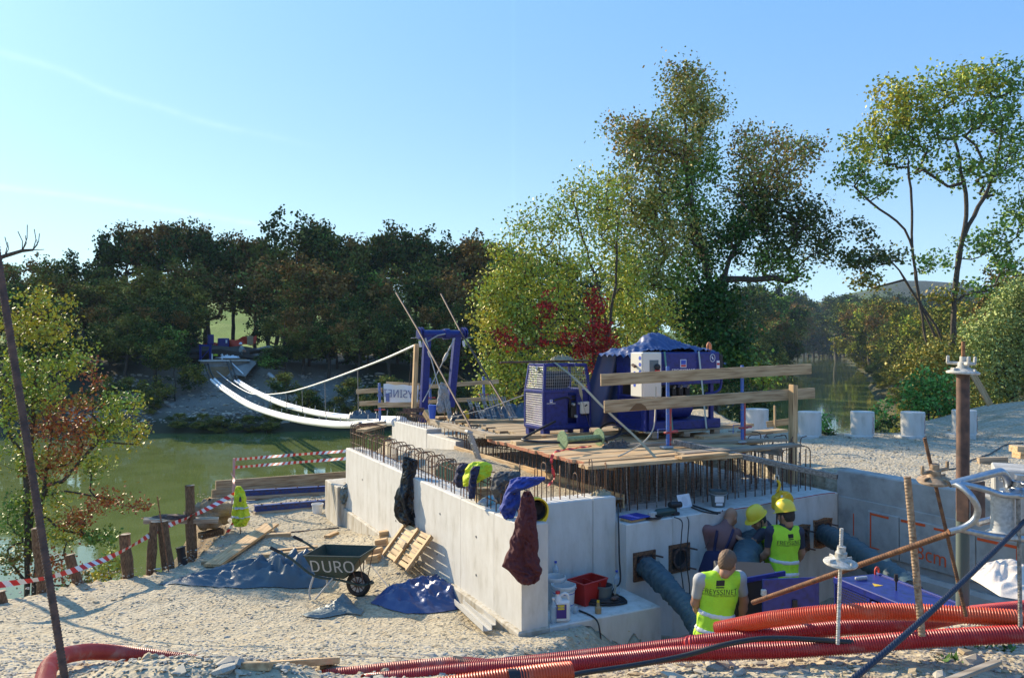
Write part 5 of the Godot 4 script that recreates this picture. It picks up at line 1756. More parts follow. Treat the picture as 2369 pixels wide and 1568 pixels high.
func make_pit() -> void:
	rng.seed = 71
	var names := ["square rusty anchor sleeve holding the wrapped duct beside the plinth", "square rusty anchor sleeve standing empty behind the man in overalls", "square rusty anchor sleeve behind the standing worker's shoulder", "square rusty anchor sleeve holding the wrapped duct by the retaining wall"]
	var ends := []
	for q in [[1490,1308,0],[1571,1290,1],[1852,1248,2],[1904,1232,3]]:
		var s := s_at(q[0],0.75)
		s = s_at(q[0], pit_t(s))
		var p := P(q[0], q[1],-A(s, pit_t(s),0).z)
		ends.append(p)
		var o := thing("anchor_sleeve", names[q[2]], "anchor sleeve", "rusty anchor sleeves in the pit wall", Transform3D(AB().rotated(Vector3.UP,0.075), p))
		for e in [[0,0.155,0.36,0.05],[0,-0.155,0.36,0.05]]:
			part(o, "frame_bar", MB.new().box(Transform3D(Basis.IDENTITY, Vector3(e[0], e[1],0.012)), Vector3(e[2], e[3],0.024),0.004).mesh(), M.rust)
		for e in [-0.155,0.155]:
			part(o, "frame_bar", MB.new().box(Transform3D(Basis.IDENTITY, Vector3(e,0,0.011)), Vector3(0.05,0.27,0.022),0.004).mesh(), M.rust)
		part(o, "opening", MB.new().box(Transform3D(Basis.IDENTITY, Vector3(0,0,0.003)), Vector3(0.27,0.27,0.006)).mesh(), M.dark)
		part(o, "stain", MB.new().prism([Vector2(-0.21,-0.20), Vector2(-0.05,-0.23), Vector2(0.12,-0.21), Vector2(0.22,-0.15), Vector2(0.20,0.05), Vector2(0.23,0.19), Vector2(0.04,0.22), Vector2(-0.12,0.20), Vector2(-0.22,0.21), Vector2(-0.20,0.0)],-0.001,0.001).mesh(), M.rust_stain, Transform3D(Basis(Vector3.RIGHT, PI / 2), Vector3(0,0,0.0015)))
		part(o, "ring", MB.new().lathe(Transform3D(Basis(Vector3.RIGHT, PI / 2), Vector3(0,0,0.0)),[Vector2(0.125,0.0), Vector2(0.135,0.05), Vector2(0.11,0.05), Vector2(0.10,0.0)],20).mesh(), M.rust_dark)
		for k in 2:
			part(o, "bolt", MB.new().tube([Vector3(0.16 - 0.02 * k,0.11 - 0.25 * k,0.02), Vector3(0.24 - 0.02 * k,0.09 - 0.25 * k,0.09)],[0.012],6).mesh(), M.rust_dark)
	var wraps := [
		["slate sheeting-wrapped cable duct running down from the sleeve beside the plinth",[ends[0] + Vector3(0,0,0.0), P(1518,1330,9.35), P(1552,1366,8.95), P(1588,1405,8.5), P(1612,1440,8.2), P(1625,1475,8.05)],[0.115,0.13,0.115,0.105,0.11,0.10]],
		["slate sheeting-wrapped cable duct running along the retaining wall",[ends[3], P(1932,1246,10.9), P(1975,1272,10.2), P(2030,1308,9.4), P(2080,1340,8.7), P(2108,1368,8.3)],[0.12,0.135,0.14,0.13,0.115,0.11]],
		["dark sheeting-wrapped cable duct between the workers' legs",[P(1752,1240,11.0), P(1738,1265,10.4), P(1722,1300,9.8), P(1712,1345,9.3)],[0.15,0.17,0.17,0.16]]]
	for q in wraps:
		var pts := bez(q[1],14)
		var rad := []
		for k in pts.size():
			var u = k / float(pts.size() - 1) * (q[2].size() - 1)
			var j := mini(int(u), q[2].size() - 2)
			rad.append(lerpf(q[2][j], q[2][j + 1], u - j) * (1.0 + 0.07 * sin(k * 1.9) + 0.04 * sin(k * 0.7)))
		var mesh := MB.new().tube(pts, rad,30)
		for k in mesh.v.size():
			var p := mesh.v[k]
			mesh.v[k] = p + mesh.n[k] * (0.030 * (0.4 - absf(nz2.get_noise_3d(p.x * 7.0, p.y * 7.0, p.z * 7.0 + 20.0))) + 0.014 * nz2.get_noise_3d(p.x * 19.0, p.y * 19.0, p.z * 19.0))
		var o := thing("wrapped_duct", q[0], "cable duct", "sheeting-wrapped cable ducts")
		part(o, "wrapping", mesh.mesh(), M.tarp_wrap)
		for k in 1:
			var j := 9 + k * 9
			if j + 1 < pts.size():
				part(o, "binding", MB.new().tube([pts[j], pts[j + 1]],[rad[j] + 0.008, rad[j + 1] + 0.008],18, false).mesh(), M.cable_black)
	var g := func(px: float, py: float) -> Vector3:
		return G(px, py,1.562)
	var fo := thing("blue_folder", "flat blue plastic folder lying on the pit wall's edge", "folder", "", Transform3D(AB().rotated(Vector3.UP,0.2), G(1468,1203,1.562)))
	part(fo, "cover", MB.new().box(Transform3D(Basis.IDENTITY, Vector3(0,0.045,0)), Vector3(0.34,0.018,0.24),0.006).mesh(), mat(Color(0.025,0.05,0.32),0.35))
	part(fo, "block", MB.new().box(Transform3D(Basis.IDENTITY, Vector3(-0.02,0.018,0)), Vector3(0.28,0.034,0.18),0.006).mesh(), M.plank1)
	var gr := thing("angle_grinder", "dark green angle grinder lying on the pit wall's edge", "power tool", "", Transform3D(AB().rotated(Vector3.UP,0.15), G(1535,1196,1.562)))
	part(gr, "body", MB.new().tube([Vector3(-0.16,0.06,0), Vector3(-0.1,0.065,0), Vector3(0.12,0.06,0), Vector3(0.2,0.055,0)],[0.03,0.055,0.05,0.03],12).mesh(), mat(Color(0.02,0.05,0.045),0.45))
	part(gr, "head", MB.new().lathe(Transform3D(Basis.IDENTITY, Vector3(-0.2,0.03,0)),[Vector2(0,0), Vector2(0.06,0), Vector2(0.055,0.06), Vector2(0,0.07)],14).mesh(), M.galv_dull)
	part(gr, "disc", MB.new().lathe(Transform3D(Basis.IDENTITY, Vector3(-0.2,0.015,0)),[Vector2(0,0), Vector2(0.115,0.0), Vector2(0.115,0.004), Vector2(0,0.006)],24).mesh(), M.rust_dark)
	part(gr, "side_handle", MB.new().tube([Vector3(-0.19,0.05,0.03), Vector3(-0.19,0.06,0.15)],[0.016],8).mesh(), M.dark)
	var gr2 := thing("drill", "dark power drill standing beside the angle grinder", "power tool", "", Transform3D(AB(), G(1558,1192,1.562)))
	part(gr2, "body", MB.new().tube([Vector3(-0.06,0.14,0), Vector3(0.12,0.13,0)],[0.04],12).mesh(), M.dark)
	part(gr2, "handle", MB.new().box(Transform3D(Basis(Vector3.BACK,0.2), Vector3(0.03,0.06,0)), Vector3(0.05,0.14,0.04),0.01).mesh(), M.dark)
	part(gr2, "battery", MB.new().box(Transform3D(Basis.IDENTITY, Vector3(0.03,0.02,0)), Vector3(0.11,0.04,0.07),0.008).mesh(), M.dark)
	var pa := thing("paper_sheet", "white printed sheet propped against the starter bars", "paper", "", Transform3D(AB().rotated(AB().x,-0.35).rotated(Vector3.UP,0.12), G(1584,1173,1.562) + Vector3(0,0.085,0)))
	part(pa, "sheet", MB.new().box(Transform3D.IDENTITY, Vector3(0.24,0.18,0.003)).mesh(), M.paper)
	for k in 9:
		part(pa, "print_line", MB.new().box(Transform3D(Basis.IDENTITY, Vector3(0.0,0.055 - k * 0.014,0.002)), Vector3(0.06 + 0.05 * sin(k * 0.38),0.004,0.001)).mesh(), mat(Color(0.36,0.38,0.42),0.8))
	var bk := bucket("dark_bucket", "dark grey bucket with a white label on the pit wall's edge", G(1662,1171,1.562),0.085,0.115,0.22, M.grey_plastic)
	part(bk, "paper_label", MB.new().box(Transform3D(Basis(Vector3.RIGHT,0.13), Vector3(-0.01,0.115,0.104)), Vector3(0.12,0.085,0.004)).mesh(), M.paper)
	part(bk, "paper_label", MB.new().box(Transform3D(Basis(Vector3.RIGHT,0.13), Vector3(-0.01,0.045,0.098)), Vector3(0.09,0.035,0.004)).mesh(), M.paper)
	for q in [["black cable hanging down the pit wall from the grinder",[[1560,1196,1.62],[1578,1206,1.58]],1577],["black cable hanging down the pit wall beside the other one",[[1590,1196,1.58],[1594,1208,1.57]],1592]]:
		var pts := []
		for e in q[1]:
			pts.append(G(e[0], e[1], e[2]))
		var x: float = q[2]
		for e in [[0,1240],[-3,1300],[4,1360],[2,1400]]:
			pts.append(P(x + e[0], e[1],-pts[1].z - 0.06))
		solo("power_cable", q[0], "cable", "cables over the pit wall", MB.new().tube(bez(pts,5),[0.007],6).mesh(), M.cable_black)
	solo("thin_wire", "brown wire slung from the pit wall's edge to a sleeve bolt", "wire", "", MB.new().tube(bez([G(1672,1180,1.57), P(1670,1195,10.6), P(1650,1235,10.3), P(1632,1268,10.2)],5),[0.006],5).mesh(), M.rust_dark)
	solo("cable_bundle", "bundle of thin black cables lying beside the dark bucket", "cable", "", MB.new().tube(bez([G(1600,1168,1.575), G(1625,1176,1.575), G(1650,1184,1.575), G(1668,1186,1.575)],5),[0.012],6).tube(bez([G(1600,1173,1.575), G(1630,1184,1.575), G(1662,1189,1.575)],5),[0.01],6).mesh(), M.cable_black)
	solo("red_string", "thin red cord lying along the pit wall's top", "cord", "", MB.new().tube(bez([G(1695,1178,1.57), G(1740,1172,1.57), G(1790,1162,1.57), G(1850,1152,1.57), G(1900,1143,1.57), G(1932,1140,1.57)],5),[0.006],5).mesh(), mat(Color(0.45,0.05,0.03),0.6))
	var py := 0.762
	var wb := bucket("white_bucket", "white plastic tub with blue print standing on the plinth", G(1304,1405, py),0.115,0.135,0.265, M.white_plastic)
	for k in 2:
		part(wb, "printed_band", MB.new().lathe(Transform3D.IDENTITY,[Vector2(0.1285 - k * 0.010,0.175 - k * 0.13), Vector2(0.1292 - k * 0.010,0.185 - k * 0.13)],24).mesh(), M.print_blue)
	bucket("white_bucket", "white bucket behind the printed tub against the wing wall", G(1284,1392, py),0.10,0.12,0.30, M.white_plastic)
	var jug := thing("lubricant_jug", "white plastic jug with purple label and red cap", "jug", "", Transform3D(AB().rotated(Vector3.UP,-0.35), G(1300,1436, py)))
	part(jug, "body", MB.new().box(Transform3D(Basis.IDENTITY, Vector3(0,0.115,0)), Vector3(0.17,0.23,0.11),0.022).mesh(), M.white_plastic)
	part(jug, "neck", MB.new().lathe(Transform3D(Basis.IDENTITY, Vector3(-0.045,0.22,0)),[Vector2(0.05,0), Vector2(0.04,0.03), Vector2(0.022,0.06), Vector2(0.022,0.08)],14).mesh(), M.white_plastic)
	part(jug, "grip", MB.new().tube(bez([Vector3(-0.02,0.27,0), Vector3(0.03,0.295,0), Vector3(0.07,0.27,0), Vector3(0.075,0.21,0)],5),[0.016],8).mesh(), M.white_plastic)
	part(jug, "cap", MB.new().lathe(Transform3D(Basis.IDENTITY, Vector3(-0.045,0.298,0)),[Vector2(0,0), Vector2(0.026,0), Vector2(0.026,0.026), Vector2(0,0.026)],12).mesh(), M.print_red)
	part(jug, "label_print", MB.new().box(Transform3D(Basis.IDENTITY, Vector3(-0.02,0.12,0.057)), Vector3(0.12,0.15,0.003)).mesh(), mat(Color(0.06,0.03,0.20),0.5))
	part(jug, "label_badge", MB.new().box(Transform3D(Basis.IDENTITY, Vector3(-0.02,0.165,0.060)), Vector3(0.075,0.05,0.003)).mesh(), mat(Color(0.72,0.55,0.03),0.5))
	part(jug, "lettering", text_mesh("WD-40",0.022,0.002), M.print_blue, Transform3D(Basis.IDENTITY, Vector3(-0.02,0.165,0.062)))
	var clear := mat(Color(0.50,0.62,0.70),0.12)
	clear.transparency = BaseMaterial3D.TRANSPARENCY_ALPHA
	clear.albedo_color.a = 0.45
	var pet := [Vector2(0,0), Vector2(0.036,0), Vector2(0.038,0.06), Vector2(0.034,0.09), Vector2(0.038,0.13), Vector2(0.037,0.18), Vector2(0.014,0.23), Vector2(0.013,0.25)]
	bottle("water_bottle", "clear plastic water bottle with a white cap beside the jug", G(1280,1441, py), pet, clear, M.white_plastic,0.25)
	bottle("water_bottle", "clear plastic water bottle with a dark cap behind the red tub", G(1427,1371, py), pet, clear, M.print_blue,0.25)
	bottle("water_bottle", "blue-tinted plastic bottle standing in the rear bucket", G(1286,1384, py) + Vector3(0,0.16,-0.03), pet, clear, M.print_blue,0.25)
	bottle("glue_bottle", "small brown glue bottle with a yellow nozzle on the plinth", G(1384,1418, py),[Vector2(0,0), Vector2(0.036,0), Vector2(0.038,0.06), Vector2(0.02,0.085), Vector2(0.015,0.12)], mat(Color(0.32,0.22,0.11),0.5), M.yellow,0.12)
	bottle("spray_can", "silver spray can lying on the coiled cable", G(1349,1398, py) + Vector3(0,0.05,0),[Vector2(0,0), Vector2(0.03,0), Vector2(0.03,0.14), Vector2(0.02,0.16)], M.galv, M.red_plastic,0.16, Basis(Vector3.RIGHT,-1.3).rotated(Vector3.UP,0.6))
	bottle("glass_jar", "small glass jar with dark dregs beside the jug", G(1330,1418, py),[Vector2(0,0), Vector2(0.034,0), Vector2(0.034,0.07), Vector2(0.03,0.09)], clear, M.dark,0.0)
	var tub := thing("red_tub", "bright red double-compartment mop bucket on the plinth", "bucket", "", Transform3D(AB().rotated(Vector3.UP,0.25), G(1360,1393, py)))
	var wall := MB.new()
	var tw := 0.36
	for q in [[-0.5,0.5,-1],[-0.5,0.5,1]]:
		pass
	var lo := [Vector3(-0.14,0.0,0.09), Vector3(0.14,0.0,0.09), Vector3(0.14,0.0,-0.09), Vector3(-0.14,0.0,-0.09)]
	var hi := [Vector3(-0.2,0.27,0.135), Vector3(0.2,0.27,0.135), Vector3(0.2,0.27,-0.135), Vector3(-0.2,0.27,-0.135)]
	for k in 4:
		wall.quad(lo[k], lo[(k + 1) % 4], hi[(k + 1) % 4], hi[k])
		var s := Vector3(0.985,0.99,0.985)
		wall.quad(hi[k] * s, hi[(k + 1) % 4] * s, lo[(k + 1) % 4] * s + Vector3(0,0.01,0), lo[k] * s + Vector3(0,0.01,0))
	wall.quad(lo[0] + Vector3(0,0.01,0), lo[1] + Vector3(0,0.01,0), lo[2] + Vector3(0,0.01,0), lo[3] + Vector3(0,0.01,0))
	part(tub, "body", wall.mesh(), M.red_plastic)
	part(tub, "divider", MB.new().box(Transform3D(Basis.IDENTITY, Vector3(0.02,0.13,0)), Vector3(0.012,0.25,0.2),0.002).mesh(), M.red_plastic)
	for k in 4:
		part(tub, "rim", MB.new().beam(hi[k], hi[(k + 1) % 4],0.022,0.018, Vector3.UP,0.006).mesh(), M.red_plastic)
	part(tub, "front_rib", MB.new().beam(Vector3(0.045,0.01,0.098), Vector3(0.055,0.25,0.136),0.03,0.02, Vector3.RIGHT,0.006).mesh(), mat(Color(0.16,0.008,0.008),0.5))
	bucket("grey_pail", "dull grey-green pail standing on the coiled cable", G(1396,1392, py),0.095,0.105,0.20, M.grey_plastic, false)
	var coil := []
	for k in 90:
		var an := k * 0.42
		coil.append(G(1390,1392, py) + Vector3(cos(an) * (0.30 - 0.001 * k + 0.02 * sin(k * 1.7)),0.014 + 0.018 * floor(k / 15.0) * 0.55, sin(an) * (0.16 + 0.015 * sin(k * 1.1))))
	solo("cable_coil", "coil of black power cable lying on the plinth", "cable", "", MB.new().tube(coil,[0.011],6).mesh(), M.cable_black)
	solo("power_cable", "black cable rising from the coil along the corner of the pit wall", "cable", "", MB.new().tube(bez([G(1412,1385,0.79), P(1420,1362,9.4), P(1435,1345,9.4), P(1433,1290,9.42), P(1432,1240,9.43), P(1431,1205,9.5), P(1430,1165,9.7)],5),[0.010],6).mesh(), M.cable_black)
	solo("power_cable", "black cable running off the plinth's front edge to the ground", "cable", "", MB.new().tube(bez([G(1340,1412,0.775), G(1368,1424,0.775), P(1382,1437,8.53), P(1388,1460,8.5), P(1391,1495,8.48), P(1393,1540,8.45)],5),[0.010],6).mesh(), M.cable_black)
	var br := thing("paint_brush", "wide paint brush lying on the cable coil", "brush", "", Transform3D(AB().rotated(Vector3.UP,0.6), G(1423,1397, py) + Vector3(0,0.09,0)))
	part(br, "handle", MB.new().beam(Vector3(0,0.02,0), Vector3(0.14,0.09,-0.05),0.03,0.018, Vector3.UP,0.005).mesh(), M.grey_plank1)
	part(br, "bristles", MB.new().box(Transform3D(Basis.IDENTITY, Vector3(-0.05,0.0,0.02)), Vector3(0.11,0.03,0.06),0.01).mesh(), M.rust_dark)
	var hb := AB().rotated(AB().x,-1.25).rotated(Vector3.UP,-0.35)
	hard_hat(null, "yellow hard hat lying on its side on the end of the wing wall", Transform3D(hb, G(1243,1207,1.872) + Vector3(0.0,0.115,0.0)))
	var f0 := 9.15
	solo("maroon_jacket", "maroon work jacket hanging down over the end of the wing wall", "jacket", "", garment([[1136,1212,1228],[1150,1206,1234],[1180,1200,1241],[1215,1190,1242],[1250,1181,1245],[1285,1172,1247],[1310,1163,1250],[1326,1180,1255],[1340,1192,1249],[1350,1205,1236]],8.12,0.085,5,3), M.maroon)
	solo("blue_jacket", "bright blue work jacket thrown over the starter bars", "jacket", "", garment([[1103,1200,1262],[1110,1180,1264],[1120,1176,1246],[1135,1170,1205],[1155,1163,1204],[1175,1155,1200],[1190,1160,1192],[1200,1166,1188]],8.55,0.11,4,9), M.blue_cloth)
	solo("grey_sweater", "charcoal grey sweater draped over the starter bars", "sweater", "", garment([[1090,1156,1200],[1097,1144,1205],[1112,1138,1196],[1130,1134,1182],[1150,1143,1172],[1165,1150,1165]],8.85,0.12,5,14), M.grey_cloth)
	solo("navy_jacket", "navy jacket with a red stripe draped over the starter bars", "jacket", "", garment([[1072,1064,1088],[1080,1058,1090],[1095,1052,1090],[1112,1048,1088],[1128,1058,1074]],9.55,0.10,4,21), M.navy)
	solo("hivis_jacket", "lime yellow and navy safety jacket draped over the starter bars", "jacket", "", garment([[1068,1096,1124],[1074,1084,1136],[1086,1076,1138],[1100,1073,1136],[1114,1071,1112],[1124,1071,1086]],9.30,0.11,4,27), M.hivis_jacket)
	solo("navy_sleeve", "long navy trouser leg hanging beside the lime jacket", "trousers", "", garment([[1078,1094,1112],[1090,1088,1110],[1110,1085,1103],[1130,1083,1101],[1153,1084,1099]],9.15,0.06,3,33), M.navy)
	var wbt := thing("water_bottle", "large clear water bottle with a turquoise band lying on the wing wall", "bottle", "", Transform3D(AB().rotated(Vector3.UP,0.4), G(1130,1168,1.872) + Vector3(0,0.055,0)))
	part(wbt, "body", MB.new().lathe(Transform3D(Basis(Vector3.BACK, PI / 2), Vector3(0.1,0,0)),[Vector2(0,0), Vector2(0.052,0), Vector2(0.054,0.15), Vector2(0.02,0.24), Vector2(0.018,0.26), Vector2(0,0.26)],16).mesh(), clear)
	part(wbt, "band", MB.new().lathe(Transform3D(Basis(Vector3.BACK, PI / 2), Vector3(0.03,0,0)),[Vector2(0.0555,0), Vector2(0.0555,0.07)],16).mesh(), mat(Color(0.10,0.50,0.62),0.4))
	solo("bin_bag", "black bin bag hanging from the starter bars against the wing wall", "bin bag", "", garment([[1056,934,942],[1064,932,966],[1078,930,966],[1096,929,962],[1108,928,957],[1125,922,960],[1150,913,963],[1172,910,966],[1192,913,970],[1208,924,974],[1220,946,970]],-A(0, t_at(942,0.0),0).z - 0.21,0.17,7,2), M.black_plastic)
	solo("plastic_sheet", "shiny grey plastic sheet caught on the footing's far corner", "sheeting", "", garment([[1118,800,818],[1128,788,818],[1142,786,816],[1155,788,806],[1166,790,797]],14.35,0.12,4,5), M.tarp_pale)
	solo("yellow_bag", "small yellow bag behind the wing wall's far corner", "bag", "", crumple(P(808,1122,15.6),0.12,0.1,0.16,8), M.yellow)
	solo("hessian_bag", "small hessian bag at the end of the timber edge board", "bag", "", crumple(A(1.68,1.02,1.875),0.13,0.08,0.06,6, AB()), M.strap_khaki)
	for q in [[960,3.6],[1080,2.4],[1170,1.9]]:
		var sd := 1.0
		var c := A(0.62, q[1],1.72)
		solo("green_disc", "green drum flange standing on edge behind the starter bars", "drum flange", "green flanges on the gravel fill", MB.new().lathe(Transform3D(AB() * Basis(Vector3.RIGHT, PI / 2), c + Vector3(0,0.14,0)),[Vector2(0,-0.01), Vector2(0.16,-0.01), Vector2(0.165,0), Vector2(0.16,0.01), Vector2(0,0.01)],24).mesh(), M.green_drum)
	solo("timber_block", "brown timber block under the draped clothing", "block", "", bent_box(0.22,0.16,0.12,8), M.plank3, Transform3D(AB(), A(0.2,1.35,1.95)))
	var o := thing("jack_box", "dark blue sheet-metal pump box with its door open in the pit", "machine", "", Transform3D(Basis(Vector3.UP,0.12), Vector3(P(1820,1400,7.5).x,0.02,-7.5)))
	part(o, "door", MB.new().box(Transform3D(Basis.IDENTITY, Vector3(0,1.10,0.05)), Vector3(0.53,0.84,0.022),0.005).mesh(), M.blue)
	part(o, "post", MB.new().box(Transform3D(Basis.IDENTITY, Vector3(0.30,1.0,-0.02)), Vector3(0.06,0.98,0.06),0.006).mesh(), M.blue)
	part(o, "body", MB.new().box(Transform3D(Basis(Vector3.UP,-0.3), Vector3(-0.10,0.70,-0.72)), Vector3(0.60,1.38,0.60),0.012).mesh(), M.dark)
	part(o, "side_panel", MB.new().box(Transform3D(Basis(Vector3.UP,0.35), Vector3(-0.05,1.40,-0.40)), Vector3(0.6,0.05,0.03),0.004).mesh(), M.blue)
	part(o, "latch", MB.new().box(Transform3D(Basis.IDENTITY, Vector3(-0.26,1.40,0.07)), Vector3(0.05,0.06,0.03),0.006).mesh(), M.galv_dull)
	part(o, "stay", MB.new().tube([Vector3(-0.12,0.9,0.07), Vector3(0.06,1.02,0.07)],[0.006],6).mesh(), M.galv_dull)
	part(o, "handle", MB.new().box(Transform3D(Basis.IDENTITY, Vector3(0.05,1.27,0.07)), Vector3(0.05,0.10,0.02),0.005).mesh(), M.dark)
	for k in 3:
		part(o, "hose", MB.new().tube(bez([Vector3(0.33,1.18 - k * 0.05,0.02), Vector3(0.40,1.1,0.05), Vector3(0.43 + 0.02 * k,0.95,0.06), Vector3(0.41,0.7,0.08)],5),[0.012],8).mesh(), mat(Color(0.24,0.34,0.40),0.5))
	var c0 := G(1930,1337,1.36)
	var e1 := Vector3(0.30,0,0.954).normalized()
	var e2 := Vector3(0.954,0,-0.30).normalized()
	var mb := Basis(e2, Vector3.UP, e1)
	o = thing("stressing_jack", "bright blue louvred hydraulic unit with orange lifting eyes in the pit", "machine", "", Transform3D(mb, Vector3(c0.x,0.02, c0.z)))
	var L := 1.15
	var W := 0.55
	var Y := 1.34
	part(o, "lower_case", MB.new().box(Transform3D(Basis.IDENTITY, Vector3(W / 2,0.35, L / 2)), Vector3(W,0.66, L),0.012).mesh(), M.dark)
	part(o, "top_panel", MB.new().box(Transform3D(Basis.IDENTITY, Vector3(W / 2, Y - 0.012, L / 2)), Vector3(W,0.024, L),0.006).mesh(), M.blue)
	for x in [0.012, W - 0.012]:
		part(o, "edge_rail", MB.new().box(Transform3D(Basis.IDENTITY, Vector3(x, Y - 0.02, L / 2)), Vector3(0.035,0.07, L + 0.02),0.008).mesh(), M.blue)
	part(o, "side_panel", MB.new().box(Transform3D(Basis.IDENTITY, Vector3(0.02, Y - 0.36,0.24)), Vector3(0.02,0.62,0.50),0.004).mesh(), M.blue)
	part(o, "back_panel", MB.new().box(Transform3D(Basis.IDENTITY, Vector3(W / 2, Y - 0.36,0.01)), Vector3(W,0.66,0.02),0.004).mesh(), M.blue)
	part(o, "side_panel", MB.new().box(Transform3D(Basis.IDENTITY, Vector3(W - 0.01, Y - 0.36, L / 2)), Vector3(0.02,0.62, L),0.004).mesh(), M.blue)
	var perf := MB.new()
	for j in 20:
		for k in 16:
			var hole := Transform3D(Basis.IDENTITY, Vector3(0.008, Y - 0.08 - j * 0.027,0.03 + k * 0.027 + (j % 2) * 0.013))
			perf.box(hole, Vector3(0.002,0.014,0.016))
	var pf := part(o, "perforation", perf.mesh(), M.dark)
	pf.set_meta("kind", "stuff")
	for q in [Vector3(0.03, Y + 0.03,0.03), Vector3(W - 0.03, Y + 0.03,0.03), Vector3(0.05, Y + 0.03, L - 0.08), Vector3(W - 0.03, Y + 0.03, L - 0.05)]:
		part(o, "lifting_eye", MB.new().tube(bez([q + Vector3(-0.022,-0.035,0), q + Vector3(-0.022,0.02,0), q + Vector3(0,0.045,0), q + Vector3(0.022,0.02,0), q + Vector3(0.022,-0.035,0)],4),[0.010],6).mesh(), mat(Color(0.62,0.06,0.03),0.5))
	part(o, "handle", MB.new().box(Transform3D(Basis.IDENTITY, Vector3(0.22, Y + 0.02,0.14)), Vector3(0.15,0.03,0.03),0.008).mesh(), M.galv_dull)
	part(o, "lever", MB.new().tube([Vector3(0.30, Y - 0.01,0.52), Vector3(0.30, Y + 0.08,0.52), Vector3(0.30, Y + 0.10,0.52), Vector3(0.30, Y + 0.16,0.52)],[0.008,0.008,0.022,0.016],10).mesh(), M.dark)
	part(o, "warning_label", MB.new().prism([Vector2(-0.05,-0.04), Vector2(0.05,-0.04), Vector2(0.0,0.05)],0.0,0.002).mesh(), M.yellow, Transform3D(Basis.IDENTITY, Vector3(0.24, Y + 0.001,0.32)))
	part(o, "bracket", MB.new().box(Transform3D(Basis.IDENTITY, Vector3(0.0, Y - 0.14,0.56)), Vector3(0.03,0.14,0.06),0.008).mesh(), M.blue)
	part(o, "bar", MB.new().tube(bez([Vector3(-0.04, Y - 0.22,0.40), Vector3(-0.08, Y - 0.16,0.44), Vector3(-0.06, Y - 0.16,0.6), Vector3(-0.04, Y - 0.34,0.86)],5),[0.012],8).mesh(), M.galv)
	for k in 9:
		var p := V(rr(1.75,2.5),0, rr(8.2,9.2))
		p.y = near_h(p.x,-p.z) + 0.03
		solo("broken_stone", "lump of broken stone on the pit floor beside the plinth", "stone", "stones on the pit floor", stone_mesh(200 + k), M["stone%d" % (k % 4)], Transform3D(Basis.from_euler(Vector3(rr(0,3), rr(0,3),0)).scaled(Vector3.ONE * rr(0.06,0.14)), p))
func hard_hat(parent: Node3D, label: String, xf: Transform3D) -> Node3D:
	var o: Node3D
	if parent:
		o = part(parent, "hard_hat", hat_shell(), M.helmet, xf)
	else:
		o = thing("hard_hat", label, "helmet", "", xf)
		part(o, "shell", hat_shell(), M.helmet)
	part(o, "inside", MB.new().lathe(Transform3D(Basis.IDENTITY.scaled(Vector3(0.86,1,1.08)), Vector3(0,0,0)),[Vector2(0.105,0.0), Vector2(0.085,0.07), Vector2(0.03,0.105), Vector2(0,0.108)],16).mesh(), M.dark)
	return o
func hat_shell() -> Mesh:
	var seg := 28
	var rows := [[1.0,0.0],[1.0,0.035],[0.95,0.07],[0.83,0.105],[0.62,0.132],[0.34,0.146],[0.02,0.150]]
	var pts := []
	for e in 2:
		for k in seg:
			var an := -TAU * k / seg
			var front := maxf(0.0,-sin(an))
			var brim := [1.16 + 0.26 * pow(front,2.0),1.02][e] as float
			var y := [-0.004 - 0.012 * front,0.0][e] as float
			pts.append(Vector3(cos(an) * 0.108 * brim, y, sin(an) * 0.135 * brim))
	for q in rows:
		for k in seg:
			var an := -TAU * k / seg
			var rid = 0.008 * exp(-pow(cos(an) / 0.22,2.0)) * q[1] * 8.0 * 0.8
			pts.append(Vector3(cos(an) * 0.108 * q[0], q[1] + rid, sin(an) * 0.135 * q[0]))
	return MB.new().grid(pts, seg,2 + rows.size(), true).mesh()
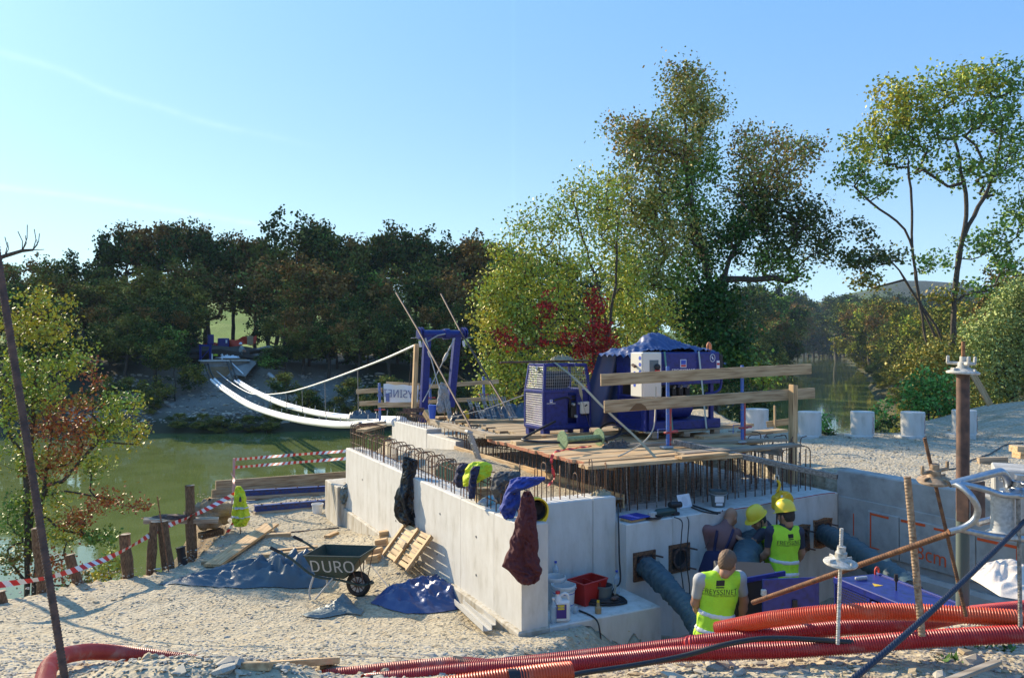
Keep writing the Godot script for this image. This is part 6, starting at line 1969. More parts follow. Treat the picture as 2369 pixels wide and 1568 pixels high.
func make_front() -> void:
	rng.seed = 81
	var g := "corrugated ducts lying on the berm"
	duct("bright orange corrugated duct lying on top of the red ducts, its end open", g,[[1660,1456,3.85],[1730,1442,3.75],[1800,1430,3.65],[1950,1416,3.5],[2110,1416,3.42],[2250,1424,3.32],[2369,1433,3.25],[2520,1450,3.2]], M.duct_orange)
	duct("dark red corrugated duct passing under the orange duct", g,[[1020,1545,4.0],[1130,1541,3.98],[1300,1525,3.95],[1573,1493,3.85],[1611,1486,3.8],[1780,1470,3.72],[1940,1453,3.68],[2097,1444,3.64],[2233,1422,3.68],[2353,1409,3.7],[2480,1398,3.7]], M.duct_red)
	duct("longest dark red corrugated duct, running along the front of the berm", g,[[840,1580,3.5],[895,1572,3.55],[1103,1550,3.55],[1295,1539,3.52],[1455,1525,3.55],[1573,1512,3.55],[1700,1507,3.48],[1830,1503,3.42],[2000,1490,3.35],[2160,1477,3.28],[2369,1466,3.2],[2520,1462,3.15]], M.duct_red)
	duct("chalk-dusted red corrugated duct whose end slips under the longest one", g,[[640,1584,3.6],[700,1573,3.65],[815,1560,3.7],[950,1546,3.75],[1052,1538,3.78],[1110,1541,3.74],[1160,1548,3.7]], M.duct_dusty)
	duct("short orange corrugated duct with a cut end in front of the red ducts", g,[[900,1610,2.85],[1050,1586,2.88],[1231,1562,2.92],[1322,1553,2.96]], M.duct_orange)
	duct("dusty red corrugated duct bent in a loop round the rusty bar", g,[[96,1600,2.9],[103,1570,3.05],[112,1543,3.25],[137,1521,3.45],[172,1511,3.62],[215,1507,3.8],[280,1511,3.98],[365,1521,4.08],[474,1535,4.12],[573,1548,4.14]], M.duct_dusty)
	var cab := func(label: String, pts: Array, r: float, m: Material) -> void:
		var p := []
		for q in pts:
			p.append(P(q[0], q[1], q[2]) if q.size() > 2 else GH(q[0], q[1]) + Vector3(0, r,0))
		solo("site_cable", label, "cable", "cables lying about the site", MB.new().tube(bez(p,7),[r],8).mesh(), m)
	cab.call("thick black cable lying over the longest red duct",[[1290,1574,3.28],[1340,1558,3.3],[1460,1540,3.36],[1573,1519,3.42],[1673,1492,3.4],[1744,1479,3.4],[1800,1476,3.4],[1876,1479,3.38],[1950,1484,3.35],[2010,1488,3.34]],0.012, M.cable_black)
	cab.call("black cable trailing from the tarpaulin past the steel channels to the plinth's foot",[[862,1378],[900,1385],[960,1400],[1010,1418],[1060,1440],[1110,1468],[1160,1492],[1215,1512],[1270,1524],[1330,1530]],0.008, M.cable_black)
	cab.call("black cable leaving the end of the looped duct",[[560,1546,4.14],[600,1554,4.05],[640,1560,3.9],[690,1564,3.75]],0.011, M.cable_black)
	cab.call("thin grey wire lying on the gravel behind the dusty duct",[[780,1516],[900,1520],[980,1526],[1050,1534]],0.004, M.rebar_pale)
	solo("ribbed_bar", "tall rusty ribbed steel bar leaning inside the duct's loop", "steel bar", "", threadbar(P(152,1590,2.78), P(-62,250,2.95),0.0135,0.012,10), M.rust_dark)
	solo("ribbed_bar", "thick tan ribbed steel bar standing upright in the berm", "steel bar", "", threadbar(P(2134,1470,3.24), P(2100,1102,3.24),0.0145,0.0135,12), M.tan_steel)
	var o := thing("tie_rod", "rusty tie rod with a winged plate nut leaning on the berm", "tie rod")
	var a := P(2236,1425,3.16)
	var b := P(2140,1013,3.16)
	part(o, "rod", threadbar(a, b,0.0078,0.010,8), M.rust)
	plate_nut(o, a.lerp(b,0.755), (b - a).normalized() + Vector3(0.16,0,0.15),0.066, M.tan_steel,2)
	o = thing("tie_rod", "white tie rod with a round plate nut standing before the orange duct", "tie rod")
	a = P(1939,1490,3.28)
	b = P(1948,1222,3.28)
	part(o, "rod", threadbar(a, b,0.0082,0.010,8), M.white_steel)
	plate_nut(o, a.lerp(b,0.695), Vector3(0.03,1,0.1),0.069, M.white_steel)
	solo("ribbed_bar", "brown ribbed bar lying slantwise from the galvanised frame over the pit", "steel bar", "", threadbar(P(1742,1394,3.9), P(2205,1231,3.05),0.0125,0.0125,10), M.rust)
	solo("tie_rod_bare", "grey tie rod standing by the pale sack", "tie rod", "", threadbar(P(2362,1450,2.98), P(2357,1150,2.98),0.0082,0.010,8), M.rebar_pale)
	o = thing("steel_prop", "rusty steel tube prop with a white plate nut on its top", "prop")
	a = P(2228,1415,3.42)
	b = P(2229,866,3.42)
	var mid := a.lerp(b,0.42)
	part(o, "lower_tube", MB.new().tube([a, mid],[0.0265],20).mesh(), mat(Color(0.085,0.11,0.095),0.7))
	part(o, "tube", MB.new().tube([mid, b],[0.0265],20).mesh(), M.rust_dark)
	plate_nut(o, b + Vector3(0,0.004,0), Vector3(0.05,1,0.02),0.067, M.white_steel,3)
	part(o, "threaded_stub", threadbar(b, b + Vector3(0.002,0.145,0),0.0085,0.010,8), M.rust_bright)
	var sl := P(2243,1158,3.36)
	part(o, "sleeve_plate", MB.new().box(Transform3D(Basis(Vector3.UP,0.5), sl + Vector3(0.02,0,0.03)), Vector3(0.10,0.17,0.006),0.002).mesh(), M.rust_dark)
	part(o, "sleeve_plate", MB.new().box(Transform3D(Basis(Vector3.UP,-0.9), sl + Vector3(-0.045,0.0,0.03)), Vector3(0.05,0.17,0.006),0.002).mesh(), M.rust_dark)
	o = thing("galvanised_frame", "shiny galvanised tubular frame with a grey drum and plate nut", "frame")
	var f := 3.0
	var pipe := func(called: String, pts: Array, r: float) -> void:
		var p := []
		for q in pts:
			p.append(P(q[0], q[1], f + (q[2] if q.size() > 2 else 0.0)))
		part(o, called, MB.new().tube(bez(p,6),[r],14).mesh(), M.galv)
	pipe.call("upper_tube",[[2201,1120,0.05],[2252,1107,0.02],[2302,1094,0.0],[2318,1092,0.0],[2330,1106,0.02],[2334,1122,0.05]],0.0155)
	pipe.call("cross_tube",[[2222,1119,0.02],[2252,1125,0.0],[2283,1133,-0.02],[2317,1144,-0.03],[2345,1146,-0.03],[2400,1148,0.0]],0.0125)
	pipe.call("bent_tube",[[2216,1121,0.0],[2233,1132,-0.03],[2249,1149,-0.05],[2263,1177,-0.05],[2256,1202,-0.04],[2230,1220,-0.02],[2198,1229,0.0]],0.0125)
	pipe.call("lower_tube",[[2222,1224,0.0],[2278,1236,-0.01],[2326,1243,-0.02],[2400,1249,0.0]],0.0115)
	pipe.call("lower_tube",[[2262,1210,0.12],[2295,1202,0.12],[2330,1196,0.12]],0.014)
	part(o, "open_end", MB.new().tube([P(2197,1121, f + 0.052), P(2200,1120, f + 0.052)],[0.012],12).mesh(), M.dark)
	part(o, "open_end", MB.new().tube([P(2195,1230, f - 0.002), P(2199,1229, f - 0.002)],[0.0105],12).mesh(), M.rust_bright)
	var dc := P(2321,1226, f + 0.03)
	part(o, "drum", MB.new().lathe(Transform3D(Basis.IDENTITY, dc),[Vector2(0.0,-0.022), Vector2(0.062,-0.022), Vector2(0.060,-0.012), Vector2(0.044,0.0), Vector2(0.041,0.02), Vector2(0.041,0.135), Vector2(0,0.135)],24).mesh(), M.galv_dull)
	plate_nut(o, P(2358,1142, f + 0.02), Vector3(0.03,1,0.05),0.068, M.galv,3)
	var ra := P(2372,1205,2.95)
	var rb := P(1925,1612,2.05)
	var core := bez([ra, ra.lerp(rb,0.33) + Vector3(0,-0.012,0), ra.lerp(rb,0.66) + Vector3(0,-0.015,0), rb],50)
	var rope := thing("wire_rope", "dark blue stranded wire rope slanting across the ducts", "wire rope")
	for s in 6:
		var sp := []
		for k in core.size():
			var t: Vector3 = (core[mini(k + 1, core.size() - 1)] - core[maxi(k - 1,0)]).normalized()
			var u := t.cross(Vector3.UP).normalized()
			var w := u.cross(t)
			var an := TAU * s / 6.0 + k * 0.75
			sp.append(core[k] + (u * cos(an) + w * sin(an)) * 0.0052)
		part(rope, "strand", MB.new().tube(sp,[0.0042],6).mesh(), mat(Color(0.010,0.016,0.038),0.5))
	solo("pale_sack", "pale stained woven sack slumped on the berm", "sack", "", ground_sheet([[2238,1338],[2262,1328],[2310,1316],[2369,1312],[2440,1320],[2440,1396],[2369,1394],[2315,1385],[2270,1356]],[[2330,1350,0.20,0.075]],4,0.022,2.40,4.0), M.sack)
	board_thing("loose_board", "light sawn board lying beside the looped duct's end", "board", "", GH(588,1556) + Vector3(0,0.02,0), GH(764,1537) + Vector3(0,0.02,0),0.10,0.03, M.plank2)
	solo("ribbed_bar", "short rusty ribbed bar half buried in the stones", "steel bar", "", threadbar(P(1990,1565,2.72), P(2130,1590,2.6),0.009,0.011,8), M.tan_steel)
	solo("wood_piece", "broken grey stick lying on the stones under the wire rope", "stick", "", MB.new().beam(P(2195,1575,2.7), P(2312,1530,2.8),0.03,0.014, Vector3.UP,0.003).mesh(), M.grey_plank0)
	for k in 26:
		var px := rr(1350,2360)
		var p := GH(px, rr(1510,1568)) if k < 18 else GH(rr(230,560), rr(1540,1568))
		var s := rr(0.018,0.05)
		solo("broken_stone", "angular pale stone lying on the berm", "stone", "angular stones on the berm", stone_mesh(300 + k), M["stone%d" % (k % 4)], Transform3D(Basis.from_euler(Vector3(rr(0,3), rr(0,3),0)).scaled(Vector3(s * 1.3, s * 0.8, s)), p + Vector3(0, s * 0.3,0)))
	for q in [[2190,1530],[2250,1500],[2330,1505]]:
		var mb := MB.new()
		mb.coloured = true
		var c := GH(q[0], q[1])
		for k in 26:
			var an := rr(0, TAU)
			var l := rr(0.02,0.06)
			var d := Vector3(cos(an), rr(0.3,1.0), sin(an)).normalized()
			var s := d.cross(Vector3.UP).normalized() * 0.007
			mb.colour = Color(0.06,0.14,0.025) * rr(0.7,1.4)
			var p0 := c + Vector3(rr(-0.05,0.05),0, rr(-0.03,0.03))
			mb.quad(p0 - s * 0.4, p0 + d * l * 0.5 - s, p0 + d * l, p0 + d * l * 0.5 + s)
		solo("weed", "small green weed growing among the stones by the ducts", "weed", "weeds by the ducts", mb.mesh(), M.leaf)
func log_post(label: String, a: Vector3, b: Vector3, r: float, m: Material) -> void:
	var pts := []
	var rad := []
	for k in 7:
		var u := k / 6.0
		pts.append(a.lerp(b, u) + Vector3(0.02 * sin(u * 4.0 + a.x),0,0.015 * sin(u * 5.0 + a.z)))
		rad.append(r * (1.08 - 0.14 * u) * (1.0 + 0.05 * sin(u * 9.0 + a.x * 3.0)))
	var mb := MB.new().tube(pts, rad,14)
	for k in mb.v.size():
		var p := mb.v[k]
		mb.v[k] = p + mb.n[k] * 0.014 * nz2.get_noise_3d(p.x * 11.0, p.y * 4.0, p.z * 11.0)
	var o := thing("log_post", label, "post", "log piles along the bank")
	part(o, "log", mb.mesh(), m)
	part(o, "cut_end", MB.new().tube([b, b + (b - a).normalized() * 0.006],[r * 0.9, r * 0.86],12).mesh(), M.grey_plank1 if m == M.log else M.cable_black)
func make_left() -> void:
	rng.seed = 91
	var dn := func(p: Vector3) -> Vector3:
		return Vector3(p.x, minf(p.y, ground_h(p.x,-p.z)) - 0.25, p.z)
	var posts := [["tall upright log pile beside the plank shelf",442,1285,440,1123,12.8,0.077],["dark leaning log pile under the plank shelf's end",346,1325,357,1207,11.7,0.066],["leaning brown log pile under the plank shelf",389,1322,377,1206,11.9,0.085],
		["stout log pile wrapped by the barrier tape",294,1340,290,1236,11.3,0.078],["short leaning log pile between the tape and the water",178,1362,163,1283,11.0,0.068],["tall log pile beside the red and yellow tree's trunk",92,1390,86,1222,10.6,0.068],["log pile stump at the end of the bank",4,1410,0,1368,10.0,0.07]]
	for q in posts:
		var a := P(q[1], q[2], q[5])
		var b := P(q[3], q[4], q[5])
		a += (a - b).normalized() * 0.5
		log_post(q[0], a, b, q[6], M.log)
	var sa := P(428,1312,12.4)
	log_post("short black plastic pipe leaning among the log piles", sa + Vector3(0.05,-0.4,0), P(419,1266,12.4),0.075, M.cable_black)
	board_thing("shelf_plank", "weathered plank laid across the leaning log piles", "plank", "", P(331,1204,12.6), P(505,1203,13.0),0.22,0.07, M.grey_plank2)
	solo("soil_lump", "crumbling lump of soil and concrete at the bank's corner", "lump", "", lump(P(482,1190,13.9), Vector3(0.38,0.22,0.35),5), tri_mat(M.gravel_fill.albedo_texture, Vector3(1.5,1.5,1.5),0.95, Color(0.75,0.62,0.48), true))
	solo("soil_lump", "dark soil lump heaped on the plank shelf", "lump", "", lump(P(395,1198,12.75), Vector3(0.32,0.05,0.1),8), M.rust_dark)
	board_thing("broken_timber", "broken timber sticking out of the bank under the soil lump", "timber", "", P(462,1240,13.6), P(512,1228,13.9),0.16,0.10, M.log)
	solo("thin_rod", "thin rusty rod standing in front of the leaning log piles", "rod", "", MB.new().tube([P(390,1325,11.5), P(363,1148,11.5)],[0.009],6).mesh(), M.rust_bright)
	tape("long red and white tape sagging along the bank to the jacket's stake",[[545,1141,13.7],[480,1176,13.2],[430,1199,12.6],[374,1222,12.0],[312,1258,11.3],[250,1290,10.7],[190,1312,10.2],[122,1333,9.8],[60,1344,9.5],[-40,1358,9.2]],0.075)
	tape("upper red and white tape running to the wing wall's far corner",[[541,1063,16.2],[680,1052,15.4],[818,1042,14.7]],0.06)
	tape("lower red and white tape running to the wing wall's far corner",[[543,1081,16.2],[680,1070,15.4],[818,1059,14.7]],0.06)
	tape("short tape falling from the wrapped stake to the yellow jacket",[[534,1092,16.1],[540,1112,15.0],[547,1132,13.9]],0.06)
	tape("tape end hanging beneath the yellow jacket",[[541,1205,13.75],[532,1222,13.7],[520,1238,13.6]],0.05)
	solo("tape_stake", "thin stake wound with torn tape at the retaining boards", "stake", "", MB.new().tube([P(534,1180,16.1), P(540,1120,16.1), P(541,1060,16.1)],[0.016,0.022,0.028],8).mesh(), mat(Color(0.50,0.30,0.30),0.6))
	solo("jacket_stake", "thin steel stake carrying the yellow jacket", "stake", "", MB.new().tube([P(556,1240,13.7), P(549,1128,13.7)],[0.009],6).mesh(), M.rust_dark)
	var jk := thing("hivis_coat", "lime yellow safety jacket with silver bands hung on a stake", "jacket")
	part(jk, "coat", garment([[1125,545,557],[1135,543,565],[1150,541,568],[1170,538,572],[1190,536,577],[1200,536,579],[1210,538,572],[1217,541,569]],13.6,0.09,4,6), M.hivis_jacket)
	for y in [[1172,537.5,573.5],[1193,535.5,578.5]]:
		part(jk, "silver_band", garment([[y[0], y[1], y[2]],[y[0] + 4.0, y[1] - 0.4, y[2] + 0.4]],13.59,0.096,4,6), M.reflect)
	part(jk, "glove", crumple(P(555,1160,13.5),0.022,0.02,0.08,3), M.grey_cloth)
	for q in [["upper retaining board at the end of the terrace",498,1122,818,1098,17.3,19.3,0.19],["lower retaining board at the end of the terrace",489,1143,818,1117,17.2,19.3,0.19]]:
		board_thing("retaining_board", q[0], "board", "retaining boards of the terrace", P(q[1], q[2], q[5]), P(q[3], q[4], q[6]),0.05, q[7], M.plank3)
	for q in [["blue steel beam lying next to the retaining boards",566,1140,800,1127,16.7,18.0],["blue steel beam lying next to the yellow jacket",588,1176,790,1159,15.3,16.4]]:
		var a := P(q[1], q[2], q[5])
		var b := P(q[3], q[4], q[6])
		var be := thing("steel_beam", q[0], "beam", "blue steel beams on the terrace")
		part(be, "flange", MB.new().beam(a + Vector3(0,0.05,0), b + Vector3(0,0.05,0),0.12,0.012).mesh(), M.blue_beam)
		part(be, "flange", MB.new().beam(a - Vector3(0,0.05,0), b - Vector3(0,0.05,0),0.12,0.012).mesh(), M.blue_beam)
		part(be, "web", MB.new().beam(a, b,0.012,0.09).mesh(), M.blue_beam)
		for k in 5:
			var c := a.lerp(b,0.08 + 0.21 * k)
			part(be, "bolt", MB.new().box(Transform3D(AB(), c + Vector3(0,0.065,0)), Vector3(0.03,0.02,0.03),0.004).mesh(), M.rust)
		board_thing("timber_sleeper", "pale timber sleeper under the " + q[0], "sleeper", "", a + Vector3(0,-0.10,0.04), b + Vector3(0,-0.10,0.04),0.13,0.08, M.grey_plank2)
		board_thing("concrete_sleeper", "grey concrete strip in front of the " + q[0], "concrete strip", "", a + Vector3(-0.2,-0.20,0.25), b + Vector3(0.0,-0.20,0.25),0.3,0.10, M.concrete_old)
	bucket("clear_bucket", "small translucent bucket beside the steel beams", GH(734,1188),0.09,0.11,0.2, M.white_plastic, false)
	board_thing("long_board", "long new sawn board lying propped on the gravel, shaded by the jacket", "board", "", GH(490,1316) + Vector3(0,0.05,0), GH(628,1226) + Vector3(0,0.10,0),0.26,0.045, M.plank2)
	board_thing("prop_block", "short timber block propping the long board's lower end", "block", "", GH(466,1307) + Vector3(0,0.035,0), GH(520,1304) + Vector3(0,0.03,0),0.10,0.07, M.plank3)
	board_thing("prop_block", "long timber block under the long board's far end", "block", "", GH(570,1246) + Vector3(0,0.035,0), GH(672,1241) + Vector3(0,0.035,0),0.11,0.07, M.plank0)
	board_thing("loose_board", "narrow board lying behind the slate tarpaulin", "board", "", GH(604,1290) + Vector3(0,0.03,0), GH(722,1278) + Vector3(0,0.03,0),0.10,0.05, M.plank1)
	board_thing("loose_board", "second narrow board beside the wheelbarrow's handles", "board", "", GH(640,1284) + Vector3(0,0.07,0), GH(735,1272) + Vector3(0,0.05,0),0.09,0.04, M.plank2)
	board_thing("loose_board", "stub of board by the wing wall's footing", "board", "", GH(755,1246) + Vector3(0,0.03,0), GH(778,1236) + Vector3(0,0.03,0),0.10,0.05, M.plank2)
	solo("steel_rod", "thin steel rod lying on the gravel towards the footing", "rod", "", MB.new().tube([GH(655,1234) + Vector3(0,0.01,0), GH(784,1222) + Vector3(0,0.01,0)],[0.012],6).mesh(), M.rust_dark)
	for q in [[889,1242,0.3],[880,1262,-0.2],[868,1284,0.1],[862,1300,0.9]]:
		board_thing("wood_offcut", "squared wood off-cut lying against the wing wall's footing", "off-cut", "wood off-cuts by the footing", GH(q[0] - 12, q[1] + 3) + Vector3(0,0.05,0), GH(q[0] + 16, q[1] - 2) + Vector3(0,0.05,0),0.11,0.10, M.plank2)
	var ta := t_at(944,0.0)
	var cA := A(-0.06,3.55,0)
	var fa := -A(-0.05, t_at(942,-0.05),0).z
	var fb := -A(-0.05, t_at(1004,-0.05),0).z
	var pa := P(942,1211, fa - 0.05)
	var pb := P(1004,1242, fb - 0.05)
	var pd := GH(889,1284)
	var pc := pd + (pb - pa)
	var cr := thing("crate_panel", "slatted wooden crate panel leaning against the wing wall", "crate panel")
	var ex := (pb - pa).normalized()
	var ey := (pd - pa)
	var hgt := ey.length()
	var wid := pa.distance_to(pb)
	ey = ey.normalized()
	var en := ex.cross(ey).normalized()
	if en.z < 0.0:
		en = -en
	for k in 7:
		var c := pa + ey * (hgt * (k + 0.5) / 7.0)
		plank_n += 1
		board(cr, "slat", c, c + ex * wid, hgt / 7.0 - 0.018,0.018, M["plank%d" % [0,2,2,0,2,1,2][k]], en)
	for q in [0.02,0.5,0.97]:
		plank_n += 1
		board(cr, "batten", pa + ex * wid * q + en * 0.03, pd + ex * wid * q + en * 0.03,0.065,0.035, M.plank2, en)
	part(cr, "knot_block", MB.new().box(Transform3D(Basis(ex, en, ex.cross(en)), pa + ex * wid * 0.5 + ey * hgt * 0.52 + en * 0.065), Vector3(0.13,0.04,0.09),0.006).mesh(), M.plank3)
	for k in 2:
		var a := GH(1060 + k * 14,1404 - k * 4) + Vector3(0,0.04,0)
		var b := GH(1128 + k * 10,1470 - k * 12) + Vector3(0,0.05,0)
		var ch := thing("steel_channel", "galvanised steel channel lying beside the wing wall's footing", "channel", "galvanised channels on the gravel")
		var sd := (b - a).cross(Vector3.UP).normalized()
		part(ch, "web", MB.new().beam(a, b,0.10,0.008).mesh(), M.galv_dull)
		for e in [-1.0,1.0]:
			part(ch, "flange", MB.new().beam(a + sd * 0.046 * e + Vector3(0,0.03,0), b + sd * 0.046 * e + Vector3(0,0.03,0),0.008,0.06).mesh(), M.galv_dull)
	solo("orange_rod", "thin orange rod lying by the blue tarpaulin", "rod", "", MB.new().tube([GH(1018,1340) + Vector3(0,0.03,0), GH(1062,1372) + Vector3(0,0.05,0)],[0.010],6).mesh(), mat(Color(0.40,0.16,0.06),0.7))
	solo("thin_pole", "pale thin pole leaning from the wheelbarrow to the blue tarpaulin", "pole", "", MB.new().tube([P(856,1305,10.6), GH(905,1374) + Vector3(0,0.04,0)],[0.008],6).mesh(), M.pale_cloth)
	solo("ground_tarpaulin", "large slate tarpaulin heaped in folds beside the wheelbarrow", "tarpaulin", "", ground_sheet([[360,1354],[400,1345],[470,1328],[530,1314],[575,1302],[620,1300],[665,1298],[720,1305],[755,1320],[768,1345],[745,1362],[690,1364],[640,1360],[580,1362],[520,1360],[450,1358]],[[655,1338,0.42,0.17],[600,1335,0.30,0.08],[715,1335,0.42,0.15],[540,1337,0.30,0.05]],1,0.075,-99.0,2.6), M.tarp_grey)
	solo("ground_tarpaulin", "royal blue tarpaulin crumpled by the wing wall's footing", "tarpaulin", "", ground_sheet([[857,1398],[872,1380],[905,1368],[950,1358],[1000,1352],[1040,1356],[1070,1368],[1088,1392],[1072,1408],[1030,1418],[990,1424],[940,1422],[890,1410]],[[960,1385,0.45,0.07],[1050,1382,0.25,0.08],[910,1388,0.25,0.03]],2,0.065,-99.0,3.0), M.tarp_blue)
	solo("ground_tarpaulin", "small pale grey sheet with a peaked fold on the gravel", "tarpaulin", "", ground_sheet([[697,1424],[725,1415],[760,1405],[790,1396],[815,1398],[842,1416],[834,1425],[800,1422],[770,1428],[735,1432],[708,1431]],[[797,1402,0.10,0.09],[770,1412,0.16,0.03]],3,0.03,-99.0,5.0), M.tarp_pale)
	make_barrow()
func lump(c: Vector3, s: Vector3, seed_: int) -> Mesh:
	var seg := 22
	var rows := 14
	var pts := []
	for j in rows:
		var la := PI * j / (rows - 1) - PI / 2
		for k in seg:
			var an := -TAU * k / seg
			var d := Vector3(cos(an) * cos(la), sin(la), sin(an) * cos(la))
			var r := 1.0 + 0.42 * nz2.get_noise_3d(d.x * 1.7 + seed_ * 5.0, d.y * 1.7, d.z * 1.7) + 0.18 * nz2.get_noise_3d(d.x * 5.0, d.y * 5.0 + seed_, d.z * 5.0)
			pts.append(c + d * s * r)
	return MB.new().grid(pts, seg, rows, true).mesh()
func make_barrow() -> void:
	var w0 := GH(829,1380)
	var b := Basis(Vector3.UP,-0.22)
	var o := thing("wheelbarrow", "dark green wheelbarrow with white painted letters on the gravel", "wheelbarrow", "", Transform3D(b, Vector3(w0.x, w0.y, w0.z)))
	var lo := [Vector3(-0.50,0.30,0.20), Vector3(-0.12,0.27,0.18), Vector3(-0.12,0.27,-0.18), Vector3(-0.50,0.30,-0.20)]
	var hi := [Vector3(-0.62,0.56,0.29), Vector3(0.14,0.585,0.27), Vector3(0.14,0.585,-0.27), Vector3(-0.62,0.56,-0.29)]
	var tray := MB.new()
	for k in 4:
		tray.quad(lo[k], lo[(k + 1) % 4], hi[(k + 1) % 4], hi[k])
		var c := Vector3(-0.25,0,0)
		var inn := func(p: Vector3) -> Vector3:
			return c + (p - c) * Vector3(0.98,1.0,0.975) + Vector3(0,0.006,0)
		tray.quad(inn.call(hi[k]), inn.call(hi[(k + 1) % 4]), inn.call(lo[(k + 1) % 4]), inn.call(lo[k]))
	tray.quad(lo[0], lo[3], lo[2], lo[1])
	tray.quad(lo[0] + Vector3(0,0.01,0), lo[1] + Vector3(0,0.01,0), lo[2] + Vector3(0,0.01,0), lo[3] + Vector3(0,0.01,0))
	part(o, "tray", tray.mesh(), M.barrow)
	for k in 4:
		part(o, "rim", MB.new().tube([hi[k], hi[(k + 1) % 4]],[0.012],8).mesh(), M.barrow)
	var sn = (lo[1] - lo[0]).cross(hi[0] - lo[0]).normalized()
	var sx = (hi[1] - hi[0]).normalized()
	part(o, "lettering", text_mesh("DURO",0.165,0.002), mat(Color(0.46,0.46,0.44),0.9), Transform3D(Basis(sx, sn.cross(sx), sn), (lo[0] + lo[1] + hi[0] + hi[1]) / 4.0 + sn * 0.003 + Vector3(0.02,0.005,0)))
	var wb := Basis(Vector3.RIGHT, PI / 2)
	var wx := Transform3D(wb, Vector3(0.0,0.165,0.0))
	var tyre := []
	for k in 13:
		var an := TAU * k / 12.0 - PI / 2
		tyre.append(Vector2(0.128 + cos(an) * 0.038, sin(an) * 0.042))
	var wh := part(o, "wheel", MB.new().lathe(wx, tyre,28).mesh(), M.rubber)
	part(wh, "rim", MB.new().lathe(wx,[Vector2(0.02,-0.02), Vector2(0.098,-0.03), Vector2(0.104,0.0), Vector2(0.098,0.03), Vector2(0.02,0.02)],24).mesh(), M.galv_dull)
	for k in 10:
		var d := Vector3(cos(TAU * k / 10.0), sin(TAU * k / 10.0),0)
		part(wh, "spoke", MB.new().beam(Vector3(0,0.165,0.026) + d * 0.02, Vector3(0,0.165,0.033) + d * 0.095,0.012,0.006, Vector3.BACK).mesh(), M.rust_dark)
	part(wh, "hub", MB.new().tube([Vector3(0,0.165,-0.09), Vector3(0,0.165,0.09)],[0.02],10).mesh(), M.rust_dark)
	for e in [-1.0,1.0]:
		part(o, "frame_tube", MB.new().tube(bez([Vector3(0.16,0.19,0.05 * e), Vector3(0.06,0.175,0.085 * e), Vector3(-0.18,0.25,0.17 * e), Vector3(-0.5,0.31,0.25 * e), Vector3(-0.8,0.52,0.29 * e), Vector3(-1.02,0.62,0.30 * e)],6),[0.016],8).mesh(), M.barrow)
		part(o, "grip", MB.new().tube([Vector3(-0.95,0.595,0.30 * e), Vector3(-1.08,0.645,0.30 * e)],[0.022],8).mesh(), M.rubber)
		part(o, "leg", MB.new().tube(bez([Vector3(-0.50,0.32,0.24 * e), Vector3(-0.56,0.12,0.25 * e), Vector3(-0.55,0.0,0.25 * e)],4),[0.013],8).mesh(), M.galv_dull)
		part(o, "leg_brace", MB.new().tube([Vector3(-0.26,0.28,0.21 * e), Vector3(-0.48,0.01,0.25 * e)],[0.011],8).mesh(), M.galv_dull)
		part(o, "tray_stay", MB.new().tube([Vector3(0.09,0.20,0.07 * e), Vector3(0.11,0.57,0.23 * e)],[0.007],6).mesh(), M.rust_dark)
		part(o, "tray_stay", MB.new().tube([Vector3(0.02,0.19,0.08 * e), Vector3(-0.02,0.5,0.24 * e)],[0.007],6).mesh(), M.rust_dark)
	part(o, "nose_bar", MB.new().tube(bez([Vector3(0.16,0.19,0.05), Vector3(0.20,0.19,0.0), Vector3(0.16,0.19,-0.05)],4),[0.016],8).mesh(), M.barrow)
